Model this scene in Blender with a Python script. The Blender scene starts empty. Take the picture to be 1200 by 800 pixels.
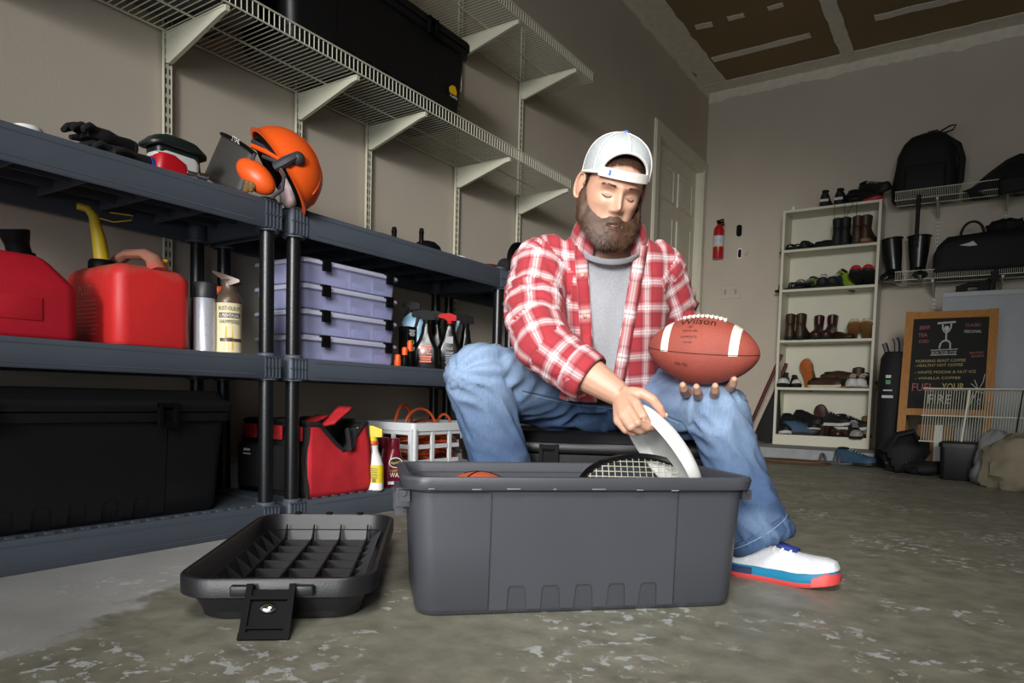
import bpy, bmesh, math, random
import numpy as np
from mathutils import Vector, Matrix, Euler, noise
S = bpy.context.scene
COL = S.collection
random.seed(7)
# ---------------------------------------------------------------- camera
CAM_H = 0.45
F_PX, CX, CY = 819.4, 600.0, 512.63
YAW, PITCH, ROLL = -0.586875, -0.0562127, 0.0260299
_fw = Vector((math.sin(YAW)*math.cos(PITCH), math.cos(YAW)*math.cos(PITCH), math.sin(PITCH)))
_r = _fw.cross(Vector((0, 0, 1))).normalized(); _u = _r.cross(_fw)
_R = _r*math.cos(ROLL) + _u*math.sin(ROLL); _U = _u*math.cos(ROLL) - _r*math.sin(ROLL)
cam_data = bpy.data.cameras.new('camera'); cam = bpy.data.objects.new('camera', cam_data); COL.objects.link(cam)
cam_data.sensor_width = 36.0; cam_data.lens = 36.0*F_PX/1200.0
cam_data.shift_y = (CY-400.0)/1200.0
cam_data.clip_start = 0.05
cam.matrix_world = Matrix(((_R.x, _U.x, -_fw.x, 0), (_R.y, _U.y, -_fw.y, 0), (_R.z, _U.z, -_fw.z, CAM_H), (0, 0, 0, 1)))
S.camera = cam
# ---------------------------------------------------------------- light
w = bpy.data.worlds.new('world'); S.world = w; w.use_nodes = True
w.node_tree.nodes['Background'].inputs[0].default_value = (0.75, 0.86, 1.0, 1)
w.node_tree.nodes['Background'].inputs[1].default_value = 0.35
def area_light(name, loc, target, size, size_y, power, color, spread=180):
    d = bpy.data.lights.new(name, 'AREA'); o = bpy.data.objects.new(name, d); COL.objects.link(o)
    d.shape = 'RECTANGLE'; d.size = size; d.size_y = size_y; d.energy = power; d.color = color
    d.spread = math.radians(spread)
    o.location = loc; o.rotation_euler = (Vector(target)-Vector(loc)).to_track_quat('-Z', 'Y').to_euler()
    return o
def spot_light(name, loc, target, power, color, angle, blend, radius):
    d = bpy.data.lights.new(name, 'SPOT'); o = bpy.data.objects.new(name, d); COL.objects.link(o)
    d.energy = power; d.color = color; d.spot_size = math.radians(angle); d.spot_blend = blend; d.shadow_soft_size = radius
    o.location = loc; o.rotation_euler = (Vector(target)-Vector(loc)).to_track_quat('-Z', 'Y').to_euler()
    return o
# daylight through the open garage door behind the camera, an added far spot, and the photographer's soft lamp beside it
area_light('daylight', (0.2, -2.6, 1.4), (-1.0, 3.4, 0.9), 3.6, 2.2, 31, (0.94, 0.97, 1.0), 130)
spot_light('added_far_spot', (1.3, -5.0, 2.1), (-1.42, 2.9, 0.85), 1600, (1.0, 0.985, 0.96), 30, 1.0, 0.8)  # added spot standing in for daylight, cone narrowed to dim the view's edges
spot_light('soft_lamp', (0.15, -0.5, 2.2), (-0.92, 1.7, 0.40), 185, (1.0, 0.985, 0.96), 62, 1.0, 0.45)
S.view_settings.view_transform = 'Standard'; S.view_settings.look = 'None'
S.view_settings.gamma = 1.0; S.view_settings.use_curve_mapping = False
S.view_settings.exposure = 0.52
try:
    S.cycles.use_denoising = True; S.cycles.max_bounces = 8; S.cycles.transparent_max_bounces = 16
except Exception: pass
# ---------------------------------------------------------------- picture measurements -> places in the room
def ray(x, y): return _R*((x-CX)/F_PX) - _U*((y-CY)/F_PX) + _fw
CAM = Vector((0, 0, CAM_H))
def on_z(x, y, z): d = ray(x, y); return CAM + d*((z-CAM_H)/d.z)
def on_x(x, y, X): d = ray(x, y); return CAM + d*(X/d.x)
def on_y(x, y, Y): d = ray(x, y); return CAM + d*(Y/d.y)
FWD = Vector((math.sin(YAW), math.cos(YAW), 0)); RGT = Vector((math.cos(YAW), -math.sin(YAW), 0)); UPV = Vector((0, 0, 1))
def at_d(x, y, D): d = ray(x, y); return CAM + d*(D/d.dot(FWD))
# ---------------------------------------------------------------- materials
def C(h):
    if isinstance(h, str):
        h = h.lstrip('#'); h = [int(h[i:i+2], 16) for i in (0, 2, 4)]
    o = []
    for c in h:
        c /= 255.0; o.append(c/12.92 if c <= .04045 else ((c+.055)/1.055)**2.4)
    return (o[0], o[1], o[2], 1)
_mats = {}
def node(nt, t, **kw):
    n = nt.nodes.new(t)
    for k, v in kw.items(): setattr(n, k, v)
    return n
def mat(name, col, rough=.5, metal=0, var=.08, scale=9, bump=0, bscale=80, spec=.5, trans=0, coat=0, sheen=0, stretch=None):
    if name in _mats: return _mats[name]
    m = bpy.data.materials.new(name); m.use_nodes = True; nt = m.node_tree; b = nt.nodes['Principled BSDF']
    c = C(col) if not (isinstance(col, tuple) and len(col) == 4) else col
    b.inputs['Roughness'].default_value = rough; b.inputs['Metallic'].default_value = metal
    b.inputs['Specular IOR Level'].default_value = spec
    b.inputs['Transmission Weight'].default_value = trans; b.inputs['Coat Weight'].default_value = coat
    if sheen: b.inputs['Sheen Weight'].default_value = sheen
    tc = node(nt, 'ShaderNodeTexCoord'); src = tc.outputs['Object']
    if stretch:
        mp = node(nt, 'ShaderNodeMapping'); mp.inputs['Scale'].default_value = stretch; nt.links.new(src, mp.inputs[0]); src = mp.outputs[0]
    if var:
        n = node(nt, 'ShaderNodeTexNoise'); n.inputs['Scale'].default_value = scale; n.inputs['Detail'].default_value = 5
        nt.links.new(src, n.inputs['Vector'])
        r = node(nt, 'ShaderNodeValToRGB'); r.color_ramp.elements[0].position = .3; r.color_ramp.elements[1].position = .7
        r.color_ramp.elements[0].color = tuple(x*(1-var) for x in c[:3])+(1,)
        r.color_ramp.elements[1].color = tuple(min(1, x*(1+var)) for x in c[:3])+(1,)
        nt.links.new(n.outputs['Fac'], r.inputs[0]); nt.links.new(r.outputs[0], b.inputs['Base Color'])
    else: b.inputs['Base Color'].default_value = c
    if bump:
        n2 = node(nt, 'ShaderNodeTexNoise'); n2.inputs['Scale'].default_value = bscale; n2.inputs['Detail'].default_value = 3
        nt.links.new(src, n2.inputs['Vector'])
        bp = node(nt, 'ShaderNodeBump'); bp.inputs['Strength'].default_value = bump; bp.inputs['Distance'].default_value = .004
        nt.links.new(n2.outputs['Fac'], bp.inputs['Height']); nt.links.new(bp.outputs[0], b.inputs['Normal'])
    _mats[name] = m
    return m
# ---------------------------------------------------------------- mesh helpers
def rrect(w, d, r, n=4):
    r = max(1e-5, min(r, w/2-1e-5, d/2-1e-5)); out = []
    for (sx, sy, a0) in ((1, 1, 0), (-1, 1, 90), (-1, -1, 180), (1, -1, 270)):
        for k in range(n+1):
            a = math.radians(a0 + 90*k/n)
            out.append((sx*(w/2-r)+r*math.cos(a), sy*(d/2-r)+r*math.sin(a)))
    return out
def circ(r, n=20, ry=None):
    return [(r*math.cos(2*math.pi*k/n), (ry or r)*math.sin(2*math.pi*k/n)) for k in range(n)]
class MB:
    def __init__(s): s.v = []; s.f = []; s.mi = []; s.cur = 0; s.uv = None
    def add(s, vs, fs, M=None):
        o = len(s.v)
        for p in vs:
            p = Vector(p)
            s.v.append(M @ p if M is not None else p)
        for f in fs: s.f.append(tuple(i+o for i in f)); s.mi.append(s.cur)
        return s
    def mat(s, i): s.cur = i; return s
    def box(s, x0, y0, z0, x1, y1, z1, M=None):
        v = [(x, y, z) for z in (z0, z1) for y in (y0, y1) for x in (x0, x1)]
        return s.add(v, [(0, 2, 3, 1), (4, 5, 7, 6), (0, 1, 5, 4), (2, 6, 7, 3), (0, 4, 6, 2), (1, 3, 7, 5)], M)
    def cbox(s, c, size, M=None):
        return s.box(c[0]-size[0]/2, c[1]-size[1]/2, c[2]-size[2]/2, c[0]+size[0]/2, c[1]+size[1]/2, c[2]+size[2]/2, M)
    def loft(s, rings, M=None, caps=(True, True), closed=True):
        n = len(rings[0]); vs = [p for r in rings for p in r]; fs = []
        for i in range(len(rings)-1):
            for k in range(n if closed else n-1):
                k2 = (k+1) % n
                fs.append((i*n+k, i*n+k2, (i+1)*n+k2, (i+1)*n+k))
        if closed:
            if caps[0]: fs.append(tuple(range(n))[::-1])
            if caps[1]: fs.append(tuple((len(rings)-1)*n+k for k in range(n)))
        return s.add(vs, fs, M)
    def rloft(s, secs, M=None, n=4, caps=(True, True)):   # secs: (z, w, d, r[, cx, cy])
        rings = []
        for q in secs:
            z, w_, d_, r = q[:4]; cx, cy = (q[4], q[5]) if len(q) > 4 else (0, 0)
            rings.append([(x+cx, y+cy, z) for x, y in rrect(w_, d_, r, n)])
        return s.loft(rings, M, caps)
    def rbox(s, c, size, r=.01, b=.004, M=None, n=3):     # rounded box, vertical edges r, top and bottom edges b
        w_, d_, h = size; z0 = c[2]-h/2; z1 = c[2]+h/2; cx, cy = c[0], c[1]; r = min(r, w_/2, d_/2); b = min(b, h/2-1e-5, w_/2-1e-4, d_/2-1e-4)
        q = lambda z, i: (z, w_-2*i, d_-2*i, max(r-i, .0004), cx, cy)
        return s.rloft([q(z0, b), q(z0+b*.3, b*.3), q(z0+b, 0), q(z1-b, 0), q(z1-b*.3, b*.3), q(z1, b)], M, n)
    def lathe(s, prof, M=None, n=20, caps=(True, True)):
        return s.loft([[(r*math.cos(2*math.pi*k/n), r*math.sin(2*math.pi*k/n), z) for k in range(n)] for r, z in prof], M, caps)
    def tube(s, pts, rad, n=8, caps=(True, True), closed=False, flat=1.0, up=None):
        pts = [Vector(p) for p in pts]; m = len(pts)
        rs = rad if isinstance(rad, (list, tuple)) else [rad]*m
        rings = []; prev = None
        for i in range(m):
            if closed: t = pts[(i+1) % m]-pts[i-1]
            else: t = pts[min(i+1, m-1)]-pts[max(i-1, 0)]
            if t.length < 1e-9: t = Vector((0, 0, 1))
            t.normalize()
            a = Vector(up) if up is not None else (prev if prev is not None else (Vector((0, 0, 1)) if abs(t.z) < .9 else Vector((1, 0, 0))))
            x = (a - t*a.dot(t))
            if x.length < 1e-6: x = t.orthogonal()
            x.normalize(); prev = x; y = t.cross(x)
            rings.append([pts[i] + x*(rs[i]*flat*math.cos(2*math.pi*k/n)) + y*(rs[i]*math.sin(2*math.pi*k/n)) for k in range(n)])
        if closed: rings.append(rings[0]); caps = (False, False)
        return s.loft(rings, None, caps)
    def prism(s, poly, h, M=None):                        # polygon in xy, extruded 0..h in z
        n = len(poly)
        vs = [(x, y, 0) for x, y in poly]+[(x, y, h) for x, y in poly]
        fs = [tuple(range(n))[::-1], tuple(range(n, 2*n))]+[(k, (k+1) % n, n+(k+1) % n, n+k) for k in range(n)]
        return s.add(vs, fs, M)
    def sphere(s, c, r, n=16, m=10, M=None):
        rx, ry, rz = r if isinstance(r, (tuple, list)) else (r, r, r)
        rings = []
        for i in range(1, m):
            a = math.pi*i/m
            rings.append([(c[0]+rx*math.sin(a)*math.cos(2*math.pi*k/n), c[1]+ry*math.sin(a)*math.sin(2*math.pi*k/n), c[2]-rz*math.cos(a)) for k in range(n)])
        o0 = len(s.v); s.loft(rings, M, (False, False))
        b = Vector((c[0], c[1], c[2]-rz)); t = Vector((c[0], c[1], c[2]+rz))
        if M is not None: b = M @ b; t = M @ t
        s.v += [b, t]; ib, it = len(s.v)-2, len(s.v)-1; q = o0+(m-2)*n
        for k in range(n):
            s.f.append((ib, o0+(k+1) % n, o0+k)); s.mi.append(s.cur)
            s.f.append((it, q+k, q+(k+1) % n)); s.mi.append(s.cur)
        return s
    def grid(s, rows, M=None): return s.loft(rows, M, (False, False), closed=False)
    def deform(s, fn): s.v = [Vector(fn(p)) for p in s.v]; return s
    def build(s, name, mats, parent=None, world=False, smooth=40, kind=None):
        me = bpy.data.meshes.new(name); vs = s.v
        if world and parent is not None:
            iv = WM[parent.name].inverted(); vs = [iv @ p for p in vs]
        me.from_pydata([tuple(p) for p in vs], [], s.f)
        for m in (mats if isinstance(mats, (list, tuple)) else [mats]): me.materials.append(m)
        if any(s.mi): me.polygons.foreach_set('material_index', s.mi)
        if smooth:
            me.polygons.foreach_set('use_smooth', [True]*len(me.polygons)); me.set_sharp_from_angle(angle=math.radians(smooth))
        me.update()
        o = bpy.data.objects.new(name, me); COL.objects.link(o)
        if parent is not None:
            o.parent = parent; WM[o.name] = WM[parent.name].copy()
        else: WM[o.name] = Matrix.Identity(4)
        if kind: o['kind'] = kind
        return o
WM = {}
def tag(o, label=None, cat=None, group=None, kind=None):
    if label: o['label'] = label
    if cat: o['category'] = cat
    if group: o['group'] = group
    if kind: o['kind'] = kind
    return o
def thing(name, label, cat, loc=(0, 0, 0), rz=0.0, group=None, rot=None):
    o = bpy.data.objects.new(name, None); COL.objects.link(o)
    o.location = loc; o.rotation_euler = rot if rot is not None else (0, 0, rz)
    WM[o.name] = Matrix.Translation(Vector(loc)) @ o.rotation_euler.to_matrix().to_4x4()
    return tag(o, label, cat, group)
def dup(root, loc, rz=None, label=None, rot=None):
    r = root.copy(); COL.objects.link(r); r.location = loc
    if rz is not None: r.rotation_euler = (0, 0, rz)
    if rot is not None: r.rotation_euler = rot
    if label: r['label'] = label
    WM[r.name] = Matrix.Translation(Vector(loc)) @ r.rotation_euler.to_matrix().to_4x4()
    for ch in list(root.children):
        c = ch.copy(); COL.objects.link(c); c.parent = r
        for g in ch.children:
            d = g.copy(); COL.objects.link(d); d.parent = c
    return r
def R3(rx=0, ry=0, rz=0): return Euler((math.radians(rx), math.radians(ry), math.radians(rz))).to_matrix().to_4x4()
def T(x, y, z): return Matrix.Translation((x, y, z))
def frame(o, x, y, z):                                     # matrix from origin and three axes
    x, y, z = Vector(x), Vector(y), Vector(z)
    return Matrix(((x.x, y.x, z.x, o[0]), (x.y, y.y, z.y, o[1]), (x.z, y.z, z.z, o[2]), (0, 0, 0, 1)))
_fc = {}
def text_geo(txt, size=1.0, width=None):                   # lettering as flat faces in xy, baseline at y=0, centred on x
    key = txt
    if key not in _fc:
        cu = bpy.data.curves.new('lettering', 'FONT'); cu.body = txt; cu.resolution_u = 2; cu.align_x = 'CENTER'
        ob = bpy.data.objects.new('lettering', cu); COL.objects.link(ob)
        dg = bpy.context.evaluated_depsgraph_get(); me = bpy.data.meshes.new_from_object(ob.evaluated_get(dg))
        _fc[key] = ([tuple(v.co) for v in me.vertices], [tuple(p.vertices) for p in me.polygons])
        bpy.data.objects.remove(ob); bpy.data.curves.remove(cu); bpy.data.meshes.remove(me)
    vs, fs = _fc[key]
    k = size/.7
    if width:
        ww = max(v[0] for v in vs)-min(v[0] for v in vs); kx = width/ww
    else: kx = k
    return [(v[0]*kx, v[1]*k, 0) for v in vs], fs
def lettering(mb, txt, size, fn, width=None):              # fn maps (x, y) of the lettering to a place
    vs, fs = text_geo(txt, size, width)
    mb.add([fn(v[0], v[1]) for v in vs], fs); return mb
def fbm(p, s, o=3):
    a = 0; k = 1; p = Vector(p)*s
    for i in range(o): a += noise.noise(p)*k; p = p*2.03; k *= .5
    return a
# ================================================================ materials of the room
XW, YB, ZC = -2.36, 6.88, 3.484
M_wall = mat('wall_paint', '#c4b9a9', .75, var=.06, scale=1.5, bump=.10, bscale=160)
M_trim = mat('trim_paint', '#dbd6c1', .5, var=.03)
M_stem = mat('stem_concrete', '#9a9c9e', .85, var=.12, scale=14, bump=.3, bscale=60)
M_paper = mat('gypsum_paper', '#84704e', .9, var=.08, scale=2)
M_mud = mat('joint_compound', '#e0d9ca', .85, var=.08, scale=20, bump=.3, bscale=90)
def floor_mat():
    m = bpy.data.materials.new('worn_concrete'); m.use_nodes = True; nt = m.node_tree; b = nt.nodes['Principled BSDF']
    L = nt.links.new; tc = node(nt, 'ShaderNodeTexCoord'); co = tc.outputs['Object']
    def nz(scale, det=6, rough=.6, dist=0):
        n = node(nt, 'ShaderNodeTexNoise'); n.inputs['Scale'].default_value = scale; n.inputs['Detail'].default_value = det
        n.inputs['Roughness'].default_value = rough; n.inputs['Distortion'].default_value = dist; L(co, n.inputs['Vector']); return n.outputs['Fac']
    def ramp(f, a, bb, ca=(0, 0, 0, 1), cb=(1, 1, 1, 1)):
        r = node(nt, 'ShaderNodeValToRGB'); r.color_ramp.elements[0].position = a; r.color_ramp.elements[1].position = bb
        r.color_ramp.elements[0].color = ca; r.color_ramp.elements[1].color = cb; L(f, r.inputs[0]); return r.outputs[0]
    def mix(f, a, bb, mode='MIX'):
        x = node(nt, 'ShaderNodeMix', data_type='RGBA', blend_type=mode)
        for i, v in ((0, f), (6, a), (7, bb)):
            if hasattr(v, 'links'): L(v, x.inputs[i])
            else: x.inputs[i].default_value = v
        return x.outputs[2]
    def mth(op, a, bb):
        x = node(nt, 'ShaderNodeMath', operation=op)
        for i, v in ((0, a), (1, bb)):
            if hasattr(v, 'links'): L(v, x.inputs[i])
            else: x.inputs[i].default_value = v
        return x.outputs[0]
    base = mix(ramp(nz(2.2), .32, .68), C('#807e6e'), C('#969484'))
    base = mix(ramp(nz(14), .35, .7), base, C('#6f6c60'))
    # bare grey strip along the shelving, ragged edge
    sx = node(nt, 'ShaderNodeSeparateXYZ'); L(co, sx.inputs[0])
    e = mth('ADD', mth('MULTIPLY', sx.outputs['X'], -1.0), mth('MULTIPLY', sx.outputs['Y'], -.45))
    e = mth('ADD', e, mth('MULTIPLY', mth('SUBTRACT', nz(5, 7, .65), .5), .38))
    gm = ramp(mth('SUBTRACT', e, .5), .565, .60)
    base = mix(gm, base, mix(ramp(nz(7), .3, .7), C('#a3a3a1'), C('#b0afab')))
    # flaked remains of a pale sealer
    fl = ramp(mth('MULTIPLY', ramp(nz(30, 4, .6, .3), .53, .61), ramp(nz(2.6, 4), .47, .62)), .2, .7)
    base = mix(mth('MULTIPLY', fl, .82), base, C('#bfc2c1'))
    # old oil stains
    st = ramp(nz(1.1, 3), .55, .72)
    base = mix(mth('MULTIPLY', st, .5), base, C('#4a453a'))
    L(base, b.inputs['Base Color'])
    rr = ramp(nz(6), .3, .7, (.34, .34, .34, 1), (.62, .62, .62, 1)); L(rr, b.inputs['Roughness'])
    bp = node(nt, 'ShaderNodeBump'); bp.inputs['Strength'].default_value = .25; bp.inputs['Distance'].default_value = .003
    L(mth('ADD', nz(40, 4), fl), bp.inputs['Height']); L(bp.outputs[0], b.inputs['Normal'])
    return m
M_floor = floor_mat()
# ================================================================ room shell
tag(MB().box(-2.6, -3.2, -.12, 3.6, 7.0, 0).build('floor', M_floor, smooth=0), kind='structure')
DY0, DY1, DZ0, DZ1 = 5.665, 6.78, .40, 2.705     # door opening in the left wall
wl = MB()
wl.box(XW-.12, -3.2, 0, XW, DY0, ZC).box(XW-.12, DY0, DZ1, XW, DY1, ZC).box(XW-.12, DY1, 0, XW, YB, ZC).box(XW-.12, DY0, 0, XW, DY1, DZ0)
WL = tag(wl.build('wall_left', M_wall, smooth=0), kind='structure')
WB = tag(MB().box(XW-.12, YB, 0, 3.6, YB+.12, ZC).build('wall_back', M_wall, smooth=0), kind='structure')
tag(MB().box(3.48, -3.2, 0, 3.6, YB, ZC).build('wall_right', M_wall, smooth=0), kind='structure')
CE = tag(MB().box(XW-.12, -3.2, ZC, 3.6, 7.0, ZC+.1).build('ceiling', M_paper, smooth=0), kind='structure')
tag(MB().box(XW-.12, -3.2, 2.45, 3.6, -3.08, ZC).build('wall_front', M_wall, smooth=0), kind='structure')
tag(MB().rbox((XW+.02, 1.65, .09), (.05, 9.6, .18), .004, .006).build('baseboard_left', M_stem), kind='structure')
tag(MB().box(XW, 6.06, 0, 3.48, YB, .095).build('trim_1', M_stem, smooth=0), kind='structure')
def ragged(mb, a, b, w0, w1, nrm, rag=.03, seed=0, h=.004, n=70):
    a, b, nrm = Vector(a), Vector(b), Vector(nrm); t = (b-a).normalized(); s_ = nrm.cross(t); L = (b-a).length
    lo, hi = [], []
    for i in range(n+1):
        p = a.lerp(b, i/n); u = i/n*L
        k0 = w0+rag*noise.noise((u*6, seed, 0))+rag*.5*noise.noise((u*25, seed, 3)); k1 = w1+rag*noise.noise((u*6, seed, 9))+rag*.5*noise.noise((u*25, seed, 5))
        lo.append(p-s_*k0); hi.append(p+s_*k1)
    mb.loft([lo, hi, [q+nrm*h for q in hi], [q+nrm*h for q in lo], lo], None, closed=False)
    return mb
jc = MB()
D = (0, 0, -1)
ragged(jc, (XW+.10, -1, ZC), (XW+.10, YB, ZC), .10, .12, D, .035, 1); jc.build('joint_compound', M_mud, CE)
jc = MB(); ragged(jc, (XW, YB, ZC), (3.4, YB, ZC), .19, .19, D, .012, 2, h=.0062); jc.build('joint_compound', M_mud, CE)
jc = MB(); ragged(jc, (-1.10, -1, ZC), (-1.10, YB, ZC), .055, .055, D, .012, 3, h=.0084); jc.build('joint_compound', M_mud, CE)
for a, b, wd in (((835, 70), (950, 41), .045), ((1025, 21), (1130, -4), .045), ((815, 32), (835, 28), .035), ((853, 22), (872, 17), .035), ((900, 10), (918, 5), .03)):
    pa, pb = on_z(*a, ZC), on_z(*b, ZC); jc = MB(); ragged(jc, pa, pb, wd, wd, D, .012, a[0], n=24); jc.build('joint_compound', M_mud, CE)
jc = MB(); ragged(jc, (XW, YB, ZC-.045), (3.4, YB, ZC-.045), .05, .05, (0, -1, 0), .035, 12, n=160); jc.build('joint_compound', M_mud, WB)
jc = MB(); ragged(jc, (XW, YB, ZC-.025), (XW, 3.0, ZC-.025), .05, .04, (1, 0, 0), .03, 14, h=.0057, n=120); jc.build('joint_compound', M_mud, WL)
# ---------------------------------------------------------------- door
door = MB().box(XW-.10, DY0+.02, DZ0+.02, XW-.055, DY1-.02, DZ1-.02).build('door_1', M_trim, smooth=0); tag(door, kind='structure')
cs = MB()
for (y0, y1, z0, z1) in ((DY0-.105, DY0+.012, DZ0, DZ1+.095), (DY1-.012, DY1+.095, DZ0, DZ1+.095)):
    cs.box(XW, y0, z0, XW+.014, y1, z1); cs.box(XW+.014, y0+.012, z0, XW+.022, y1-.03, z1-.01)
cs.box(XW-.001, DY0-.1058, DZ1-.0125, XW+.0146, DY1+.0958, DZ1+.0958); cs.box(XW+.014, DY0-.09, DZ1+.01, XW+.0225, DY1+.08, DZ1+.08)
cs.box(XW-.12, DY0, DZ0, XW, DY0+.02, DZ1); cs.box(XW-.12, DY1-.02, DZ0, XW, DY1, DZ1); cs.box(XW-.12, DY0, DZ1-.02, XW, DY1, DZ1)
cs.build('door_casing', M_trim, door, smooth=0)
dw = DY1-DY0
for c0 in (DY0+.13, DY0+dw/2+.05):
    for z0, z1 in ((DZ0+.22, DZ0+.85), (DZ0+1.0, DZ0+1.72), (DZ0+1.84, DZ0+2.15)):
        y1 = c0+dw/2-.18
        MB().rloft([(0, y1-c0, z1-z0, .002), (.012, y1-c0-.006, z1-z0-.006, .002), (.012, y1-c0-.03, z1-z0-.03, .002), (.004, y1-c0-.05, z1-z0-.05, .002), (.010, y1-c0-.12, z1-z0-.12, .002)],
                   frame((XW-.0555, (c0+y1)/2, (z0+z1)/2), (0, 1, 0), (0, 0, 1), (1, 0, 0)), 1).build('panel', M_trim, door, smooth=0)
M_brass = mat('brass', '#c49a3c', .25, 1, var=.1)
for n_, pz in (('door_knob', 1.43), ('deadbolt', 1.56)):
    k = MB(); Mk = frame((XW-.055, DY1-.13, pz), (0, 1, 0), (0, 0, 1), (1, 0, 0))
    if n_ == 'door_knob': k.lathe([(.034, 0), (.034, .006), (.012, .012), (.012, .035), (.024, .04), (.031, .05), (.031, .06), (.022, .07), (.001, .073)], Mk, 18)
    else: k.lathe([(.032, 0), (.032, .012), (.026, .018), (.014, .02), (.001, .021)], Mk, 18)
    k.build(n_, M_brass, door)
st = MB()
st.box(XW, 5.66, 0, XW+.62, YB, .135).box(XW, 5.66, .135, XW+.34, YB, .27)
tag(st.build('trim_2', M_stem, smooth=0), kind='structure')
# ================================================================ wire shelving
M_wire = mat('white_wire', '#cfcdb8', .4, var=.03)
M_slot = mat('slot_dark', '#2a2724', .8, var=0)
def wire_shelf(name, label, L, D, lip, n_wires, brackets, group, Mw, brk_h=.10, r=.0022, loc=(0, 0, 0)):
    # local: x along wall 0..L, y out from the wall 0..D, z up, deck at z=0
    t = thing(name, label, 'wire shelf', loc, 0, group); t.matrix_world = Mw; WM[t.name] = Mw.copy()
    t.rotation_euler = Mw.to_euler(); t.location = Mw.translation
    g = MB()
    for i in range(n_wires):
        x = L*(i+.5)/n_wires
        g.tube([(x, .012, 0), (x, D-.006, 0), (x, D, .004), (x, D, lip)], r, 4)
    g.build('wire_grid', M_wire, t, kind='stuff')
    for (y, z, rr) in ((.012, -.004, .0036), (D*.52, -.005, .0036), (D+.003, .002, .0034), (D+.003, lip, .0034)):
        MB().tube([(0, y, z), (L, y, z)], rr, 6).build('rod', M_wire, t)
    for x in brackets:
        if -.02 < x < L+.02:
            b = MB(); pl = [(0, -.008), (D+.008, -.008), (D+.008, -.026), (D-.02, -.03), (.03, -brk_h-.006), (0, -brk_h)]
            b.prism(pl, .014, frame((x+.007, 0, 0), (0, 1, 0), (0, 0, 1), (1, 0, 0)) @ T(0, 0, -.014)); 
            b.cbox((x, D*.5, -.010), (.020, D, .005))
            b.build('bracket', M_wire, t, smooth=0)
    return t
def track(label, z0, z1, Mw, group):
    t = thing('shelf_track', label, 'wall track', group=group); t.matrix_world = Mw; WM[t.name] = Mw.copy(); t.location = Mw.translation; t.rotation_euler = Mw.to_euler()
    b = MB().box(-.0125, 0, z0, .0125, .009, z1).box(-.0145, 0, z0, -.0125, .012, z1).box(.0125, 0, z0, .0145, .012, z1); b.build('rail', M_wire, t, smooth=0)
    s_ = MB(); z = z0+.02
    while z < z1-.03:
        for x in (-.0065, .0065): s_.box(x-.0022, .0088, z, x+.0022, .0096, z+.019)
        z += .032
    s_.build('slots', M_slot, t, smooth=0, kind='stuff')
    return t
ML = lambda y, z: frame((XW, y, z), (0, 1, 0), (1, 0, 0), (0, 0, 1))      # mirrored frame keeps x along the wall
def Mleft(y, z): return Matrix(((0, 1, 0, XW+.010), (-1, 0, 0, y), (0, 0, 1, z), (0, 0, 0, 1)))   # x runs towards the camera
TY = [.80, 1.36, 1.91, 2.30, 2.94, 3.53]
names = ['off to the camera side of the gloves', 'behind the dark green capped device', 'behind the orange helmet', 'above the clear storage boxes', 'behind the white lid', 'beside the seated man']
for y, n_ in zip(TY[1:], names[1:]):
    track('slotted cream shelf track on the side wall '+n_, .5, 2.62, Mleft(y, 0), 'shelf tracks on the side wall')
Ye = 3.575
wire_shelf('wire_shelf', 'long white wire shelf on the side wall carrying the black storage trunk', 3.55, .335, .053, 170, [Ye-y for y in TY], 'wire shelves on the side wall', Mleft(Ye, 1.655), .105)
Yu = 3.745
wire_shelf('wire_shelf', 'upper white wire shelf on the side wall, empty end in view above the trunk', 3.70, .365, .052, 178, [Yu-y for y in TY], 'wire shelves on the side wall', Mleft(Yu, 2.312), .098)
# back wall
def Mback(x, z): return Matrix(((-1, 0, 0, x), (0, -1, 0, YB-.010), (0, 0, 1, z), (0, 0, 0, 1)))   # x runs to the left, y out of the wall
XR = 2.2
for x, n_ in ((-.36, 'behind the hanging strap and black duffel bag'), (.10, 'by the frame edge behind the dark bag')):
    track('slotted wall track on the back wall '+n_, .9, 2.3, Mback(x, 0), 'shelf tracks on the back wall')
def wshelf_b(z, lx, D, lab):
    return wire_shelf('wire_shelf', lab, XR-lx, D, .072, 230, [XR+.36, XR-.10, XR-.7, XR-1.4], 'wire shelves on the back wall', Mback(XR, z), .10, .0019)
WSB_U = wshelf_b(2.135, -.66, .33, 'upper white wire shelf on the back wall under the black backpack')
WSB_L = wshelf_b(1.49, -.63, .33, 'lower white wire shelf on the back wall under the rubber boots and duffel')
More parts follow.
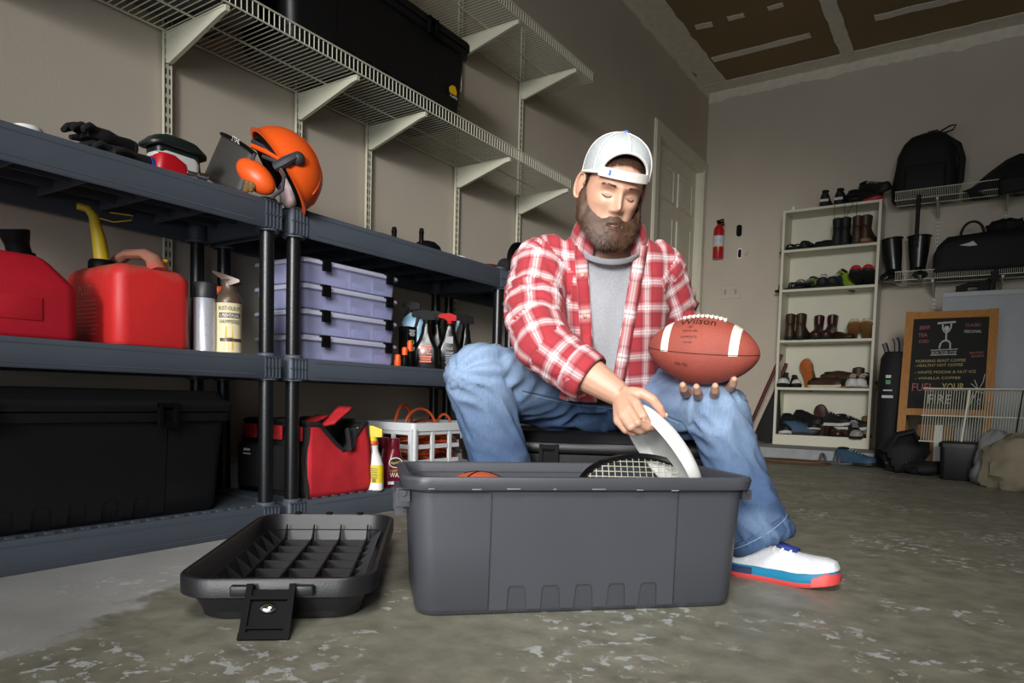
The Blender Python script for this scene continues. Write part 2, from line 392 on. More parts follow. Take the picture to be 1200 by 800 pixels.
# ================================================================ black resin shelving units
M_resin = mat('grey_resin', '#4b525c', .5, var=.08, scale=6, bump=.12, bscale=250)
M_pole = mat('black_pole', '#131416', .33, var=.1, bump=.1, bscale=200)
XF, XBK = -1.88, -2.325
def shelf_unit(label, y0, y1, x0=XBK, x1=XF):
    L = y1-y0; W = x1-x0
    t = thing('shelving_unit', label, 'shelving unit', ((x0+x1)/2, (y0+y1)/2, 0), 0, 'dark resin shelving units along the side wall')
    px, py = W/2-.032, L/2-.034
    for k, (zb, zt) in enumerate(((.0, .085), (.492, .565), (.962, 1.052))):
        b = MB(); h = zt-zb
        rings = lambda ins, z: [(x, y, z) for x, y in rrect(W-2*ins, L-2*ins, .012, 3)]
        b.loft([rings(.012, zb+.003), rings(.003, zb), rings(0, zb+.004), rings(0, zt-.006), rings(.002, zt-.001), rings(.008, zt), rings(.03, zt)], None, (False, True))
        b.loft([rings(.012, zb+.003), rings(.012, zt-.008)], None, (False, False))
        b.loft([rings(.012, zt-.008), rings(.2, zt-.0081)], None, (False, True))
        for i in range(1, 7): b.cbox((0, -L/2+L*i/7, zt-.03), (W-.03, .005, .046))
        for i in range(1, 4): b.cbox((-W/2+W*i/4, 0, zt-.026), (.005, L-.03, .038))
        for s_ in (-1, 1):    # shallow mould line panels on the fascia
            yy0 = -L/2+.10; yy1 = L/2-.10
            for (za, zc) in ((zb+h*.16, zb+h*.20), (zb+h*.80, zb+h*.84)): b.cbox((s_*(W/2+.0004), 0, (za+zc)/2), (.0016, yy1-yy0, zc-za))
        if k == 0:
            for i in range(26): b.cbox((W/2-.02, -L/2+.08+i*(L-.16)/25, zt+.002), (.014, .018, .005))
        sh = b.build('shelf', M_resin, t)
        for sx in (-1, 1):
            for sy in (-1, 1):
                c = MB(); c.lathe([(.036, zb-.004), (.036, zb+.006), (.031, zb+.008), (.031, zt+.006), (.028, zt+.009)], T(sx*px, sy*py, 0), 20)
                for a in range(-2, 3): c.cbox((sx*(W/2-.001), sy*(py)+a*.0135, (zb+zt)/2), (.010, .0030, h-.004))
                for zz in (zb+.004, (zb+zt)/2, zt-.004): c.cbox((sx*(W/2-.001), sy*py, zz), (.010, .062, .004))
                c.build('socket', M_resin, t)
    for sx in (-1, 1):
        for sy in (-1, 1):
            for za, zc in ((.075, .500), (.560, .970)):
                MB().lathe([(.0225, za), (.0232, za+.01), (.0232, (za+zc)/2), (.0225, zc)], T(sx*px, sy*py, 0), 18).build('pole', M_pole, t)
    return t
shelf_unit('dark grey resin shelving unit holding the red gas cans', .25, 1.472)
shelf_unit('dark grey resin shelving unit holding the clear storage boxes', 1.508, 2.760)
shelf_unit('dark grey resin shelving unit mostly hidden behind the seated man', 2.796, 4.03)
# ================================================================ storage trunks and totes
M_tote = mat('tote_grey', '#43454b', .42, var=.06, scale=5, bump=.12, bscale=300)
M_trunk = mat('trunk_black', '#0d0d0f', .45, var=.1, scale=5, bump=.12, bscale=300)
M_black = mat('black_plastic', '#0b0b0c', .5, var=.1, spec=.10)
M_chrome = mat('chrome', '#d8d8d8', .12, 1, var=0)
M_yel = mat('logo_yellow', '#d6a90e', .5, var=0)
M_white = mat('white_print', '#e8e8e6', .5, var=0)
def tote_body(W, D, H, Wt, Dt, r=.035, notches=5, hollow=True, rim=True):
    """tapered trunk body standing on z=0: W,D at the floor, Wt,Dt under the rim"""
    b = MB()
    q = lambda z, o=0: (lambda k: (z, W+(Wt-W)*k+o, D+(Dt-D)*k+o, r+o/2))(z/H)
    secs = [(0, W-.02, D-.02, r-.01), (.004, W-.006, D-.006, r-.003), q(.014), q(H-.03)]
    if rim:
        secs += [(H-.028, Wt+.006, Dt+.006, r), (H-.026, Wt+.034, Dt+.034, r+.012), (H-.022, Wt+.038, Dt+.038, r+.014), (H-.006, Wt+.044, Dt+.044, r+.016), (H, Wt+.038, Dt+.038, r+.014),
                 (H, Wt+.006, Dt+.006, r), (H-.006, Wt-.002, Dt-.002, r)]
    if hollow:
        secs += [(H-.022, Wt-.006, Dt-.006, r), (H-.024, Wt-.03, Dt-.03, r-.01), (.012, W-.034, D-.034, r-.012)]
    b.rloft(secs, n=6)
    def front(x, z, o, side=-1):
        k = z/H; return (x*(1+(Wt/W-1)*k), side*((D+(Dt-D)*k)/2+o), z)
    gx = W*.285
    for side in (-1, 1):
        poly = [(-gx-.004, .012), (-gx+.006, H-.032), (gx-.006, H-.032), (gx+.004, .012)]
        bot = []
        nw = 2*gx/(notches+.5)
        for i in range(notches):
            c = gx-(i+.75)*nw
            bot += [(c+nw*.30, .012), (c+nw*.25, .056), (c+nw*.19, .062), (c-nw*.19, .062), (c-nw*.25, .056), (c-nw*.30, .012)]
        poly += bot
        n = len(poly); vs = [front(x, z, .0005, side) for x, z in poly]+[front(x, z, .0045, side) for x, z in poly]
        fs = [tuple(range(n, 2*n))]+[(k, (k+1) % n, n+(k+1) % n, n+k) for k in range(n)]
        b.add(vs, fs)
    for s_ in (-1, 1):           # corner shells standing a little proud of the middle panel
        rows = []
        for z in (.010, .016, H*.5, H-.034, H-.031):
            k = z/H; w_, d_ = W+(Wt-W)*k, D+(Dt-D)*k; o = .0045 if .012 < z < H-.033 else 0
            g = gx*(1+(Wt/W-1)*k)+.0075-.011*k
            pts = [(g, -d_/2), (g, -d_/2-o)]
            rr = r
            for a in range(0, 7):
                an = math.radians(-90+15*a); pts.append((w_/2-rr+(rr+o)*math.cos(an), -d_/2+rr+(rr+o)*math.sin(an)))
            for a in range(0, 7):
                an = math.radians(15*a); pts.append((w_/2-rr+(rr+o)*math.cos(an), d_/2-rr+(rr+o)*math.sin(an)))
            pts += [(g, d_/2+o), (g, d_/2)]
            rows.append([(s_*x, y, z) for x, y in pts])
        b.grid(rows)
    return b
def lid_mesh(Wt, Dt, z, h=.06, r=.04):
    b = MB()
    b.rloft([(z, Wt+.046, Dt+.046, r+.012), (z+.004, Wt+.052, Dt+.052, r+.014), (z+.026, Wt+.052, Dt+.052, r+.014), (z+.030, Wt+.046, Dt+.046, r+.012),
             (z+.031, Wt+.02, Dt+.02, r), (z+h-.008, Wt-.01, Dt-.01, r), (z+h, Wt-.03, Dt-.03, r-.01), (z+h, Wt-.16, Dt-.12, r-.02), (z+h-.008, Wt-.18, Dt-.14, r-.02)], n=6)
    return b
def latch_geo(w=.055, h=.07):
    b = MB()
    b.cbox((-w/2+.005, 0, 0), (.010, .014, h)).cbox((w/2-.005, 0, 0), (.010, .014, h)).cbox((0, .002, h/2-.007), (w, .012, .012)).cbox((0, .003, -h/2+.008), (w-.002, .012, .014)).cbox((0, .006, 0), (w-.012, .004, h-.01))
    return b
def trunk(name, label, W, D, H, loc, rz, material, latch_x=(-.22, .22), group='black lidded storage trunks'):
    t = thing(name, label, 'storage trunk', loc, rz, group)
    Wt, Dt = W+.05, D+.04
    tote_body(W, D, H, Wt, Dt, hollow=False, rim=False).build('body', material, t)
    rb = MB(); rb.rloft([(H-.034, Wt, Dt, .036), (H-.030, Wt+.032, Dt+.032, .045), (H-.006, Wt+.036, Dt+.036, .047), (H-.004, Wt, Dt, .036)], n=6); rb.build('rim', material, t)
    lid = lid_mesh(Wt, Dt, H-.002).build('lid', material, t)
    for x in latch_x:
        latch_geo().deform(lambda p: (p.x+x, p.y-Dt/2-.030, p.z+H-.012)).build('latch', M_black, t)
    for s_ in (-1, 1):
        MB().cbox((s_*(Wt/2+.026), 0, H-.04), (.034, .15, .035)).cbox((s_*(Wt/2+.034), 0, H-.06), (.014, .12, .03)).build('handle', material, t)
    return t
trunk('footlocker', 'big black lidded trunk on the bottom of the shelf unit under the red gas cans', .80, .34, .305, (-2.105, .875, .085), math.radians(90), M_trunk)
ut = trunk('footlocker', 'black lidded trunk with yellow logo up on the wire shelf', .92, .275, .335, (-2.16, 2.075, 1.662), math.radians(90), M_trunk)
trunk('footlocker', 'second black lidded trunk on the wire shelf, above the gas cans and work gloves', .86, .275, .30, (-2.16, 1.06, 1.662), math.radians(90), M_trunk)
lg = MB()
def ulogo(x, z): return (x, -.1535-.006*0-.0205*(z/.335)-.0055+.0005, z)
pts = [(-.024, .0), (-.03, .018), (-.012, .034), (.012, .036), (.026, .016), (.024, .0)]
lg.add([ulogo(x+.385, z+.115) for x, z in pts], [tuple(range(6))]); lo = lg.build('logo', M_yel, ut, smooth=0)
l2 = MB(); lettering(l2, 'PLANO', .011, lambda x, y: ulogo(x+.392, y+.10), .05); l2.build('logo_lettering', M_white, ut, smooth=0)
# ================================================================ things on the left shelving unit
M_red = mat('gas_can_red', '#c31a22', .42, var=.1, scale=7, bump=.1, bscale=120)
M_dust = None
def dusty(name, col, dust, z0, z1):
    m = mat(name, col, .5, var=.08, scale=7, bump=.12, bscale=120); nt = m.node_tree; b = nt.nodes['Principled BSDF']
    src = b.inputs['Base Color'].links[0].from_socket
    tc = node(nt, 'ShaderNodeTexCoord'); sp = node(nt, 'ShaderNodeSeparateXYZ'); nt.links.new(tc.outputs['Object'], sp.inputs[0])
    n = node(nt, 'ShaderNodeTexNoise'); n.inputs['Scale'].default_value = 22; n.inputs['Detail'].default_value = 5; nt.links.new(tc.outputs['Object'], n.inputs['Vector'])
    ma = node(nt, 'ShaderNodeMath', operation='MULTIPLY_ADD'); nt.links.new(n.outputs['Fac'], ma.inputs[0]); ma.inputs[1].default_value = .06; nt.links.new(sp.outputs['Z'], ma.inputs[2])
    mr = node(nt, 'ShaderNodeMapRange'); nt.links.new(ma.outputs[0], mr.inputs[0]); mr.inputs[1].default_value = z0; mr.inputs[2].default_value = z1; mr.inputs[4].default_value = .8
    mx = node(nt, 'ShaderNodeMix', data_type='RGBA'); nt.links.new(mr.outputs[0], mx.inputs[0]); nt.links.new(src, mx.inputs[6]); mx.inputs[7].default_value = C(dust)
    nt.links.new(mx.outputs[2], b.inputs['Base Color']); return m
M_redd = dusty('dusty_red', '#d02a2a', '#8a7560', .225, .285)
M_redo = dusty('old_red', '#b8182a', '#a04038', .30, .36)
M_yspout = mat('yellow_spout', '#b9a01c', .5, var=.1)
t = thing('gas_can', 'dusty red gas can with a yellow spout and a top handle', 'gas can', (-2.075, 1.085, .565), 0, 'red gas cans on the shelf')
b = MB(); w_, d_ = .30, .218
b.rloft([(0, w_-.03, d_-.03, .02), (.004, w_-.01, d_-.01, .03), (.014, w_, d_, .035), (.19, w_, d_, .035), (.205, w_-.008, d_-.008, .033), (.218, w_-.03, d_-.03, .028), (.226, w_-.07, d_-.06, .02)], n=6)
b.build('body', M_redd, t)
h = MB(); h.tube([(.125, .02, .215), (.105, .018, .250), (.07, .012, .268), (.0, 0, .272), (-.05, 0, .262), (-.075, 0, .235), (-.085, 0, .215)], [.030, .024, .020, .018, .020, .026, .03], 10, flat=.8); h.build('handle', M_redd, t)
v = MB(); v.lathe([(.014, 0), (.014, .012), (.009, .014), (.009, .022), (.013, .024), (.013, .03), (.002, .033)], T(.105, .045, .222), 12); v.cbox((.105, .045, .252), (.03, .008, .006)); v.build('vent_cap', M_yel, t)
c = MB(); c.lathe([(.036, 0), (.036, .018), (.031, .024), (.016, .026)], T(-.035, -.055, .224), 18); c.build('spout_collar', M_black, t)
s_ = MB(); s_.tube([(-.035, -.055, .245), (-.043, -.060, .31), (-.055, -.068, .372), (-.066, -.078, .392), (-.08, -.10, .397)], [.021, .018, .013, .011, .010], 12); s_.build('spout', M_yspout, t)
s_ = MB(); s_.tube([(-.05, -.063, .37), (-.02, -.03, .36), (0, .01, .372), (-.01, .02, .388), (-.04, -.03, .39)], .0018, 5); s_.build('tether', M_yspout, t)
lt = MB()
for k in range(9): lt.cbox((-.02-.006*0, -d_/2-.0005, .125-k*.0115), (.13-.01*(k % 3), .0012, .0022))
lettering(lt, 'PLUS', .026, lambda x, y: (x-.02, -d_/2-.0012, y+.142), .075)
lt.build('warning_print', mat('faded_print', '#c9837d', .6, var=0), t, smooth=0)
t = thing('gas_can', 'red gas can with sloping shoulders and a black spout', 'gas can', (-2.085, .775, .565), 0, 'red gas cans on the shelf'); t.scale = (1, 1, .82)
b = MB(); prof = [(-.135, .012), (-.135, .175), (-.09, .215), (-.04, .255), (.04, .262), (.075, .25), (.115, .17), (.135, .15), (.135, .012)]
# body swept across the shelf depth, shoulders along it
secs = [(0, .27, .215, .02), (.006, .285, .232, .03), (.016, .29, .24, .036), (.155, .29, .24, .036), (.17, .288, .236, .036), (.235, .25, .15, .03), (.25, .235, .125, .03), (.257, .20, .10, .02)]
rings = []
for z, a, bb, r in secs:
    k = max(0, (z-.165)/.09); rings.append([(x, y-.012*k, z) for x, y in rrect(a, bb, r, 6)])
b.loft(rings); b.build('body', M_redo, t)
b = MB(); b.rbox((.145, -.02, .09), (.006, .10, .07), .012, .002); b.build('grip_panel', M_redo, t)
h = MB(); h.tube([(-.02, .0, .245), (-.04, 0, .272), (-.08, 0, .272), (-.10, 0, .24)], .014, 8); h.build('handle', M_redo, t)
c = MB(); Ms = T(.04, .025, .250) @ R3(14, 8, 0)
c.lathe([(.034, 0), (.035, .016), (.028, .02), (.027, .04), (.029, .052), (.031, .06), (.035, .078), (.036, .086), (.031, .089), (.029, .08), (.018, .07)], Ms, 20, (True, True)); c.build('spout', M_black, t)
M_can = mat('silver_label', '#b4b6be', .35, .3, var=.04); M_alu = mat('aluminium', '#b9bcc0', .28, 1, var=.05)
M_dkcap = mat('dark_cap', '#26262a', .45, var=.05); M_brown = mat('bronze_plastic', '#5a4a3e', .35, .2, var=.05); M_cream = mat('cream_label', '#e3d7b0', .45, var=.04)
M_ink = mat('ink', '#2d2622', .6, var=0); M_gold = mat('label_gold', '#e0b84a', .5, var=.05); M_orange = mat('orange_plastic', '#e2561a', .42, var=.06)
def cyl(r, a, z, cx=0, cy=0): return (cx+r*math.cos(a), cy+r*math.sin(a), z)
FACE = math.radians(-32)      # the side of an upright can that looks towards the camera
def can_print(mb, txt, size, z, r, width=None, a0=FACE): return lettering(mb, txt, size, lambda x, y: cyl(r+.0007, a0+x/r, z+y), width)
p = on_x(240, 411, -1.955)
t = thing('spray_can', 'silver labelled spray can with a flat black cap', 'spray can', (-1.955, p.y, .565))
MB().lathe([(.030, 0), (.032, .002), (.032, .006), (.0315, .007), (.0315, .158), (.0322, .16), (.0322, .164), (.029, .168)], None, 24).build('body', M_can, t)
MB().lathe([(.033, .160), (.0335, .163), (.0335, .203), (.031, .207), (.001, .208)], None, 24).build('cap', M_dkcap, t)
lb = MB()
for k in range(14): lb.add([cyl(.0322, FACE+a, .03+.0095*k+dz) for a, dz in ((-.6, 0), (.5-.2*(k % 3), 0), (.5-.2*(k % 3), .0035), (-.6, .0035))], [(0, 1, 2, 3)])
lb.build('fine_print', mat('pale_print', '#8d8894', .6, var=0), t, smooth=0)
p = on_x(268, 413, -1.925)
t = thing('spray_can', 'cream labelled spray paint can with a bronze trigger top', 'spray can', (-1.925, p.y, .565))
MB().lathe([(.036, 0), (.0385, .002), (.0385, .006), (.0375, .008), (.0375, .148), (.0385, .15)], None, 28).build('body', M_cream, t)
MB().lathe([(.0385, .15), (.0388, .155), (.037, .168), (.028, .182), (.021, .196), (.020, .214), (.024, .222)], None, 28).build('shoulder', M_brown, t)
Mt = R3(0, 0, -58)
MB().loft([[(x, y, z+dz) for x, y, z, dz in q] for q in (
    [(-.038, -.018, .215, 0), (-.038, .018, .215, 0), (-.038, .018, .222, 0), (-.038, -.018, .222, 0)],
    [(-.01, -.022, .204, 0), (-.01, .022, .204, 0), (-.01, .02, .232, 0), (-.01, -.02, .232, 0)],
    [(.03, -.016, .232, 0), (.03, .016, .232, 0), (.03, .014, .244, 0), (.03, -.014, .244, 0)],
    [(.048, -.006, .243, 0), (.048, .006, .243, 0), (.048, .005, .250, 0), (.048, -.005, .250, 0)])], R3(0, 0, -145)).build('trigger_top', M_brown, t)
lb = MB(); can_print(lb, 'RUST-OLEUM', .0115, .128, .0378, .064); can_print(lb, 'HAMMERED', .0115, .088, .0378, .062, FACE+.08)
can_print(lb, 'SATIN', .006, .041, .0378, .02); lb.build('label_print', M_ink, t, smooth=0)
bd = MB()
for (z0, z1, a0, a1) in ((.105, .120, -.85, .95), (.034, .044, -.75, 1.2)):
    for k in range(10):
        u0, u1 = a0+(a1-a0)*k/10, a0+(a1-a0)*(k+1)/10
        bd.add([cyl(.0379, FACE+u, z) for u, z in ((u0, z0), (u1, z0), (u1, z1), (u0, z1))], [(0, 1, 2, 3)])
bd.build('label_band', M_brown, t, smooth=0)
lw = MB(); lettering(lw, 'UNIVERSAL', .010, lambda x, y: cyl(.0384, FACE+.05+x/.0384, .1075+y), .06); lw.build('band_print', M_white, t, smooth=0)
sw = MB()
for c0, w0 in ((-.25, .30), (.25, .12)):
    pl = [(c0-w0*.6, .004), (c0+w0*.9, .004), (c0+w0*.35, .05), (c0+w0*.25, .078), (c0, .084), (c0-w0*.2, .07)]
    sw.add([cyl(.0378, FACE+u, z) for u, z in pl], [tuple(range(6))])
sw.build('label_swoosh', M_gold, t, smooth=0)
t = thing('spray_can', 'silver can with orange top standing behind the two spray cans', 'spray can', (-2.03, 1.345, .565))
MB().lathe([(.031, 0), (.032, .003), (.032, .17), (.026, .182)], None, 22).build('body', M_alu, t)
MB().lathe([(.027, .178), (.033, .182), (.034, .205), (.030, .212), (.001, .213)], None, 22).build('cap', M_orange, t)
t = thing('spray_can', 'plain bare aluminium can tucked between the labelled spray cans', 'spray can', (-2.005, 1.268, .565))
MB().lathe([(.029, 0), (.030, .003), (.030, .158), (.026, .166), (.012, .168)], None, 22).build('body', M_alu, t); MB().lathe([(.012, .166), (.012, .18), (.006, .184)], None, 12).build('nozzle', M_black, t)
# ---- top deck of the left unit
ZT = 1.0525
M_glove = mat('glove_black', '#121112', .85, var=.2, scale=30, bump=.4, bscale=160); M_blue = mat('glove_blue', '#1d3f93', .8, var=.15, bump=.3)
def glove(label, loc, rz, m2, flip=1):
    t = thing('work_glove', label, 'glove', loc, rz, 'work gloves on the top of the left shelving unit')
    t.scale = (.78, .78, .78)
    b = MB()
    secs = [(-.11, .05, .05, .02), (-.10, .054, .055, .025), (-.05, .045, .05, .02), (.0, .062, .05, .022), (.05, .058, .045, .02), (.075, .03, .03, .012)]
    b.loft([[(x0, y, z+hh/2+.002) for y, z in rrect(w_*1.5, hh, r, 4)] for x0, w_, hh, r in [(s[0], s[1], s[2], s[3]) for s in secs]])
    b.deform(lambda p: p+Vector((0, 0, 1))*fbm(p+Vector(loc), 30, 2)*.006); b.build('palm', M_glove, t)
    for k, (y, L) in enumerate(((-.03, .07), (-.01, .085), (.012, .08), (.032, .06))):
        f = MB(); f.tube([(.05, y, .03), (.05+L*.5, y*1.1, .036), (.05+L*.85, y*1.15, .022), (.05+L, y*1.15, .012)], [.013, .0125, .0115, .008], 8); f.build('finger', M_glove, t)
    f = MB(); f.tube([(-.02, flip*.04, .03), (.03, flip*.066, .024), (.06, flip*.07, .014)], [.014, .013, .008], 8); f.build('thumb', M_glove, t)
    b = MB(); b.loft([[(x0, y, z+.029) for y, z in rrect(.085, .058, .026, 4)] for x0 in (-.118, -.105)]); b.build('cuff', m2, t)
    return t
glove('black work glove with a blue cuff lying on the top shelf edge', (-1.965, 1.000, ZT), math.radians(-82), M_blue)
glove('black work glove lying across another glove, no blue on it', (-1.99, .972, ZT+.042), math.radians(-72), M_glove, -1)
t = thing('round_tub', 'small white round tub at the camera end of the top shelf', 'tub', (-2.0, .80, ZT)); MB().lathe([(.03, 0), (.035, .003), (.035, .03), (.031, .036), (.001, .037)], None, 20).build('lid_top', M_white, t)
# small red and white lamp with a dark green hood
M_dgreen = mat('dark_green_plastic', '#17221f', .4, var=.08); M_redp = mat('red_plastic', '#b5121f', .35, var=.05); M_wp = mat('white_plastic', '#c9cbcb', .4, var=.03)
pc = on_x(203, 190, -1.955)
t = thing('electric_sander', 'small red and white hand tool with a dark green cap', 'tool', (-1.975, pc.y+.012, ZT), math.radians(92)); t.scale = (.84, .86, 1.12)
MB().rloft([(0.0, .15, .075, .02), (.004, .16, .085, .025), (.05, .165, .09, .03), (.062, .15, .08, .025)], n=5).build('body', M_wp, t)
b = MB(); b.rloft([(.002, .12, .09, .02, -.022, -.002), (.006, .125, .094, .025, -.022, -.002), (.040, .115, .095, .028, -.026, -.002), (.054, .08, .088, .03, -.04, -.001)], n=5); b.build('red_panel', M_redp, t)
b = MB(); b.rloft([(.056, .16, .08, .02), (.074, .16, .082, .02), (.076, .19, .10, .03), (.080, .215, .115, .04), (.086, .215, .115, .04), (.102, .16, .085, .03), (.108, .09, .05, .02)], n=5)
b.deform(lambda p: (p.x, p.y, p.z-(.9*p.x*p.x if p.z > .075 else 0))); b.build('cap', M_dgreen, t)
b = MB(); b.tube([(.075, -.03, .06), (.078, -.034, .02), (.076, -.034, .004)], .004, 6); b.build('strap', M_black, t)
t = thing('socket_bit', 'small chrome socket bit lying at the shelf edge by the helmet', 'tool bit', (on_x(231, 205, -1.895).x, on_x(231, 205, -1.895).y, ZT), math.radians(80))
MB().lathe([(.006, -.03), (.007, -.028), (.007, .0), (.010, .002), (.010, .028), (.008, .03)], T(0, 0, .011) @ R3(0, 90, 0), 12).build('shaft', M_chrome, t)
# ---- forestry helmet
M_hel = mat('helmet_orange', '#e8591a', .38, var=.05, scale=6); M_mesh = mat('visor_mesh', '#3f3d3b', .6, .2, var=.15, scale=220); M_gr = mat('dark_grey_plastic', '#35353a', .45, var=.06)
HD = 2.27
hb = at_d(318, 225, HD)
t = thing('forestry_helmet', 'orange forestry helmet with mesh visor and ear defenders lying tilted on the shelves', 'helmet', tuple(hb))
def HV(px, py, dd=0): return at_d(px, py, HD+dd)
ax_k = (RGT*.76+UPV*.55+FWD*.34).normalized(); ax_e = (RGT*.62-UPV*.79); ax_e = (ax_e-ax_k*ax_e.dot(ax_k)).normalized(); ax_n = ax_k.cross(ax_e).normalized()
hc = HV(327, 201, .03)
Mh = frame(hc, ax_e, ax_n, ax_k)
b = MB(); rings = []
for i in range(13):
    a = math.radians(90*i/12); cz = math.sin(a); cr = math.cos(a)**.85
    rings.append([(.142*cr*math.cos(u), .118*cr*math.sin(u), .128*cz) for u in [2*math.pi*k/40 for k in range(40)]])
lip = [(x*1.08, y*1.05, -.004) for x, y, z in rings[0]]; inner = [(x*.95, y*.95, z*.95+.002) for r_ in rings[::-1] for x, y, z in r_]
b.loft([[(x*.955, y*.95, z*.96) for x, y, z in r_] for r_ in rings[::-1]]+[[(x*.97, y*.97, -.006) for x, y, z in rings[0]], lip, [(x*1.0, y*1.0, .006) for x, y, z in rings[0]]]+rings[1:], Mh, (True, True)); b.build('shell', M_hel, t, world=True)
b = MB()
for off in (-.035, 0, .035):
    b.tube([Mh @ Vector((.142*math.cos(a)*math.cos(math.asin(min(1, abs(off)/.12))), off, .1295*math.sin(a)*math.sqrt(max(0, 1-(off/.118)**2)))) for a in [math.radians(18+144*k/20) for k in range(21)]], .0035, 6)
b.build('ridge', M_hel, t, world=True)
b = MB(); b.tube([Mh @ Vector((.118*math.cos(u), .098*math.sin(u), .004)) for u in [2*math.pi*k/36 for k in range(36)]], .008, 6, closed=True, flat=2.2, up=ax_k); b.build('headband', M_black, t, world=True)
b = MB(); b.sphere((0, 0, 0), (.060, .040, .048), 20, 12); b.deform(lambda p: HV(300, 207, -.075)+RGT*p.x*1.0-UPV*(p.x*.45)+UPV*p.z+FWD*p.y); b.build('ear_cup', M_hel, t, world=True)
b = MB(); b.sphere((0, 0, 0), (.048, .02, .04), 20, 12); b.deform(lambda p: HV(303, 209, -.03)+RGT*p.x-UPV*(p.x*.45)+UPV*p.z+FWD*p.y); b.build('ear_cushion', M_black, t, world=True)
b = MB(); b.sphere((0, 0, 0), (.055, .035, .045), 16, 10); b.deform(lambda p: HV(292, 205, .08)+RGT*p.x-UPV*(p.x*.45)+UPV*p.z+FWD*p.y); b.build('ear_cup', M_hel, t, world=True)
b = MB(); b.tube([HV(308, 183, -.075), HV(325, 190, -.085), HV(333, 205, -.08), HV(331, 222, -.07), HV(318, 232, -.07)], .006, 8); b.tube([HV(322, 196, -.08), HV(335, 189, -.085), HV(346, 183, -.075)], [.014, .017, .013], 8); b.sphere(HV(349, 186, -.06), .022, 12, 8); b.build('ear_arm', M_gr, t, world=True)
b = MB(); b.tube([HV(297, 166, -.05), HV(308, 172, -.06), HV(322, 184, -.07), HV(331, 189, -.07)], [.012, .012, .010, .008], 8, flat=.7); b.build('visor_pivot', M_gr, t, world=True)
b = MB(); b.tube([HV(296, 171, -.06), HV(312, 178, -.07), HV(328, 187, -.07)], [.013, .014, .010], 8, flat=.6); b.build('trim_strip', M_hel, t, world=True)
vis = []
for i in range(9):
    u = i/8; top = [HV(298, 180, -.09), HV(283, 166, -.075), HV(256, 155, -.02), HV(262, 158, .07)]; bot = [HV(284, 226, -.10), HV(262, 221, -.085), HV(236, 205, -.03), HV(240, 205, .07)]
    def bz(q): return q[0]*(1-u)**3+q[1]*3*u*(1-u)**2+q[2]*3*u*u*(1-u)+q[3]*u**3
    vis.append([bz(top).lerp(bz(bot), k/10) for k in range(11)])
b = MB(); b.grid(vis); o = b.build('mesh_visor', M_mesh, t, world=True); md = o.modifiers.new('thickness', 'SOLIDIFY'); md.thickness = .0025
b = MB(); tp = [v_[0] for v_ in vis]; b.tube(tp, .011, 8, flat=.6); b.build('visor_frame', M_black, t, world=True)
b = MB(); b.tube([v_[10] for v_ in vis], .004, 6); b.tube([v_ for v_ in vis[0]], .006, 6); b.build('visor_edge', M_gr, t, world=True)
b = MB(); bx_ = (tp[5]-tp[2]).normalized()*-1; b0 = tp[3]
lettering(b, 'STIHL', .014, lambda x, y: tp[3]-FWD*.0125+bx_*(x+.0)+(UPV-bx_*UPV.dot(bx_)).normalized()*(y-.006)-FWD*0, .05); b.build('visor_lettering', M_white, t, world=True, smooth=0)
M_fuzz = mat('tan_fleece', '#7a5a33', .95, var=.3, scale=60, bump=.6, bscale=90)
b = MB()
for k in range(9): b.sphere(HV(288+random.uniform(0, 14), 219+random.uniform(-6, 5), -.10), random.uniform(.008, .013), 8, 6)
b.build('fleece_liner', M_fuzz, t, world=True)
t = thing('rag', 'pink and white crumpled rag lying inside the helmet', 'rag', tuple(HV(338, 233, .03)))
b = MB(); b.sphere((0, 0, .02), (.03, .03, .05), 14, 10); b.deform(lambda p: p+Vector((1, .6, .3))*fbm(p, 40, 2)*.01); b.build('cloth', mat('pale_rag', '#c9b2b2', .9, var=.15), t)
# ================================================================ right shelving unit, middle deck
def clear_mat(name, col, fac):
    m = bpy.data.materials.new(name); m.use_nodes = True; nt = m.node_tree; b = nt.nodes['Principled BSDF']; out = nt.nodes['Material Output']
    b.inputs['Base Color'].default_value = C(col); b.inputs['Roughness'].default_value = .18
    tr = node(nt, 'ShaderNodeBsdfTransparent'); tr.inputs[0].default_value = (.90, .91, .98, 1); mx = node(nt, 'ShaderNodeMixShader'); mx.inputs[0].default_value = fac
    nt.links.new(tr.outputs[0], mx.inputs[1]); nt.links.new(b.outputs[0], mx.inputs[2]); nt.links.new(mx.outputs[0], out.inputs[0]); return m
M_clear = clear_mat('clear_blue_plastic', '#cdd1f4', .36); M_clear2 = clear_mat('clear_rim_plastic', '#e2e4f8', .62); M_cont = mat('sorted_hardware', '#b7b5da', .7, var=.35, scale=18)
BX0, BX1, BY0, BY1 = -2.215, -1.935, 1.605, 2.075
bxn = ['topmost clear blue storage box of the stack', 'second clear blue storage box from the top of the stack', 'third clear blue storage box from the top of the stack', 'lowest clear blue storage box of the stack, resting on the shelf']
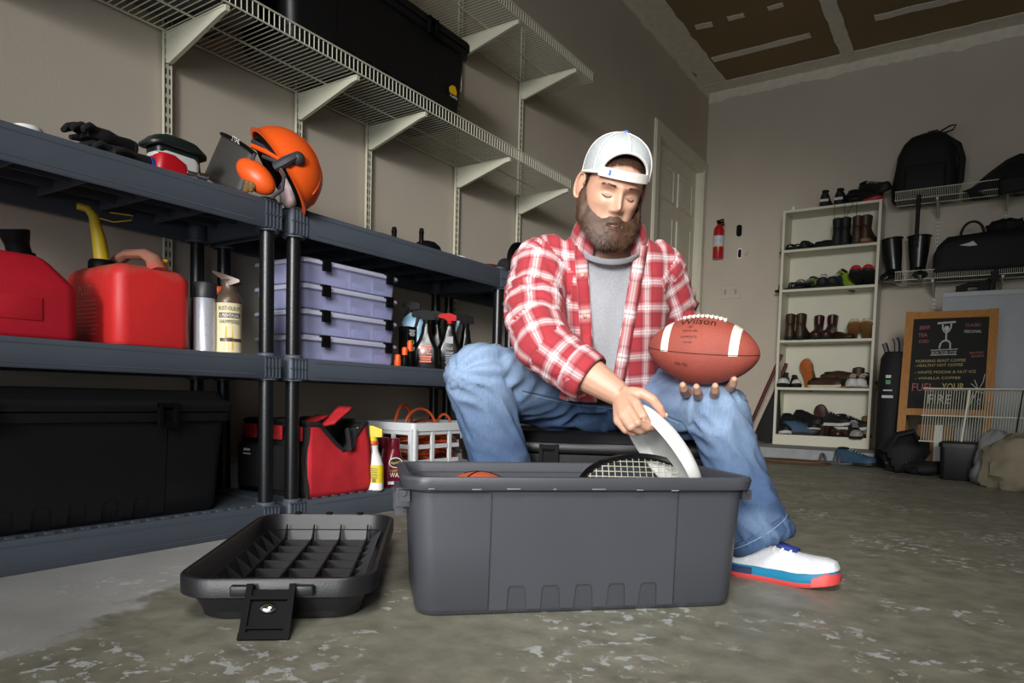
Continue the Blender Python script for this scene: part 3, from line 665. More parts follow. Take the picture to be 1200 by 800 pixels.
for i in range(4):
    z = .566+.0885*(3-i)
    t = thing('storage_box', bxn[i]+', black latches', 'storage box', ((BX0+BX1)/2, (BY0+BY1)/2, z), 0, 'clear blue storage boxes in a stack')
    w_, d_ = BX1-BX0, BY1-BY0
    MB().rloft([(0, w_-.035, d_-.035, .015), (.003, w_-.028, d_-.028, .018), (.068, w_-.014, d_-.014, .02), (.068, w_-.02, d_-.02, .018), (.004, w_-.034, d_-.034, .014)], n=4).build('body', M_clear, t)
    MB().rloft([(.066, w_, d_, .024), (.068, w_+.006, d_+.006, .026), (.076, w_+.006, d_+.006, .026), (.080, w_, d_, .024), (.0805, w_-.03, d_-.03, .02), (.087, w_-.034, d_-.034, .018), (.0875, w_-.06, d_-.06, .015)], n=4).build('lid', M_clear2, t)
    for fy in (-.30, .375):
        MB().cbox((w_/2+.006, fy*d_, .064), (.010, .034, .036)).cbox((w_/2+.001, fy*d_, .084), (.02, .034, .006)).build('latch', M_black, t, smooth=0)
    dv = MB()
    for k in range(1, 4): dv.cbox((0, -d_/2+d_*k/4, .034), (w_-.05, .002, .055))
    dv.cbox((0, 0, .034), (.002, d_-.05, .055)); dv.build('divider', M_clear2, t, smooth=0)
    cm = MB()
    for k in range(4):
        for s2 in (-1, 1):
            hh = random.uniform(.015, .04); cm.rbox((s2*w_/4*.95, -d_/2+d_*(k+.5)/4, .006+hh/2), (w_/2-.05, d_/4-.03, hh), .006, .006)
    cm.build('contents', M_cont, t, kind='stuff')
M_lblue = mat('pale_blue_plastic', '#7fa6bf', .4, var=.05); M_blk_gloss = mat('gloss_black', '#09090a', .22, var=.05); M_redcap = mat('red_trigger', '#b81519', .5, var=.05, spec=.15); M_teal = mat('teal_print', '#1f8f8c', .5, var=.05)
def bottle_loft(mb, secs, n=6): return mb.rloft(secs, n=n)
def trigger(mb, z, s=1, M=None):       # spray head: nozzle to -y
    mb.rloft([(z, .03*s, .03*s, .014*s), (z+.02*s, .03*s, .03*s, .014*s)], M, 5)
    vs = [[(x*s, y*s, z+zz*s) for x in (-.013, .013) for zz in (0,)] for y in (0,)]
    prof = [(.035, .022), (.035, .05), (.0, .062), (-.045, .058), (-.062, .05), (-.062, .036), (-.03, .032), (-.015, .02)]
    F = frame((0, 0, z), (0, 1, 0), (0, 0, 1), (1, 0, 0))
    mb.prism([(a*s, b_*s) for a, b_ in prof], .026*s, (M or Matrix.Identity(4)) @ F @ T(0, 0, -.013*s)); return mb
def lever(mb, z, s=1, M=None):
    F = frame((0, 0, z), (0, 1, 0), (0, 0, 1), (1, 0, 0))
    prof = [(-.028, .036), (-.042, .036), (-.046, .01), (-.054, -.018), (-.046, -.02), (-.036, .005)]
    mb.prism([(a*s, b_*s) for a, b_ in prof], .018*s, (M or Matrix.Identity(4)) @ F @ T(0, 0, -.009*s)); return mb
def spray_bottle(label, loc, rz, mb_, mh, ml, H=.17, w_=.075, d_=.05, shape=None, head=1.0):
    t = thing('spray_bottle', label, 'spray bottle', loc, rz)
    secs = shape or [(0, w_-.01, d_-.01, .012), (.004, w_, d_, .018), (H*.45, w_, d_, .02), (H*.62, w_*.8, d_*.9, .02), (H*.78, w_*.62, d_*.82, .018), (H*.9, .04, .036, .016), (H, .028, .028, .013)]
    MB().rloft(secs, n=6).build('bottle', mb_, t)
    NZ = R3(0, 0, -90); trigger(MB(), H-.004, head, T(0, 0, H-.004) @ NZ @ T(0, 0, -H+.004)).build('spray_head', mh, t); lever(MB(), H-.004, head, NZ).build('trigger', ml, t)
    return t
ZM = .5655
def SY(px, X, py=428): return on_x(px, py, X).y
t = spray_bottle('pale blue spray bottle with black head behind the clear boxes', (-2.01, SY(484, -2.01), ZM), math.radians(30), M_lblue, M_black, M_black, .235, .10, .065, [(0, .095, .06, .015), (.005, .10, .066, .022), (.11, .10, .066, .024), (.15, .086, .06, .024), (.19, .10, .06, .024), (.215, .08, .05, .02), (.235, .03, .03, .013)], .8)
t = spray_bottle('black spray bottle with an orange printed label', (-1.945, SY(499, -1.945), ZM), math.radians(36), M_blk_gloss, M_black, M_black, .185, .115, .06, [(0, .105, .055, .015), (.005, .115, .06, .02), (.08, .108, .058, .022), (.12, .066, .05, .02), (.150, .045, .04, .018), (.17, .042, .04, .018), (.185, .034, .034, .015)], 1.0)
lb = MB(); YF = -.0307
for k, (yy, wd) in enumerate(((.092, .05), (.048, .056), (.038, .05), (.028, .055))): lb.cbox((.0, YF, yy), (wd*.9, .001, .006))
lettering(lb, 'OZ', .028, lambda x, y: (x, YF, y+.058), .052); lb.build('label_print', M_orange, t, smooth=0)
t = spray_bottle('glossy black spray bottle with a red trigger top', (-1.935, SY(526, -1.935), ZM), math.radians(40), M_blk_gloss, M_redcap, M_black, .200, .10, .062, [(0, .105, .055, .015), (.005, .118, .062, .02), (.09, .108, .06, .022), (.13, .074, .052, .02), (.165, .052, .044, .018), (.185, .05, .044, .018), (.2, .034, .034, .015)], .8)
lb = MB(); YF = -.0318
lb.cbox((.0, YF, .128), (.03, .001, .03)); lettering(lb, 'MAX', .013, lambda x, y: (x, YF, y+.085), .032)
for k in range(8): lb.cbox((0, YF, .075-.007*k), (.036-.006*(k % 2), .001, .003))
lb.build('label_print', mat('grey_print', '#9b9c9f', .5, var=0), t, smooth=0)
t = spray_bottle('black spray bottle with teal mark between two other black bottles', (-2.0, SY(511, -2.0), ZM), math.radians(34), M_blk_gloss, M_black, M_black, .20, .08, .055)
lb = MB(); lb.cbox((.01, -.0282, .035), (.035, .001, .03)); lb.build('label_print', M_teal, t, smooth=0)
t = spray_bottle('dark bottle with black head at the end of the bottle row', (-1.99, SY(545, -1.99), ZM), math.radians(44), M_blk_gloss, M_black, M_lblue, .205, .07, .055)
t = thing('product_box', 'slim black carton with a round green mark beside the clear boxes', 'box', (-1.995, SY(477, -1.995), ZM), math.radians(0))
MB().rbox((0, 0, .085), (.05, .055, .17), .002, .002).build('carton', M_black, t)
lb = MB(); lb.tube([(.0258, .010*math.cos(a), .105+.010*math.sin(a)) for a in [2*math.pi*k/16 for k in range(16)]], .0016, 5, closed=True); lb.build('mark', mat('green_print', '#4fae4a', .5, var=0), t)
lb = MB()
for k in range(9): lb.cbox((.0256, 0, .155-.0045*k if k < 6 else .085-.006*(k-6)), (.001, .036-.006*(k % 3), .002))
lb.build('print', M_white, t, smooth=0)
for px, X, hh, lab in ((466, -1.915, .045, 'tiny orange tube standing at the foot of the lowest clear box'), (474, -1.905, .075, 'small black and orange tube in front of the slim black carton'), (480, -1.915, .105, 'black tube with a bright orange cap band by the spray bottles')):
    t = thing('lubricant_tube', lab, 'tube', (X, SY(px, X, 430), ZM), 0)
    MB().lathe([(.0125, 0), (.0135, .002), (.0135, hh*.55), (.011, hh*.6)], None, 14).build('body', M_orange if hh < .05 else M_black, t)
    MB().lathe([(.0115, hh*.56), (.0118, hh*.9), (.009, hh), (.001, hh+.001)], None, 14).build('cap', M_orange, t)
# ---- top deck of the right unit
t = thing('garden_nozzle', 'black conical nozzle lying on the right shelving unit, shorter stub', 'nozzle', (-1.965, on_x(462, 270, -1.965).y, ZT))
MB().lathe([(.035, 0), (.035, .01), (.022, .016), (.010, .024), (.010, .04), (.0115, .042), (.0085, .062), (.001, .063)], None, 16).build('stub', M_black, t)
MB().rbox((.0, -.05, .010), (.05, .11, .02), .01, .006).build('base', M_black, t)
t = thing('ear_defender', 'black domed cup with an upright stub on the right shelving unit', 'cup', (-1.985, on_x(500, 280, -1.985).y, ZT))
MB().lathe([(.065, 0), (.066, .008), (.058, .03), (.040, .046), (.020, .052), (.001, .053)], None, 20).build('dome', M_black, t)
MB().lathe([(.010, .03), (.010, .075), (.0115, .077), (.0085, .095), (.001, .096)], T(0.01, -.045, 0), 12).build('stub', M_black, t)
t = thing('round_tub', 'flat white round tub lying on the right shelving unit', 'tub', (-1.96, on_x(534, 293, -1.96).y, ZT)); MB().lathe([(.05, 0), (.052, .003), (.052, .010), (.046, .014), (.001, .015)], None, 24).build('lid_top', M_white, t)
t = thing('red_cap', 'dark red rounded cap at the end of the right shelving unit', 'cap', (-1.97, on_x(574, 303, -1.97).y, ZT)); MB().lathe([(.045, 0), (.046, .01), (.036, .026), (.001, .032)], None, 18).build('cap_top', mat('dark_red', '#5a1512', .5), t)
t = thing('foam_roller', 'black rounded foam grip lying beside the seated man', 'grip', (-1.975, on_x(592, 310, -1.975).y+.03, ZT)); MB().lathe([(.001, -.07), (.03, -.068), (.038, -.055), (.040, 0), (.038, .055), (.03, .068), (.001, .07)], T(0, 0, .041) @ R3(90, 0, 10), 18).build('grip_foam', M_glove, t)
t = thing('wheel', 'small black wheel standing on the shelf behind the man', 'wheel', (-1.99, on_x(603, 300, -1.99).y+.04, ZT)); MB().tube([(0.0, .07*math.cos(a), .095+.07*math.sin(a)) for a in [2*math.pi*k/24 for k in range(24)]], .026, 10, closed=True, flat=.8).build('tyre', M_black, t)
MB().lathe([(.02, -.012), (.022, 0), (.02, .012)], T(0, 0, .095) @ R3(0, 90, 0), 14).cbox((0, 0, .095), (.012, .02, .12)).cbox((0, 0, .095), (.012, .12, .02)).build('hub', M_gr, t)
# ---- bottom deck of the right unit: tool bag, bottles, crate
ZB = .0865
M_bagr = mat('red_canvas', '#c2212c', .8, var=.1, scale=20, bump=.3, bscale=300); M_bagb = mat('black_canvas', '#131315', .8, var=.15, scale=20, bump=.3, bscale=300)
t = thing('tool_bag', 'open red and black canvas tool bag on the lowest shelf', 'bag', (-2.09, 1.752, ZB), 0)
W2, D2 = .185, .155
def bagp(x, y, z):       # slightly slumped canvas
    k = z/.25; return Vector((x*(1-.06*k)+.006*fbm((y*1, z, x), 12, 2), y*(1-.10*k)+.006*fbm((x+3, z, y), 12, 2), z))
def topz(x): return .262-.065*max(0, 1-(abs(x-.02)/.11)**2) if False else .262
b = MB()     # red end panel looking to the room, top edge dips in the middle
rows = []
for i in range(13):
    v_ = i/12; rows.append([])
    for k in range(15):
        y = -D2+2*D2*k/14; zt = .235+.03*(abs(y)/D2)**2 if y < 0 else .165+.055*abs((y-.055)/.11)
        zt = min(.262, .255-.10*max(0, 1-abs(y-.02)/.12))
        rows[-1].append(bagp(W2+.012*math.sin(v_*3.1), y, zt*v_))
b.grid(rows); o = b.build('end_panel', M_bagr, t); o.modifiers.new('thickness', 'SOLIDIFY').thickness = .006
b = MB(); rows = [[bagp(-W2, y, .255*i/8) for y in [(-D2+2*D2*k/14) for k in range(15)]] for i in range(9)]; b.grid(rows); o = b.build('end_panel', M_bagr, t); o.modifiers.new('thickness', 'SOLIDIFY').thickness = .006
for s_ in (-1, 1):
    b = MB(); rows = [[bagp(-W2+2*W2*k/16, s_*(D2+.010*math.sin(i/10*3.1)), .262*i/10) for k in range(17)] for i in range(11)]
    b.grid(rows); o = b.build('side_panel', M_bagb, t); o.modifiers.new('thickness', 'SOLIDIFY').thickness = .006
MB().rbox((0, 0, .006), (2*W2, 2*D2, .010), .02, .004).build('bottom', M_bagb, t)
for x0 in (-.11, .03, .135):
    b = MB(); b.rbox((x0, -D2-.006, .222), (.07, .012, .05), .006, .004); b.build('red_patch', M_bagr, t)
b = MB()
for x0 in (-.10, .04): b.rbox((x0, -D2-.014, .10), (.125, .03, .16), .012, .01)
b.build('pocket', M_bagb, t)
b = MB(); b.cbox((-.10, -D2-.031, .155), (.035, .002, .008)).cbox((-.10, -D2-.031, .140), (.04, .002, .005)); b.build('logo', M_white, t, smooth=0)
b = MB(); pts_ = []
for k in range(41):
    u = 2*math.pi*k/40; pts_.append(bagp(W2*math.cos(u)*1.02 if abs(math.cos(u)) < .7 else math.copysign(W2, math.cos(u)), D2*math.sin(u)*1.25 if abs(math.sin(u)) < .75 else math.copysign(D2, math.sin(u)), .255))
pp = []
for y in np.linspace(-D2, D2, 21): pp.append(bagp(W2, y, min(.262, .255-.10*max(0, 1-abs(y-.02)/.12))))
for x in np.linspace(W2, -W2, 12)[1:]: pp.append(bagp(x, D2, .262))
for y in np.linspace(D2, -D2, 10)[1:]: pp.append(bagp(-W2, y, .258))
for x in np.linspace(-W2, W2, 12)[1:-1]: pp.append(bagp(x, -D2, .262))
b.tube(pp, .009, 8, closed=True); b.build('rim_binding', M_bagb, t)
b = MB()
for s_ in (-1, 1): b.tube([bagp(W2+.004, s_*D2, z) for z in np.linspace(0, .25, 8)], .005, 6)
b.build('piping', M_bagb, t)
b = MB(); b.tube([bagp(W2, .04, .235), bagp(W2+.02, .03, .19), bagp(W2+.02, .022, .165), bagp(W2+.012, .05, .175), bagp(W2-.01, .09, .235)], .008, 8, flat=2); b.build('carry_strap', M_bagb, t)
b = MB(); rows = [[(W2-.05+.05*u-.03, -.03+.09*v_+.02*u, .245+.075*v_*(1-.25*u)+.015*u) for u in np.linspace(0, 1, 6)] for v_ in np.linspace(0, 1, 6)]; b.grid(rows); o = b.build('flap', M_bagr, t); o.modifiers.new('thickness', 'SOLIDIFY').thickness = .010
b = MB(); rows = [[(W2-.13+.06*u, -.10+.10*v_, .25+.035*v_) for u in np.linspace(0, 1, 5)] for v_ in np.linspace(0, 1, 5)]; b.grid(rows); o = b.build('flap', M_bagr, t); o.modifiers.new('thickness', 'SOLIDIFY').thickness = .008
M_hdpe = mat('white_bottle', '#dcdcd8', .4, var=.03); M_ytrig = mat('yellow_trigger', '#ecc312', .4, var=.05); M_maroon = mat('maroon_bottle', '#641020', .3, var=.08); M_ylab = mat('yellow_label', '#d9c219', .5, var=.12, scale=30)
p = on_z(438, 579, ZB)
t = spray_bottle('white spray bottle with a yellow trigger head beside the red bag', (-1.912, on_x(436, 579, -1.912).y, ZB), math.radians(34), M_hdpe, M_ytrig, M_orange, .185, .085, .055,
                 [(0, .075, .048, .012), (.004, .085, .056, .018), (.095, .082, .054, .02), (.125, .062, .046, .02, 0, .006), (.15, .04, .034, .016, 0, .008), (.172, .036, .032, .015, 0, .004), (.185, .03, .03, .014)], 1.05)
MB().lathe([(.0165, .172), (.0175, .174), (.0175, .186), (.016, .188)], None, 16).build('collar', M_orange, t)
b = MB(); b.rloft([(.03, .0858, .0568, .019), (.098, .0835, .0556, .0205)], n=6, caps=(False, False)); b.build('label', M_ylab, t)
b = MB()
for k in range(6): b.cbox((.0, -.0289, .085-.007*k), (.05, .001, .003))
b.cbox((.012, -.0289, .04), (.014, .001, .014)); b.build('label_print', mat('olive_print', '#7d7020', .5, var=0), t, smooth=0)
def wax(label, loc, rz, prn):
    t = thing('wax_bottle', label, 'bottle', loc, rz, 'maroon car wax bottles')
    MB().rloft([(0, .075, .045, .012), (.004, .085, .052, .02), (.02, .088, .054, .022), (.075, .086, .054, .022), (.105, .07, .05, .022), (.125, .056, .046, .021), (.150, .048, .042, .02), (.156, .036, .034, .016)], n=6).build('bottle', M_maroon, t)
    MB().rloft([(.154, .042, .038, .017), (.157, .044, .040, .018), (.190, .040, .036, .016), (.193, .034, .030, .014)], n=6).build('cap', M_maroon, t)
    if prn:
        b = MB(); b.tube([(.026*math.cos(a), -.0272, .098+.019*math.sin(a)) for a in [2*math.pi*k/20 for k in range(20)]], .002, 5, closed=True); b.build('badge_ring', M_white, t)
        b = MB(); b.cbox((0, -.0274, .098), (.044, .001, .028)); b.build('badge', mat('navy_badge', '#1a2233', .5, var=0), t, smooth=0)
        b = MB(); lettering(b, "Meguiar's", .011, lambda x, y: (x, -.0285, y+.094+.15*x), .042); lettering(b, 'CLEANER', .010, lambda x, y: (x, -.0282, y+.062), .05); b.build('gold_print', M_gold, t, smooth=0)
        b = MB(); lettering(b, 'WAX', .019, lambda x, y: (x+.002, -.0282, y+.040), .05); b.cbox((-.01, -.0275, .018), (.04, .001, .012)); b.build('white_print', M_white, t, smooth=0)
wax('maroon wax bottle with a round badge, the front of the pair', (-1.925, on_x(461, 577, -1.925).y, ZB), math.radians(58), True)
wax('maroon bottle behind the badge-labelled wax bottle', (-1.985, on_x(449, 575, -1.985).y, ZB), math.radians(70), False)
M_crate = mat('white_crate', '#d3d6d8', .45, var=.04); M_cord = mat('orange_cord', '#b4471c', .5, var=.12, scale=30)
CX0, CX1, CY0, CY1, CH = -2.27, -1.935, 2.175, 2.655, .250
t = thing('milk_crate', 'white open-lattice plastic crate full of orange cord', 'crate', ((CX0+CX1)/2, (CY0+CY1)/2, ZB)); w_, d_ = CX1-CX0, CY1-CY0
MB().rloft([(CH-.035, w_, d_, .014), (CH-.034, w_+.012, d_+.012, .018), (CH, w_+.012, d_+.012, .018), (CH, w_-.012, d_-.012, .010), (CH-.035, w_-.012, d_-.012, .01), (CH-.035, w_, d_, .014)], n=4, caps=(False, False)).build('rim', M_crate, t)
MB().rbox((0, 0, .006), (w_, d_, .012), .012, .003).build('bottom', M_crate, t)
for s_ in (-1, 1):
    for axis in (0, 1):
        L_, o_ = (d_, w_/2) if axis == 0 else (w_, d_/2); n_ = 4 if axis == 0 else 3; b = MB()
        for zz, hh in ((.02, .03), (.085, .018), (.150, .018), (CH-.035, .03)): b.cbox((0, o_*s_-s_*.004, zz), (L_-.01, .007, hh))
        for k in range(n_+1):
            x = -L_/2+.008+(L_-.016)*k/n_; ww = .040 if k in (0, n_) else .018; b.cbox((x, o_*s_-s_*.003, CH/2-.01), (ww, .010, CH-.03))
        if axis == 0: b.deform(lambda p: (p.y, p.x, p.z))
        b.build('lattice', M_crate, t, smooth=0)
t = thing('extension_cord', 'orange extension cord coiled in loops inside the white crate', 'extension cord', ((CX0+CX1)/2, (CY0+CY1)/2, ZB+.012))
b = MB(); pts_ = []
for k in range(430):
    a = k*.26; lv = k/430; rr = .125+.02*math.sin(k*.37); pts_.append((rr*math.cos(a)*.95, rr*1.2*math.sin(a)+.01*math.sin(k*.11), .012+.17*abs(math.sin(lv*6.2))*.9+.012*math.sin(k*.9)))
b.tube(pts_, .0062, 6)
def loop(cx, cy, rx, rz_, z0, ang):
    return [(cx+rx*math.cos(u)*math.cos(ang), cy+rx*math.cos(u)*math.sin(ang), z0+rz_*math.sin(u)) for u in [math.pi*(-.15+1.3*k/18) for k in range(19)]]
b.tube(loop(.06, -.075, .075, .085, .21, 1.2), .0062, 6); b.tube(loop(.02, -.14, .07, .11, .20, 1.75), .0062, 6); b.tube(loop(.05, .10, .035, .07, .20, .9), .0062, 6); b.tube(loop(-.03, .06, .11, .03, .21, 1.57), .0062, 6)
b.build('cord_loops', M_cord, t)
# ================================================================ back wall: bookcase of shoes
M_bkw = mat('white_laminate', '#d6d2bd', .45, var=.04, scale=4)
BF = 6.57
bl, br = on_y(911.5, 383, BF).x, on_y(1026, 380, BF).x
zt_, zb_ = on_y(918, 247, BF).z, .098
BWD = br-bl
t = thing('bookcase', 'tall white bookcase crammed with shoes by the back wall', 'bookcase', ((bl+br)/2, BF+.14, zb_)); BK = t
HB = zt_-zb_
for s_ in (-1, 1): MB().rbox((s_*(BWD/2-.011), 0, HB/2), (.022, .28, HB), .001, .001).build('side_panel', M_bkw, t, smooth=0)
MB().box(-BWD/2+.02, .128, .06, BWD/2-.02, .136, HB-.01).build('back_panel', M_bkw, t, smooth=0)
MB().rbox((0, 0, HB-.011), (BWD-.044, .279, .022), .001, .001).build('top_panel', M_bkw, t, smooth=0)
MB().box(-BWD/2+.022, -.134, 0, BWD/2-.022, -.118, .072).build('kickboard', M_bkw, t, smooth=0)
SZ = [zt_]
for y in (511, 456, 399, 340, 293): pass
lv = [on_y(915, y, BF).z for y in (293.5, 339.5, 398.5, 453.5)]+[zb_+.092]
for z in lv:
    MB().rbox((0, 0, z-zb_-.011), (BWD-.044, .272, .022), .001, .001).build('shelf', M_bkw, t, smooth=0)
SZ += lv
for k in range(4): MB().lathe([(.004, 0), (.005, .003), (.001, .005)], T(.0+.01*k, .127, lv[k]-zb_+.10) @ R3(90, 0, 0), 8).build('peg', M_slot, t)
# ---- shoes
def sm(name, col, rough=.65): return mat('shoe_'+name, col, rough, var=.15, scale=40, bump=.15, bscale=200)
SM = dict(black=sm('black', '#0d0d0e'), dark=sm('dark', '#1b1b1e'), brown=sm('brown', '#3b2415', .5), tan=sm('tan', '#8a6238'), red=sm('red', '#c02a2e'), white=sm('white', '#c9c9c4'), navy=sm('navy', '#1c2a44'),
          grey=sm('grey', '#55575b'), green=sm('green', '#7d9a22'), silver=sm('silver', '#9b948c'), orange=sm('orange', '#b5622c'), cream=sm('cream', '#cfc6aa'), oxblood=sm('oxblood', '#3a1712', .35), lin=sm('lining', '#0a0a0a', .9), blue=sm('slate_blue', '#2b4a63'))
def shoe(kind, label, loc, rz, up, sole, lace=None, toe=None, L=.31, group='shoes on the white bookcase', rot=None, W=.104, cat='shoe', heelc=None):
    t = thing(kind, label, cat, loc, math.radians(rz), group, rot)
    s = L/.285; sw = W/.1*s
    # outline half-width along the foot, y from heel(+) to toe(-)
    ys = [.142, .136, .12, .09, .05, .01, -.03, -.07, -.10, -.125, -.138, -.1425]
    ws = [.010, .024, .034, .037, .035, .035, .040, .0485, .047, .036, .020, .006]
    sh = {'sneaker': .026, 'boot': .028, 'sandal': .020, 'dress_shoe': .016, 'loafer': .016, 'clog': .024}.get(kind, .024)
    spr = lambda y: (.012 if kind == 'sneaker' else .006)*max(0, (-y-.07)/.07)**2
    o = [(w_, y) for w_, y in zip(ws, ys)]+[(-w_, y) for w_, y in zip(ws[::-1], ys[::-1])]
    b = MB(); b.loft([[(x*sw*k, y*s*k2, z+spr(y)) for x, y in o] for k, k2, z in ((.94, .97, 0), (1.0, 1.0, .004), (1.03, 1.02, sh*.8), (1.0, 1.0, sh))])
    b.build('sole', SM[sole], t)
    hs = {'sneaker': [.062, .07, .078, .082, .080, .074, .060, .048, .042, .036, .028, .010],
          'boot': [.10, .11, .118, .122, .118, .095, .068, .052, .048, .044, .032, .010],
          'dress_shoe': [.055, .062, .068, .070, .066, .060, .048, .038, .034, .030, .022, .008],
          'loafer': [.050, .058, .062, .058, .048, .052, .046, .036, .032, .029, .022, .008],
          'clog': [.03, .035, .04, .045, .055, .060, .056, .050, .046, .040, .028, .010],
          'sandal': [.0]*12}[kind]
    hs = [h*(1.0 if kind == 'boot' else 1.22) for h in hs]
    if kind != 'sandal':
        rings = []
        for y, w_, h in zip(ys, ws, hs):
            ring = []
            for k in range(13):
                a = math.pi*k/12; c_, s2 = math.cos(a), math.sin(a)
                nar = 1-(.08 if kind == 'boot' else .30)*min(1, h/.085)*(s2**2)
                ring.append((math.copysign(abs(c_)**.7, c_)*w_*.97*sw*nar, y*s, sh-.004+spr(y)+h*s*(abs(s2)**.75)))
            rings.append(ring)
        b = MB(); b.loft(rings)
        if kind == 'boot': b.loft([[(x, y+.085*s+.01*s*(z-.1), sh+z*s) for x, y in circ(rx*sw, 16, ry*s)] for z, rx, ry in ((.04, .030, .042), (.09, .033, .050), (.14, .037, .055), (.175, .039, .057), (.178, .035, .052))])
        b.build('upper', SM[up], t)
        b = MB(); top = hs[3]; yc = .085 if kind != 'clog' else .075
        b.sphere((0, yc*s, sh+(.178*s if kind == 'boot' else -.002+top*s*.97)), ((.033 if kind == 'boot' else .027)*sw, .042*s, .010*s), 14, 8); b.build('lining', SM['lin'], t)
        if lace:
            b = MB()
            for k in range(5):
                y = .035-.021*k; h = np.interp(-y, [-v for v in ys], hs)*(1.0)
                b.tube([(q*.020*sw, y*s+.003*abs(q), sh-.004+h*s*(1-.10*q*q)+.003) for q in (-1, -.5, 0, .5, 1)], .0022*s, 5)
            for q in (-1, 1): b.tube([(0, .035*s, sh+.085*s), (q*.02*s, .03*s, sh+.09*s), (q*.033*s, .015*s, sh+.075*s), (q*.02*s, .03*s, sh+.078*s)], .0016*s, 5)
            b.build('laces', SM[lace], t)
        if toe:
            rings = []
            for y, w_, h in list(zip(ys, ws, hs))[8:]:
                rings.append([(math.copysign(abs(math.cos(math.pi*k/12))**.7, math.cos(math.pi*k/12))*w_*1.0*sw*(1-.25*min(1, h/.085)*math.sin(math.pi*k/12)**2), y*s*1.008, sh-.003+spr(y)+(h+.0015)*s*math.sin(math.pi*k/12)**.75) for k in range(13)])
            b = MB(); b.loft(rings); b.build('toe_cap', SM[toe], t)
        if heelc:
            b = MB(); b.rbox((0, .139*s, sh+.014*s), (.062*sw, .014, .020*s), .004, .003); b.build('heel_tab', SM[heelc], t)
    else:
        for y, h in ((-.06, .045), (-.03, .05), (.075, .055)):
            b = MB(); wv = np.interp(-y, [-v for v in ys], ws)*sw
            b.tube([(math.cos(a)*wv, y*s+.01*math.sin(a), sh-.004+h*s*math.sin(a)) for a in [math.pi*k/10 for k in range(11)]], .006*s, 6, flat=1.8, up=(0, 1, 0)); b.build('strap', SM[up], t)
    return t
def sx(px, lvl): return on_y(px, {0: 243, 1: 290, 2: 337, 3: 398, 4: 455, 5: 509}[lvl], BF+.08).x
def put(kind, lvl, px, rz, up, sole, label, dy=.10, dz=0, rot=None, **kw):
    return shoe(kind, label, (sx(px, lvl), BF+dy, SZ[lvl]+.001+dz), rz, up, sole, rot=rot, **kw)
P = math.pi
put('sneaker', 0, 967, 183, 'black', 'black', 'black sneaker with pale heel on top of the bookcase, nearest its left end', heelc='white', dy=.13)
put('sneaker', 0, 986, 176, 'black', 'black', 'black sneaker with pale heel on top of the bookcase, second from its left end', heelc='white', dy=.13)
put('sandal', 0, 1001, 10, 'black', 'black', 'flat black sandal on top of the bookcase between the sneakers')
put('sneaker', 0, 1011, 70, 'black', 'red', 'black sneaker with a red sole edge lying on top of the bookcase', lace='dark')
put('sneaker', 0, 1025, 50, 'black', 'dark', 'black sneaker with a white mark at the right end of the bookcase top', lace='white', rot=(0, math.radians(-20), math.radians(50)), dz=.065)
put('sandal', 1, 924, 40, 'black', 'black', 'black sandal at the far left of the shelf below the bookcase top', L=.26)
put('sandal', 1, 934, 5, 'black', 'black', 'black sandal second along the shelf below the bookcase top', L=.26, dy=.12)
put('clog', 1, 946, -8, 'black', 'black', 'black clog beside the two sandals on the second tier', L=.25)
put('clog', 1, 967, 78, 'black', 'black', 'low black clog turned sideways in front of the black boots', L=.24, dy=.12)
put('boot', 1, 981, 186, 'black', 'black', 'black ankle boot heel outwards, nearer the clog', lace=None)
put('boot', 1, 992, 178, 'black', 'black', 'black ankle boot heel outwards, beside the brown boots')
put('boot', 1, 1005, 182, 'brown', 'brown', 'brown ankle boot heel outwards, beside the black boots')
put('boot', 1, 1018, 170, 'brown', 'tan', 'brown ankle boot with tan sole at the end of the second tier')
put('sandal', 2, 925, 60, 'black', 'black', 'flat black sandal at the left of the tier with the green shoes')
put('sandal', 2, 935, 20, 'silver', 'dark', 'pale strappy sandal with its strap up, nearer the bookcase side', dz=.03, dy=.16)
put('sandal', 2, 947, 15, 'silver', 'dark', 'pale strappy sandal next to the green sneaker', dz=.03, dy=.16)
put('sneaker', 2, 953, 25, 'green', 'dark', 'green and dark sneaker behind the navy pair', dy=.16, lace='dark')
put('sneaker', 2, 964, 8, 'navy', 'black', 'navy sneaker with white laces, left of its pair', lace='white', toe='dark', dy=.085)
put('sneaker', 2, 979, -6, 'navy', 'black', 'navy sneaker with white laces, right of its pair', lace='white', toe='dark', dy=.085)
put('sneaker', 2, 985, 95, 'green', 'navy', 'yellow green sneaker propped toe up behind the navy pair', rot=(math.radians(38), 0, math.radians(60)), dy=.20, dz=.03, L=.25)
put('sneaker', 2, 1003, 4, 'navy', 'dark', 'dark sneaker with red toe and white tongue, left of the red-toed pair', toe='red', lace='white', rot=(math.radians(-20), 0, 0), dz=.05, dy=.12)
put('sneaker', 2, 1017, -3, 'navy', 'dark', 'dark sneaker with red toe and white tongue, right of the red-toed pair', toe='red', lace='white', rot=(math.radians(-20), 0, 0), dz=.05, dy=.12)
put('boot', 3, 926, 187, 'brown', 'black', 'brown ankle boot at the left end of the middle tier')
put('boot', 3, 941, 176, 'brown', 'black', 'brown ankle boot, second on the middle tier')
put('boot', 3, 957, 4, 'oxblood', 'black', 'dark red leather boot toe outwards, left of the oxblood pair', lace='black')
put('boot', 3, 971, -5, 'oxblood', 'black', 'dark red leather boot toe outwards, right of the oxblood pair', lace='black')
put('loafer', 3, 980, 60, 'brown', 'black', 'brown loafer turned sideways behind the oxblood boots', dy=.18)
put('loafer', 3, 999, 16, 'tan', 'tan', 'tan loafer with cream lining, left of the tan pair', toe='cream', rot=(math.radians(-24), 0, math.radians(12)), dz=.06)
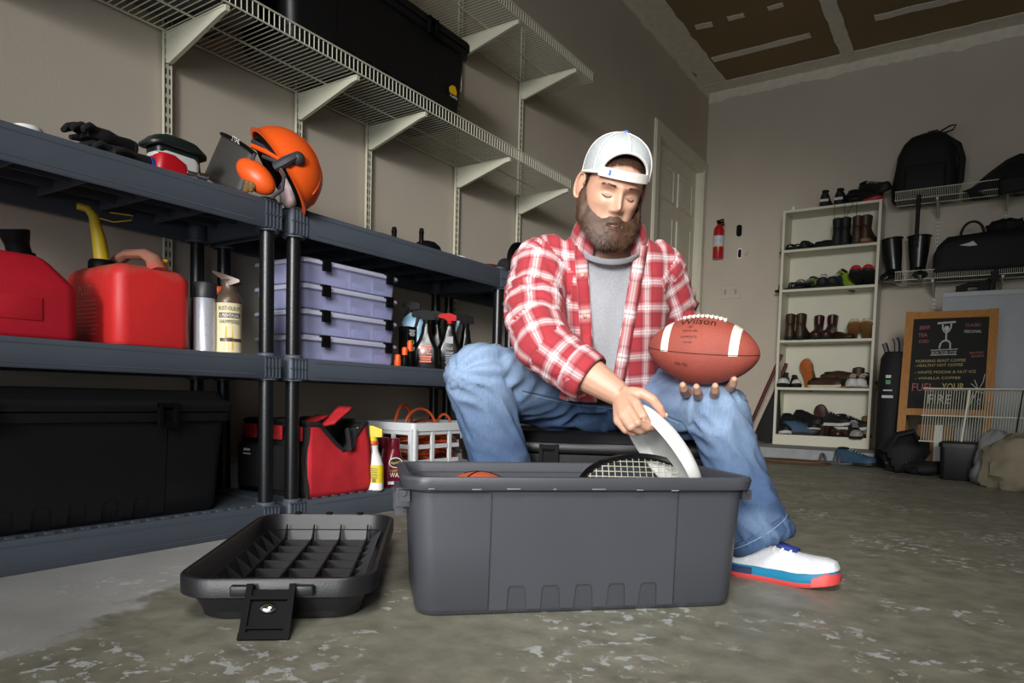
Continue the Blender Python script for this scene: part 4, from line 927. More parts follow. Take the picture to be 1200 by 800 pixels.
put('loafer', 3, 1015, 8, 'tan', 'tan', 'tan loafer with cream lining, right of the tan pair', toe='cream', rot=(math.radians(-24), 0, math.radians(4)), dz=.06)
put('sneaker', 4, 918, 8, 'dark', 'black', 'dark grey sneaker with white toe at the left of the fifth tier', toe='white', lace='dark')
put('sneaker', 4, 931, 20, 'black', 'black', 'black sneaker with white toe edge under the upended shoe', toe='white', lace='dark', L=.25)
put('sneaker', 4, 943, 0, 'brown', 'orange', 'brown shoe stood on its heel showing an orange lining', rot=(math.radians(-62), 0, math.radians(-15)), dz=.10, dy=.16, toe='cream')
put('clog', 4, 967, 80, 'brown', 'cream', 'brown suede clog with a pale sole lying sideways')
put('clog', 4, 981, 84, 'brown', 'dark', 'brown suede clog on top of the sideways clog', dz=.055, dy=.15)
put('loafer', 4, 988, 50, 'black', 'orange', 'black slip-on with an orange edge in the middle of the fifth tier', dy=.085)
put('sneaker', 4, 999, 6, 'oxblood', 'white', 'checked canvas sneaker with a white toe, left of its pair', toe='white', lace='cream', dy=.08)
put('sneaker', 4, 1011, -4, 'oxblood', 'white', 'checked canvas sneaker with a white toe, right of its pair', toe='white', lace='cream', dy=.08)
put('boot', 4, 1014, 100, 'brown', 'tan', 'brown boot leaning behind the checked canvas pair', dy=.19, L=.24)
put('sneaker', 5, 917, 25, 'black', 'white', 'black sneaker with white sole at the left of the bottom tier', lace='dark', dy=.09)
put('sneaker', 5, 930, 70, 'black', 'dark', 'black sneaker on its side behind the slate blue shoe', dz=.05, dy=.16, lace='dark')
put('sneaker', 5, 938, 95, 'blue', 'dark', 'slate blue sneaker lying at the front of the bottom tier', dy=.085, lace='dark')
put('sneaker', 5, 944, 60, 'black', 'dark', 'black sneaker topmost on the left of the bottom heap', dz=.085, dy=.14, lace='dark')
put('loafer', 5, 952, 10, 'black', 'cream', 'black shoe with cream edge in the bottom heap', dz=.05, dy=.14)
put('loafer', 5, 960, 0, 'orange', 'brown', 'orange brown shoe stood on end in the bottom heap', rot=(math.radians(-70), 0, 0), dz=.12, dy=.12)
put('sneaker', 5, 974, 75, 'black', 'white', 'black sneaker with a white swoosh on top of the bottom heap', dz=.09, dy=.12, lace='white')
put('loafer', 5, 975, 30, 'oxblood', 'black', 'dark red loafer beneath the white-marked sneaker', dy=.11)
put('loafer', 5, 986, 80, 'brown', 'black', 'brown loafer beneath the white-marked sneaker', dy=.13)
put('sneaker', 5, 997, 80, 'black', 'white', 'black and white sneaker topmost on the right of the bottom heap', dz=.06, dy=.13, lace='white')
put('sneaker', 5, 1000, 20, 'black', 'dark', 'black sneaker with grey toe hanging over the bottom shelf edge', toe='silver', lace='white', dy=.07, rot=(math.radians(12), 0, math.radians(20)), dz=.012)
put('boot', 5, 1013, 10, 'tan', 'black', 'tan boot at the right end of the bottom tier', L=.24, dy=.15)
lc = MB()
for k, (px, py, ln) in enumerate(((978, 241, .15), (990, 240, .13), (1000, 238, .22), (1004, 238, .24))):
    a = on_y(px, py, BF-.004); lc.tube([(a.x, a.y+.05, a.z+.02), (a.x, a.y-.004, a.z+.004), (a.x+(-.06 if k == 2 else .005), a.y-.006, a.z-ln*.6), (a.x+(-.12 if k == 2 else .0), a.y-.006, a.z-ln)], .0022, 5)
tag(lc.build('shoelaces', M_black), 'dark shoelaces dangling over the top edge of the bookcase', 'shoelaces')
a = on_y(930, 247, BF+.05)
tag(MB().rbox((a.x, BF+.05, SZ[0]+.02), (.03, .03, .038), .006, .004).build('plastic_clip', M_white), 'tiny white clip on the left corner of the bookcase top', 'clip')
tt = shoe('sneaker', 'slate blue sneaker on the floor before the concrete ledge', (on_z(1012, 541, 0).x, 5.93, .001), 75, 'blue', 'dark', lace='white', group='shoes on the floor')
shoe('sandal', 'flat grey sandal on the floor before the concrete ledge', (on_z(984, 541, 0).x, 5.95, .001), 75, 'grey', 'grey', group='shoes on the floor')
# ================================================================ things on the back wall
YW = YB
M_ext = mat('extinguisher_red', '#b01a1c', .3, var=.04)
a = on_y(842, 280, YW-.06)
t = thing('fire_extinguisher', 'red fire extinguisher with a white label on the back wall', 'fire extinguisher', (a.x, YW-.055, on_y(842, 303, YW-.06).z))
MB().lathe([(.046, 0), (.05, .006), (.05, .27), (.046, .29), (.034, .31), (.018, .322), (.016, .335)], None, 22).build('cylinder', M_ext, t)
b = MB(); b.lathe([(.0507, .115), (.0507, .215)], None, 22, (False, False)); b.build('label', mat('ext_label', '#c6c9d0', .5, var=.25, scale=60), t)
MB().lathe([(.0508, .108), (.0508, .115)], None, 22, (False, False)).build('label_stripe', M_yel, t)
b = MB(); b.lathe([(.017, .33), (.02, .335), (.02, .352), (.012, .358)], None, 12); b.cbox((.0, -.012, .366), (.018, .09, .010), R3(0, 0, 60)); b.cbox((.008, -.018, .35), (.014, .07, .006), R3(0, 0, 60))
b.tube([(.02, -.01, .345), (.045, -.02, .34), (.055, -.02, .31)], .006, 6); b.build('valve_handle', M_black, t)
b = MB(); b.cbox((0, .05, .26), (.04, .012, .16)).cbox((0, .05, .05), (.04, .012, .05)); b.build('bracket', M_black, t)
for (px, py, lab, ring) in ((866, 270, 'small black wall button above the white-ringed one', False), (867, 297, 'small black wall button with a white surround', True)):
    a = on_y(px, py, YW-.01); t = thing('wall_button', lab, 'wall button', (a.x, YW-.001, a.z))
    F = R3(90, 0, 0)
    MB().rloft([(0, .05, .11, .022), (.014, .046, .105, .02)], F, 5).build('surround', M_white if ring else M_black, t)
    MB().rloft([(.012, .032, .082, .015), (.022, .026, .07, .012)], F, 5).build('button', M_blk_gloss, t)
    if ring: MB().lathe([(.02, 0), (.022, .004), (.02, .012), (.012, .014)], T(.055, 0, 0) @ F, 14).build('stud', M_wall, t)
a = on_y(856, 342, YW); t = thing('outlet_plate', 'wall coloured three gang plate low on the back wall', 'outlet', (a.x, YW-.001, a.z)); F = R3(90, 0, 0)
MB().rloft([(0, .185, .135, .008), (.005, .178, .128, .006)], F, 3).build('plate', M_wall, t)
for x in (-.05, 0, .05): MB().rloft([(.0045, .022, .05, .003), (.0075, .020, .046, .003)], T(x, 0, .0) @ F, 2).build('toggle', M_stem if x else M_wall, t)
# ---- upper wire shelf on the back wall: backpack and dark bag
M_nylon = mat('black_nylon', '#08080a', .75, var=.2, scale=14, bump=.4, bscale=60); M_silv = mat('silver_mark', '#b6b8ba', .4, var=0)
ZU = 2.14
a, b2 = on_y(1047, 235, 6.68), on_y(1122, 225, 6.68)
t = thing('backpack', 'bulging black backpack on the upper wire shelf of the back wall', 'backpack', ((a.x+b2.x)/2, 6.70, ZU)); hw = (b2.x-a.x)/2
b = MB(); b.loft([[(x, y, z) for x, y in rrect(2*hw*k, .26*k2, .10*k, 6)] for z, k, k2 in ((.0, .92, .8), (.02, 1.04, .95), (.12, 1.04, 1), (.25, 1.0, 1), (.38, .90, .95), (.47, .72, .8), (.52, .5, .6), (.545, .2, .3))]); b.deform(lambda p: p+Vector((1, .7, .4))*fbm(p, 9, 3)*.018); b.build('bag_body', M_nylon, t)
b = MB(); b.tube([(-.02, 0, .53), (.0, 0, .56), (.06, 0, .565), (.08, 0, .52)], .008, 6); b.tube([(.05, -.02, .53), (.15, -.03, .575), (.19, -.03, .575), (.17, -.03, .54), (.08, -.02, .52)], .007, 6); b.build('grab_handle', M_nylon, t)
b = MB(); b.tube([(hw*.6, -.05, .47), (hw*.95, -.07, .40), (hw*1.10, -.08, .28), (hw*1.08, -.07, .12), (hw*.9, -.06, .03)], .014, 6, flat=1.8); b.build('shoulder_strap', M_nylon, t)
b = MB(); b.rbox((0, -.135, .15), (hw*1.3, .05, .24), .04, .03); b.build('front_pocket', M_nylon, t)
b = MB(); b.tube([(-.03+0*k, -.17-.002*k, .02-.05*k) for k in range(8)], .010, 6, flat=1.6); b.cbox((-.03, -.18, -.36), (.03, .012, .03)); b.build('hanging_strap', M_nylon, t)
a, b2 = on_y(1128, 232, 6.66), on_y(1230, 215, 6.66)
t = thing('garment_bag', 'dark limp bag sagging over the wire shelf beside the backpack', 'bag', ((a.x+b2.x)/2, 6.66, ZU)); hw = (b2.x-a.x)/2
b = MB(); b.loft([[(x, y+.02, z) for y, z in [(-.15, .0), (.13, .0), (.14, h*.5), (.06, h*.95), (-.04, h), (-.14, h*.55)]] for x, h in ((-hw, .02), (-hw*.8, .06), (-hw*.4, .16), (0, .24), (hw*.3, .27), (hw*.7, .24), (hw, .1))]); b.deform(lambda p: p+Vector((0, .7, 1))*fbm(p, 11, 3)*.02); b.build('bag_body', M_nylon, t)
b = MB(); rows = [[(-hw*.15+hw*1.1*u, -.17-.01*math.sin(u*5), .06-.13*v_*(1-.3*u)) for u in np.linspace(0, 1, 10)] for v_ in np.linspace(0, 1, 6)]; b.grid(rows); o = b.build('drape', M_nylon, t); o.modifiers.new('thickness', 'SOLIDIFY').thickness = .01
# ---- lower wire shelf: rubber boots, duffel
M_rub = mat('black_rubber', '#141615', .28, var=.08); ZL = 1.495
for k, (px, lab, lean) in enumerate(((1048, 'black rubber boot with pale lining, leaning at the shelf end', -8), (1076, 'black rubber boot with pale lining, upright beside the duffel', 0))):
    a = on_y(px, 318, 6.70); t = thing('rubber_boot', lab, 'boot', (a.x, 6.69, ZL), 0, None, (math.radians(2), math.radians(lean), math.radians(10 if k else -16))); t.scale = (1.18, 1.18, 1.2)
    b = MB(); b.tube([(0, .04, .03), (0, .03, .10), (0, .035, .20), (0, .04, .31)], [.052, .05, .062, .072], 16, (True, False)); b.build('shaft', M_rub, t)
    b = MB(); b.loft([[(x*w_, y, .0+z*h) for x, z in [(math.cos(2*math.pi*q/12), .5+.5*math.sin(2*math.pi*q/12)) for q in range(12)]] for y, w_, h in ((.095, .02, .07), (.08, .04, .10), (.03, .046, .11), (-.03, .044, .10), (-.09, .05, .075), (-.135, .046, .06), (-.165, .03, .045), (-.172, .01, .03))]); b.build('foot', M_rub, t)
    MB().tube([(.074*math.cos(u), .04+.074*math.sin(u), .31) for u in [2*math.pi*q/20 for q in range(20)]], .006, 6, closed=True).build('top_band', M_rub, t)
    b = MB(); b.lathe([(.070, .312), (.066, .29), (.05, .22), (.001, .21)], T(0, .04, 0), 18, (False, False)); b.build('lining', mat('boot_lining', '#8a9490', .7, var=.1), t)
a, b2 = on_y(1093, 318, 6.62), on_y(1225, 312, 6.62)
t = thing('duffel_bag', 'long black duffel bag with a white mark on the lower wire shelf', 'bag', ((a.x+b2.x)/2, 6.67, ZL)); hw = (b2.x-a.x)/2
b = MB(); b.loft([[(x, y*k, z*k2+.005) for y, z in [(q[0], q[1]+.17) for q in rrect(.30, .34, .10, 6)]] for x, k, k2 in ((-hw, .8, .55), (-hw*.93, .95, .75), (-hw*.75, 1, .95), (0, 1, 1), (hw*.9, 1, 1), (hw, .85, .9))]); b.deform(lambda p: p+Vector((.3, .7, 1))*fbm(p, 9, 3)*.012); b.build('bag_body', M_nylon, t)
b = MB(); b.tube([(-.11+.10*math.cos(u)*.75, -.06, .33+.10*math.sin(u)) for u in [math.pi*q/12 for q in range(13)]], .010, 6); b.build('carry_handle', M_nylon, t)
b = MB(); b.add([(-.19, -.158, .235), (-.12, -.158, .222), (-.07, -.158, .225), (-.10, -.158, .26), (-.13, -.158, .248)], [(0, 1, 2, 3, 4)]); b.build('logo', M_silv, t, smooth=0)
b = MB(); b.tube([(.06, -.17, .06), (.055, -.185, -.01), (.05, -.182, -.10), (.048, -.18, -.22)], .008, 6, flat=1.5); b.cbox((.055, -.19, -.02), (.05, .02, .06)); b.build('hanging_strap', M_nylon, t)
a = on_y(1180, 250, 6.68)
t = thing('faux_fur_hat', 'fuzzy black hat sitting on the duffel bag', 'hat', (a.x, 6.66, ZL+.325)); b = MB(); b.sphere((0, 0, .045), (.13, .11, .065), 24, 14); b.deform(lambda p: p*(1+.18*fbm(p, 40, 2))); b.build('crown', M_nylon, t)
a = on_y(1143, 335, 6.60)
t = thing('belt', 'dark strap harness hanging under the lower wire shelf', 'strap', (a.x, 6.62, a.z)); b = MB(); b.cbox((-.09, 0, -.02), (.08, .02, .06)).cbox((.06, 0, .0), (.09, .02, .08)); b.tube([(-.12, 0, -.01), (-.04, -.005, .012), (.05, 0, .01), (.10, 0, .04)], .010, 6, flat=2); b.build('webbing', M_nylon, t)
# ================================================================ floor things along the back wall, right side
M_board = mat('white_board', '#a9adb1', .5, var=.05); M_oak = mat('orange_oak', '#a8702c', .5, var=.18, scale=6, stretch=(18, 18, 1.2)); M_chalk = mat('slate_black', '#161514', .8, var=.25, scale=5)
a = on_y(1105, 342, 6.25)
t = thing('white_panel', 'big white panel leaning behind the chalkboard', 'panel', (a.x, 6.30, .0955)); MB().rbox((.75, 0, (a.z-.0955)/2), (1.5, .03, a.z-.0955), .003, .003).build('sheet', M_board, t); MB().rbox((.75, -.017, a.z-.0955-.02), (1.5, .012, .035), .002, .002).build('edge_strip', M_board, t, smooth=0)
# golf bag
a = on_y(1043, 470, 6.0)
t = thing('golf_bag', 'tall narrow black bag with printed label standing beside the bookcase', 'bag', (a.x, 6.0, 0)); hgt = on_y(1043, 402, 6.0).z
b = MB(); b.loft([[(x+.02*z, y, z) for x, y in circ(r, 18, r*.8)] for z, r in ((.0, .075), (.01, .085), (.25, .092), (hgt*.7, .10), (hgt*.88, .095), (hgt*.93, .07))]); b.build('bag_body', M_nylon, t)
b = MB(); b.tube([(-.03, 0, hgt*.9), (-.05, 0, hgt*.97), (-.06, 0, hgt*1.0)], .018, 6); b.tube([(.03, 0, hgt*.9), (.025, 0, hgt*1.0), (.01, 0, hgt*1.04)], .020, 6); b.build('grip_ends', M_rub, t)
for zz, ww, hh in ((.73, .035, .022), (.62, .06, .010), (.57, .075, .02)): MB().cbox((-.012, -.082, hgt*zz), (ww, .004, hh)).build('label', M_silv, t, smooth=0)
b = MB(); b.cbox((-.012, -.083, hgt*.685), (.032, .004, .03)); b.build('label_green', mat('label_green', '#2f8a52', .5, var=0), t, smooth=0)
# chalkboard easel
YT, YBm = 6.0, 5.72
p00, p10 = on_y(1063, 366, YT), on_y(1170, 361, YT); p01 = on_y(1049, 512, 5.74)
cwid = p10.x-p00.x; ztop = p00.z
t = thing('chalkboard', 'wood framed chalkboard easel with drawn weightlifter and lettering', 'chalkboard', (p00.x, YBm, 0.0)); lean = math.atan2(YT-YBm, ztop); HL = math.hypot(YT-YBm, ztop)
MC = Matrix.Translation((p00.x, YBm, 0)) @ R3(-math.degrees(lean), 0, 0)
def cb(x, y, z): return MC @ Vector((x, y, z))
zlow = HL-.735
def cbox(nm, x0, x1, z0, z1, m, d0=-.012, d1=.012): MB().box(x0, d0, z0, x1, d1, z1, MC).build(nm, m, t, world=True, smooth=0)
cbox('leg', -.005, .048, 0, HL, M_oak); cbox('leg', cwid-.048, cwid+.005, 0, HL, M_oak); cbox('rail', .048, cwid-.048, HL-.058, HL-.005, M_oak); cbox('rail', .048, cwid-.048, zlow-.05, zlow, M_oak); cbox('board', .04, cwid-.04, zlow-.01, HL-.05, M_chalk, -.004, .004)
for x in (.02, cwid-.02):
    b = MB(); b.tube([cb(x, .02, HL-.1), Vector((p00.x+x, 6.22, .0955))], .016, 4); b.build('back_leg', M_oak, t, world=True)
M_ch = [mat('chalk_white', '#b9b9b4', .9, var=.25, scale=90), mat('chalk_yellow', '#b3a66a', .9, var=.25, scale=90), mat('chalk_pink', '#a8666c', .9, var=.25, scale=90)]
bw = cwid-.096; ox, oz = .048, zlow; bh = HL-.058-zlow
def chk(mb, pts_, r=.004): mb.tube([cb(ox+u*bw, -.006, oz+v_*bh) for u, v_ in pts_], r, 5); return mb
b = MB(); chk(b, [(.33, .945), (.57, .955)], .008); chk(b, [(.40, .93), (.405, .88), (.43, .845), (.455, .84), (.485, .85), (.51, .89), (.515, .935)], .006); b.sphere(cb(ox+.455*bw, -.006, oz+.885*bh), (.016, .005, .019), 12, 8)
chk(b, [(.455, .86), (.458, .75)], .006); chk(b, [(.375, .66), (.385, .715), (.42, .745), (.458, .75), (.49, .745), (.515, .72), (.52, .66)], .006)
chk(b, [(.26, .645), (.62, .655)], .003); chk(b, [(.26, .59), (.61, .595)], .003); b.build('weightlifter_drawing', M_ch[0], t, world=True)
def cl(txt, u, v_, size, wd, mi, slant=0):
    b = MB(); lettering(b, txt, size*bh, lambda x, y: cb(ox+u*bw+x, -.0052, oz+v_*bh+y+x*slant), wd*bw if wd else None); b.build('chalk_lettering', M_ch[mi], t, world=True, smooth=0)
cl('IRON TIGER STOP', .44, .60, .036, .33, 0, .02)
cl('MORNING BEAST COFFEE', .40, .515, .030, .66, 1, .02); cl('- HEALTHY HOT COFFEE', .38, .465, .030, .64, 1, .02); cl('- WHITE MOCHA & NUT ICE', .47, .39, .030, .80, 1, .02); cl('- VANILLA COFFEE', .38, .325, .028, .60, 1, .02)
cl('PROTEIN', .88-.02, .60, .024, .17, 2, .06); cl('BURNING', .88, .565, .024, .16, 2, .06)
cl('BREW', .16, .88, .045, .14, 2, .04); cl('TEA', .14, .80, .04, .12, 2); cl('ICED', .16, .73, .035, .13, 2); cl('CLASSIC', .80, .90, .035, .2, 2); cl('PERSONAL', .80, .83, .032, .22, 0)
cl('FUEL', .19, .195, .085, .29, 2, .0); cl('YOUR', .59, .20, .085, .29, 1, 0); cl('FIRE', .42, .06, .10, .30, 0, 0)
b = MB(); chk(b, [(.80, .02), (.90, .20), (.99, .18)], .004); chk(b, [(.82, .28), (.88, .24), (.93, .23), (.97, .30), (.985, .38)], .003); chk(b, [(.86, .32), (.90, .25)], .003); chk(b, [(.93, .12), (.95, .09), (.93, .06), (.91, .09), (.93, .12)], .003); chk(b, [(.80, .02), (.86, .22), (.91, .24)], .003); b.build('corner_drawing', M_ch[0], t, world=True)
# spare wire shelf stood on edge
YS = 5.42
q0, q1 = on_y(1080, 456, YS), on_y(1072, 516, YS)
t = thing('wire_shelf', 'spare white wire shelf stood on edge before the chalkboard', 'wire shelf', (q0.x, YS, q1.z)); LS, HS = 1.15, q0.z-q1.z
b = MB()
for k in range(78): b.tube([(.012+LS*k/78, 0, 0), (.012+LS*k/78+.012, .0, HS), (.012+LS*k/78+.012, -.05, HS+.006)], .0022, 4)
b.build('wire_grid', M_wire, t, kind='stuff')
for z, y in ((0, -.004), (HS*.5, -.004), (HS, -.004), (HS+.006, -.05)): MB().tube([(0+.012*z/HS, y, z), (LS+.012, y, z)], .0040, 6).build('rod', M_wire, t)
for x, m_ in ((.27, M_wire), (.55, M_black)): MB().tube([(x-.03, -.012, -.01), (x, -.012, HS)], .007 if m_ is M_wire else .004, 6).build('brace', m_, t)
# black boxes and bags on the floor
a, b2 = on_z(1108, 551, 0), on_z(1152, 555, 0)
t = thing('black_bin', 'black box on the floor under the spare wire shelf', 'box', ((a.x+b2.x)/2+.0, 5.42, 0)); bwid = abs(b2.x-a.x)+.03
MB().rloft([(0, bwid-.03, .27, .02), (.01, bwid-.02, .28, .025), (.21, bwid, .30, .03)], n=5).build('bin_body', M_trunk, t); MB().rloft([(.21, bwid+.016, .31, .03), (.235, bwid+.016, .31, .03), (.245, bwid-.02, .28, .02)], n=5).build('bin_lid', M_trunk, t)
t = thing('kit_bag', 'limp black kit bag heaped on the floor by the chalkboard leg', 'bag', (on_z(1068, 545, 0).x, 5.62, 0))
b = MB(); b.sphere((0, 0, .14), (.15, .14, .14), 26, 16); b.deform(lambda p: Vector((p.x, p.y, max(0, p.z)))+Vector((1, .7, .8 if p.z > .02 else 0))*fbm(p, 9, 3)*.04); b.build('bag_body', M_nylon, t)
b = MB(); b.tube([(-.10, -.10, .16), (-.04, -.14, .27), (.06, -.12, .30), (.10, -.06, .20)], .012, 6, flat=1.8); b.tube([(.10, -.10, .10), (.20, -.12, .05), (.30, -.06, .12), (.36, 0, .22)], .010, 6, flat=1.8); b.build('carry_strap', M_nylon, t)
b = MB()
for x, y, z in ((-.09, -.13, .07), (.03, -.15, .08), (.07, -.14, .05)): b.sphere((x, y, z), .008, 8, 6)
b.build('buckle', M_chrome, t)
t = thing('shin_pad', 'black fabric pouch lying on the floor beside the kit bag', 'pouch', (on_z(1090, 548, 0).x, 5.50, 0)); b = MB(); b.sphere((0, 0, .05), (.13, .08, .05), 22, 12); b.deform(lambda p: Vector((p.x, p.y, max(0, p.z)))+Vector((1, .5, .4 if p.z > .01 else 0))*fbm(p, 14, 3)*.03); b.build('pouch_body', M_nylon, t)
t = thing('cardboard_box', 'brown cardboard box behind the kit bag and wire shelf', 'box', (on_y(1096, 515, 5.85).x, 5.86, 0)); MB().rbox((0, 0, .17), (.22, .16, .34), .003, .003).build('carton', mat('cardboard', '#8a6440', .85, var=.1), t, smooth=0); MB().rbox((0.02, -.0815, .17), (.05, .002, .34), .001, .0005).build('tape', M_white, t, smooth=0)
M_jkt = mat('khaki_cotton', '#8f8670', .9, var=.12, bump=.3, bscale=90); M_grc = mat('grey_cotton', '#8d8f90', .9, var=.12, bump=.3, bscale=90)
def heap(name, label, cat, c, r, m_, seed, parts=None):
    t = thing(name, label, cat, (c[0], c[1], 0))
    b = MB(); b.sphere((0, 0, r[2]*.48), r, 34, 22)
    def df(p):
        q = p+Vector((0, 0, seed)); f = fbm(q, 8, 3)*.045+abs(noise.noise(q*11))*-.03
        k = Vector((p.x, p.y, p.z-r[2]*.48)); k.normalize(); o = p+k*f; return Vector((o.x, o.y, max(.001, o.z)))
    b.deform(df); b.build('cloth', m_, t)
    return t, b
heap('jacket', 'crumpled khaki jacket heaped at the right on the floor', 'jacket', (on_z(1187, 570, 0).x+.04, 4.98, 0), (.20, .17, .23), M_jkt, 3)
heap('sweatshirt', 'crumpled grey sweatshirt under the khaki jacket', 'sweatshirt', (on_z(1166, 562, 0).x+.02, 5.16, 0), (.16, .13, .23), M_grc, 8)
t = thing('doormat', 'brown oval doormat on the concrete floor left of the bookcase', 'doormat', (on_z(925, 541, 0).x, 5.83, 0)); b = MB(); b.lathe([(.30, 0), (.315, .004), (.315, .012), (.30, .016), (.001, .017)], None, 40); b.deform(lambda p: (p.x, p.y*.55, p.z)); b.build('mat_body', mat('coir', '#5d432a', .95, var=.2, scale=60, bump=.5, bscale=200), t)
b = MB(); b.tube([(.27*math.cos(u), .27*.55*math.sin(u), .0165) for u in [2*math.pi*k/40 for k in range(40)]], .006, 5, closed=True); b.build('border', mat('coir_light', '#7a6142', .95, var=.2), t)
# folding chair with red tube frame leaning left of the bookcase
t = thing('camp_chair', 'folded camp chair with a dark red frame and black mesh leaning by the bookcase', 'chair', (on_y(893, 508, 6.6).x, 6.62, .0955)); Y0 = 6.62
def yy(px, py): return on_y(px, py, Y0)
M_dred = mat('dark_red_tube', '#571216', .4, var=.05)
MB().tube([yy(916, 415), yy(898, 455), yy(877, 503)], .016, 8).build('frame_tube', M_dred, t, world=True); MB().tube([yy(920, 425)+Vector((0, .06, 0)), yy(905, 462)+Vector((0, .06, 0)), yy(884, 508)+Vector((0, .06, 0))], .016, 8).build('frame_tube', M_dred, t, world=True)
b = MB(); c0 = yy(905, 488)
b.loft([[(c0.x+x+.18*(z-.3), Y0+y, z+.0955) for x, y in rrect(wd, .05, .02, 4)] for z, wd in ((.02, .10), (.06, .16), (.16, .20), (.30, .14), (.45, .06), (.6, .03))]); b.build('mesh_seat', mat('black_mesh', '#151515', .8, var=.6, scale=150), t, world=True)
# ================================================================ foreground: open tote, its lid, the trunk used as a seat
TA = math.radians(45)
tu = Vector((math.cos(TA), math.sin(TA), 0)); tn = Vector((math.sin(TA), -math.cos(TA), 0))
TW, TD, TH, TWt, TDt = .694, .284, .290, .728, .308
tc = Vector((-.780, 1.409, 0))
TOTE = thing('storage_tote', 'big open dark grey plastic tote the man is unpacking', 'storage tote', tuple(tc), TA)
tote_body(TW, TD, TH, TWt, TDt, r=.04).build('body', M_tote, TOTE)
for s_ in (-1, 1):
    b = MB(); b.cbox((s_*(TWt/2+.012), 0, TH-.055), (.035, .12, .04)); b.cbox((s_*(TWt/2+.022), -.045, TH-.07), (.018, .02, .05)); b.cbox((s_*(TWt/2+.022), .045, TH-.07), (.018, .02, .05)); b.build('handle', M_tote, TOTE)
for s_ in (-1, 1):
    b = MB(); b.cbox((s_*(TWt/2+.014), -TDt/2+.03, TH-.042), (.022, .016, .022)); b.tube([(s_*(TWt/2+.016), -TDt/2+.018, TH-.036), (s_*(TWt/2+.016), -TDt/2+.044, TH-.036)], .006, 8); b.build('hinge_lug', M_tote, TOTE)
for k in range(7):     # scuffs where the rim has worn bright
    x = -.33+.085*k+random.uniform(-.02, .02); b = MB(); b.rbox((x, -TDt/2-.0205, TH-.024+random.uniform(-.002, .002)), (random.uniform(.006, .03), .003, .003), .001, .001); b.build('rim_scuff', mat('scuffed_plastic', '#6f7277', .5, var=.1), TOTE)
# upturned lid
LA = math.atan2(.577, -.49)
lidc = Vector((-1.352, 1.140, 0))
LID = thing('tote_lid', 'upturned dark plastic tote lid with ribbed inside lying on the floor', 'lid', tuple(lidc), LA)
M_lid = mat('lid_black', '#1b1b1e', .42, var=.06, scale=5, bump=.1, bscale=300)
LL, LW = .755, .385
b = MB()
b.rloft([(0.0, LL-.10, LW-.09, .05), (.004, LL-.085, LW-.075, .055), (.048, LL-.06, LW-.05, .06), (.052, LL-.012, LW-.012, .07), (.056, LL, LW, .075), (.088, LL, LW, .075), (.092, LL-.006, LW-.006, .072), (.092, LL-.022, LW-.022, .066), (.088, LL-.026, LW-.026, .064), (.058, LL-.034, LW-.034, .06), (.010, LL-.085, LW-.08, .05)], n=7)
b.build('tray', M_lid, LID)
nx, ny = 9, 5
for k in range(1, nx):
    x = -LL/2+LL*k/nx; b = MB(); n_ = 24; vs = []
    hw = LW/2-.034
    pr = [(-hw, .060), (-hw+.035, .030), (hw-.035, .030), (hw, .060), (hw-.02, .008), (-hw+.02, .008)]
    b.prism(pr, .004, frame((x-.002, 0, 0), (0, 1, 0), (0, 0, 1), (1, 0, 0))); b.build('rib', M_lid, LID, smooth=0)
for k in range(1, ny):
    y = -LW/2+LW*k/ny; hw = LL/2-.036; b = MB()
    pr = [(-hw, .066), (-hw+.04, .034), (hw-.04, .034), (hw, .066), (hw-.02, .008), (-hw+.02, .008)]
    b.prism(pr, .004, frame((0, y+.002, 0), (1, 0, 0), (0, 0, 1), (0, -1, 0))); b.build('rib', M_lid, LID, smooth=0)
# near short side latch hanging to the floor (local -x end faces the camera)
xe = -LL/2
for s_ in (-1, 1):
    MB().rbox((xe-.006, s_*.055, .072), (.018, .045, .020), .004, .003).build('latch_lug', M_lid, LID)
lat = MB(); ML_ = T(xe-.012, 0, .078) @ R3(0, 38, 0) @ Matrix.Diagonal((1, 1.3, 1.05, 1))
for s_ in (-1, 1): lat.cbox((-.004, s_*.030, -.045), (.012, .009, .10), ML_)
lat.cbox((0, 0, -.048), (.006, .056, .088), ML_); lat.cbox((-.005, 0, -.092), (.014, .070, .012), ML_); lat.cbox((-.005, 0, -.022), (.012, .056, .007), ML_); lat.cbox((-.004, 0, -.076), (.010, .056, .005), ML_)
LT = lat.build('latch', M_black, LID, smooth=0)
MB().sphere((-.006, 0, -.040), (.006, .012, .010), 14, 10, ML_).build('rivet', M_chrome, LT)
for k in range(3): MB().rbox((LL/2-.004, -.09+.09*k, .094), (.02, .018, .006), .003, .002).build('hinge_tab', M_black, LID)
# trunk the man sits on
SA = math.radians(29.0); su = Vector((math.cos(SA), math.sin(SA), 0)); sn = Vector((math.sin(SA), -math.cos(SA), 0))
sc = Vector((-.86, 1.80, 0)) - sn*.215
trunk('footlocker', 'black lidded trunk on the floor that the man sits on', .72, .36, .30, tuple(sc-su*.03), SA, M_trunk, (-.145, .21))
# ================================================================ sports gear in and over the tote
M_bball = mat('basketball_orange', '#c4572a', .6, var=.08, bump=.5, bscale=500)
bc = at_d(560, 590, 1.68); bc.z = .153
t = thing('basketball', 'orange basketball inside the open tote', 'ball', tuple(bc), .4)
MB().sphere((0, 0, 0), .118, 40, 28).build('leather', M_bball, t)
for k, Mx in enumerate((R3(20, 0, 0), R3(20, 90, 0), R3(80, 35, 0))): MB().tube([Mx @ Vector((.118*math.cos(u), .118*math.sin(u), 0)) for u in [2*math.pi*q/48 for q in range(48)]], .0022, 5, closed=True).build('seam', M_black, t)
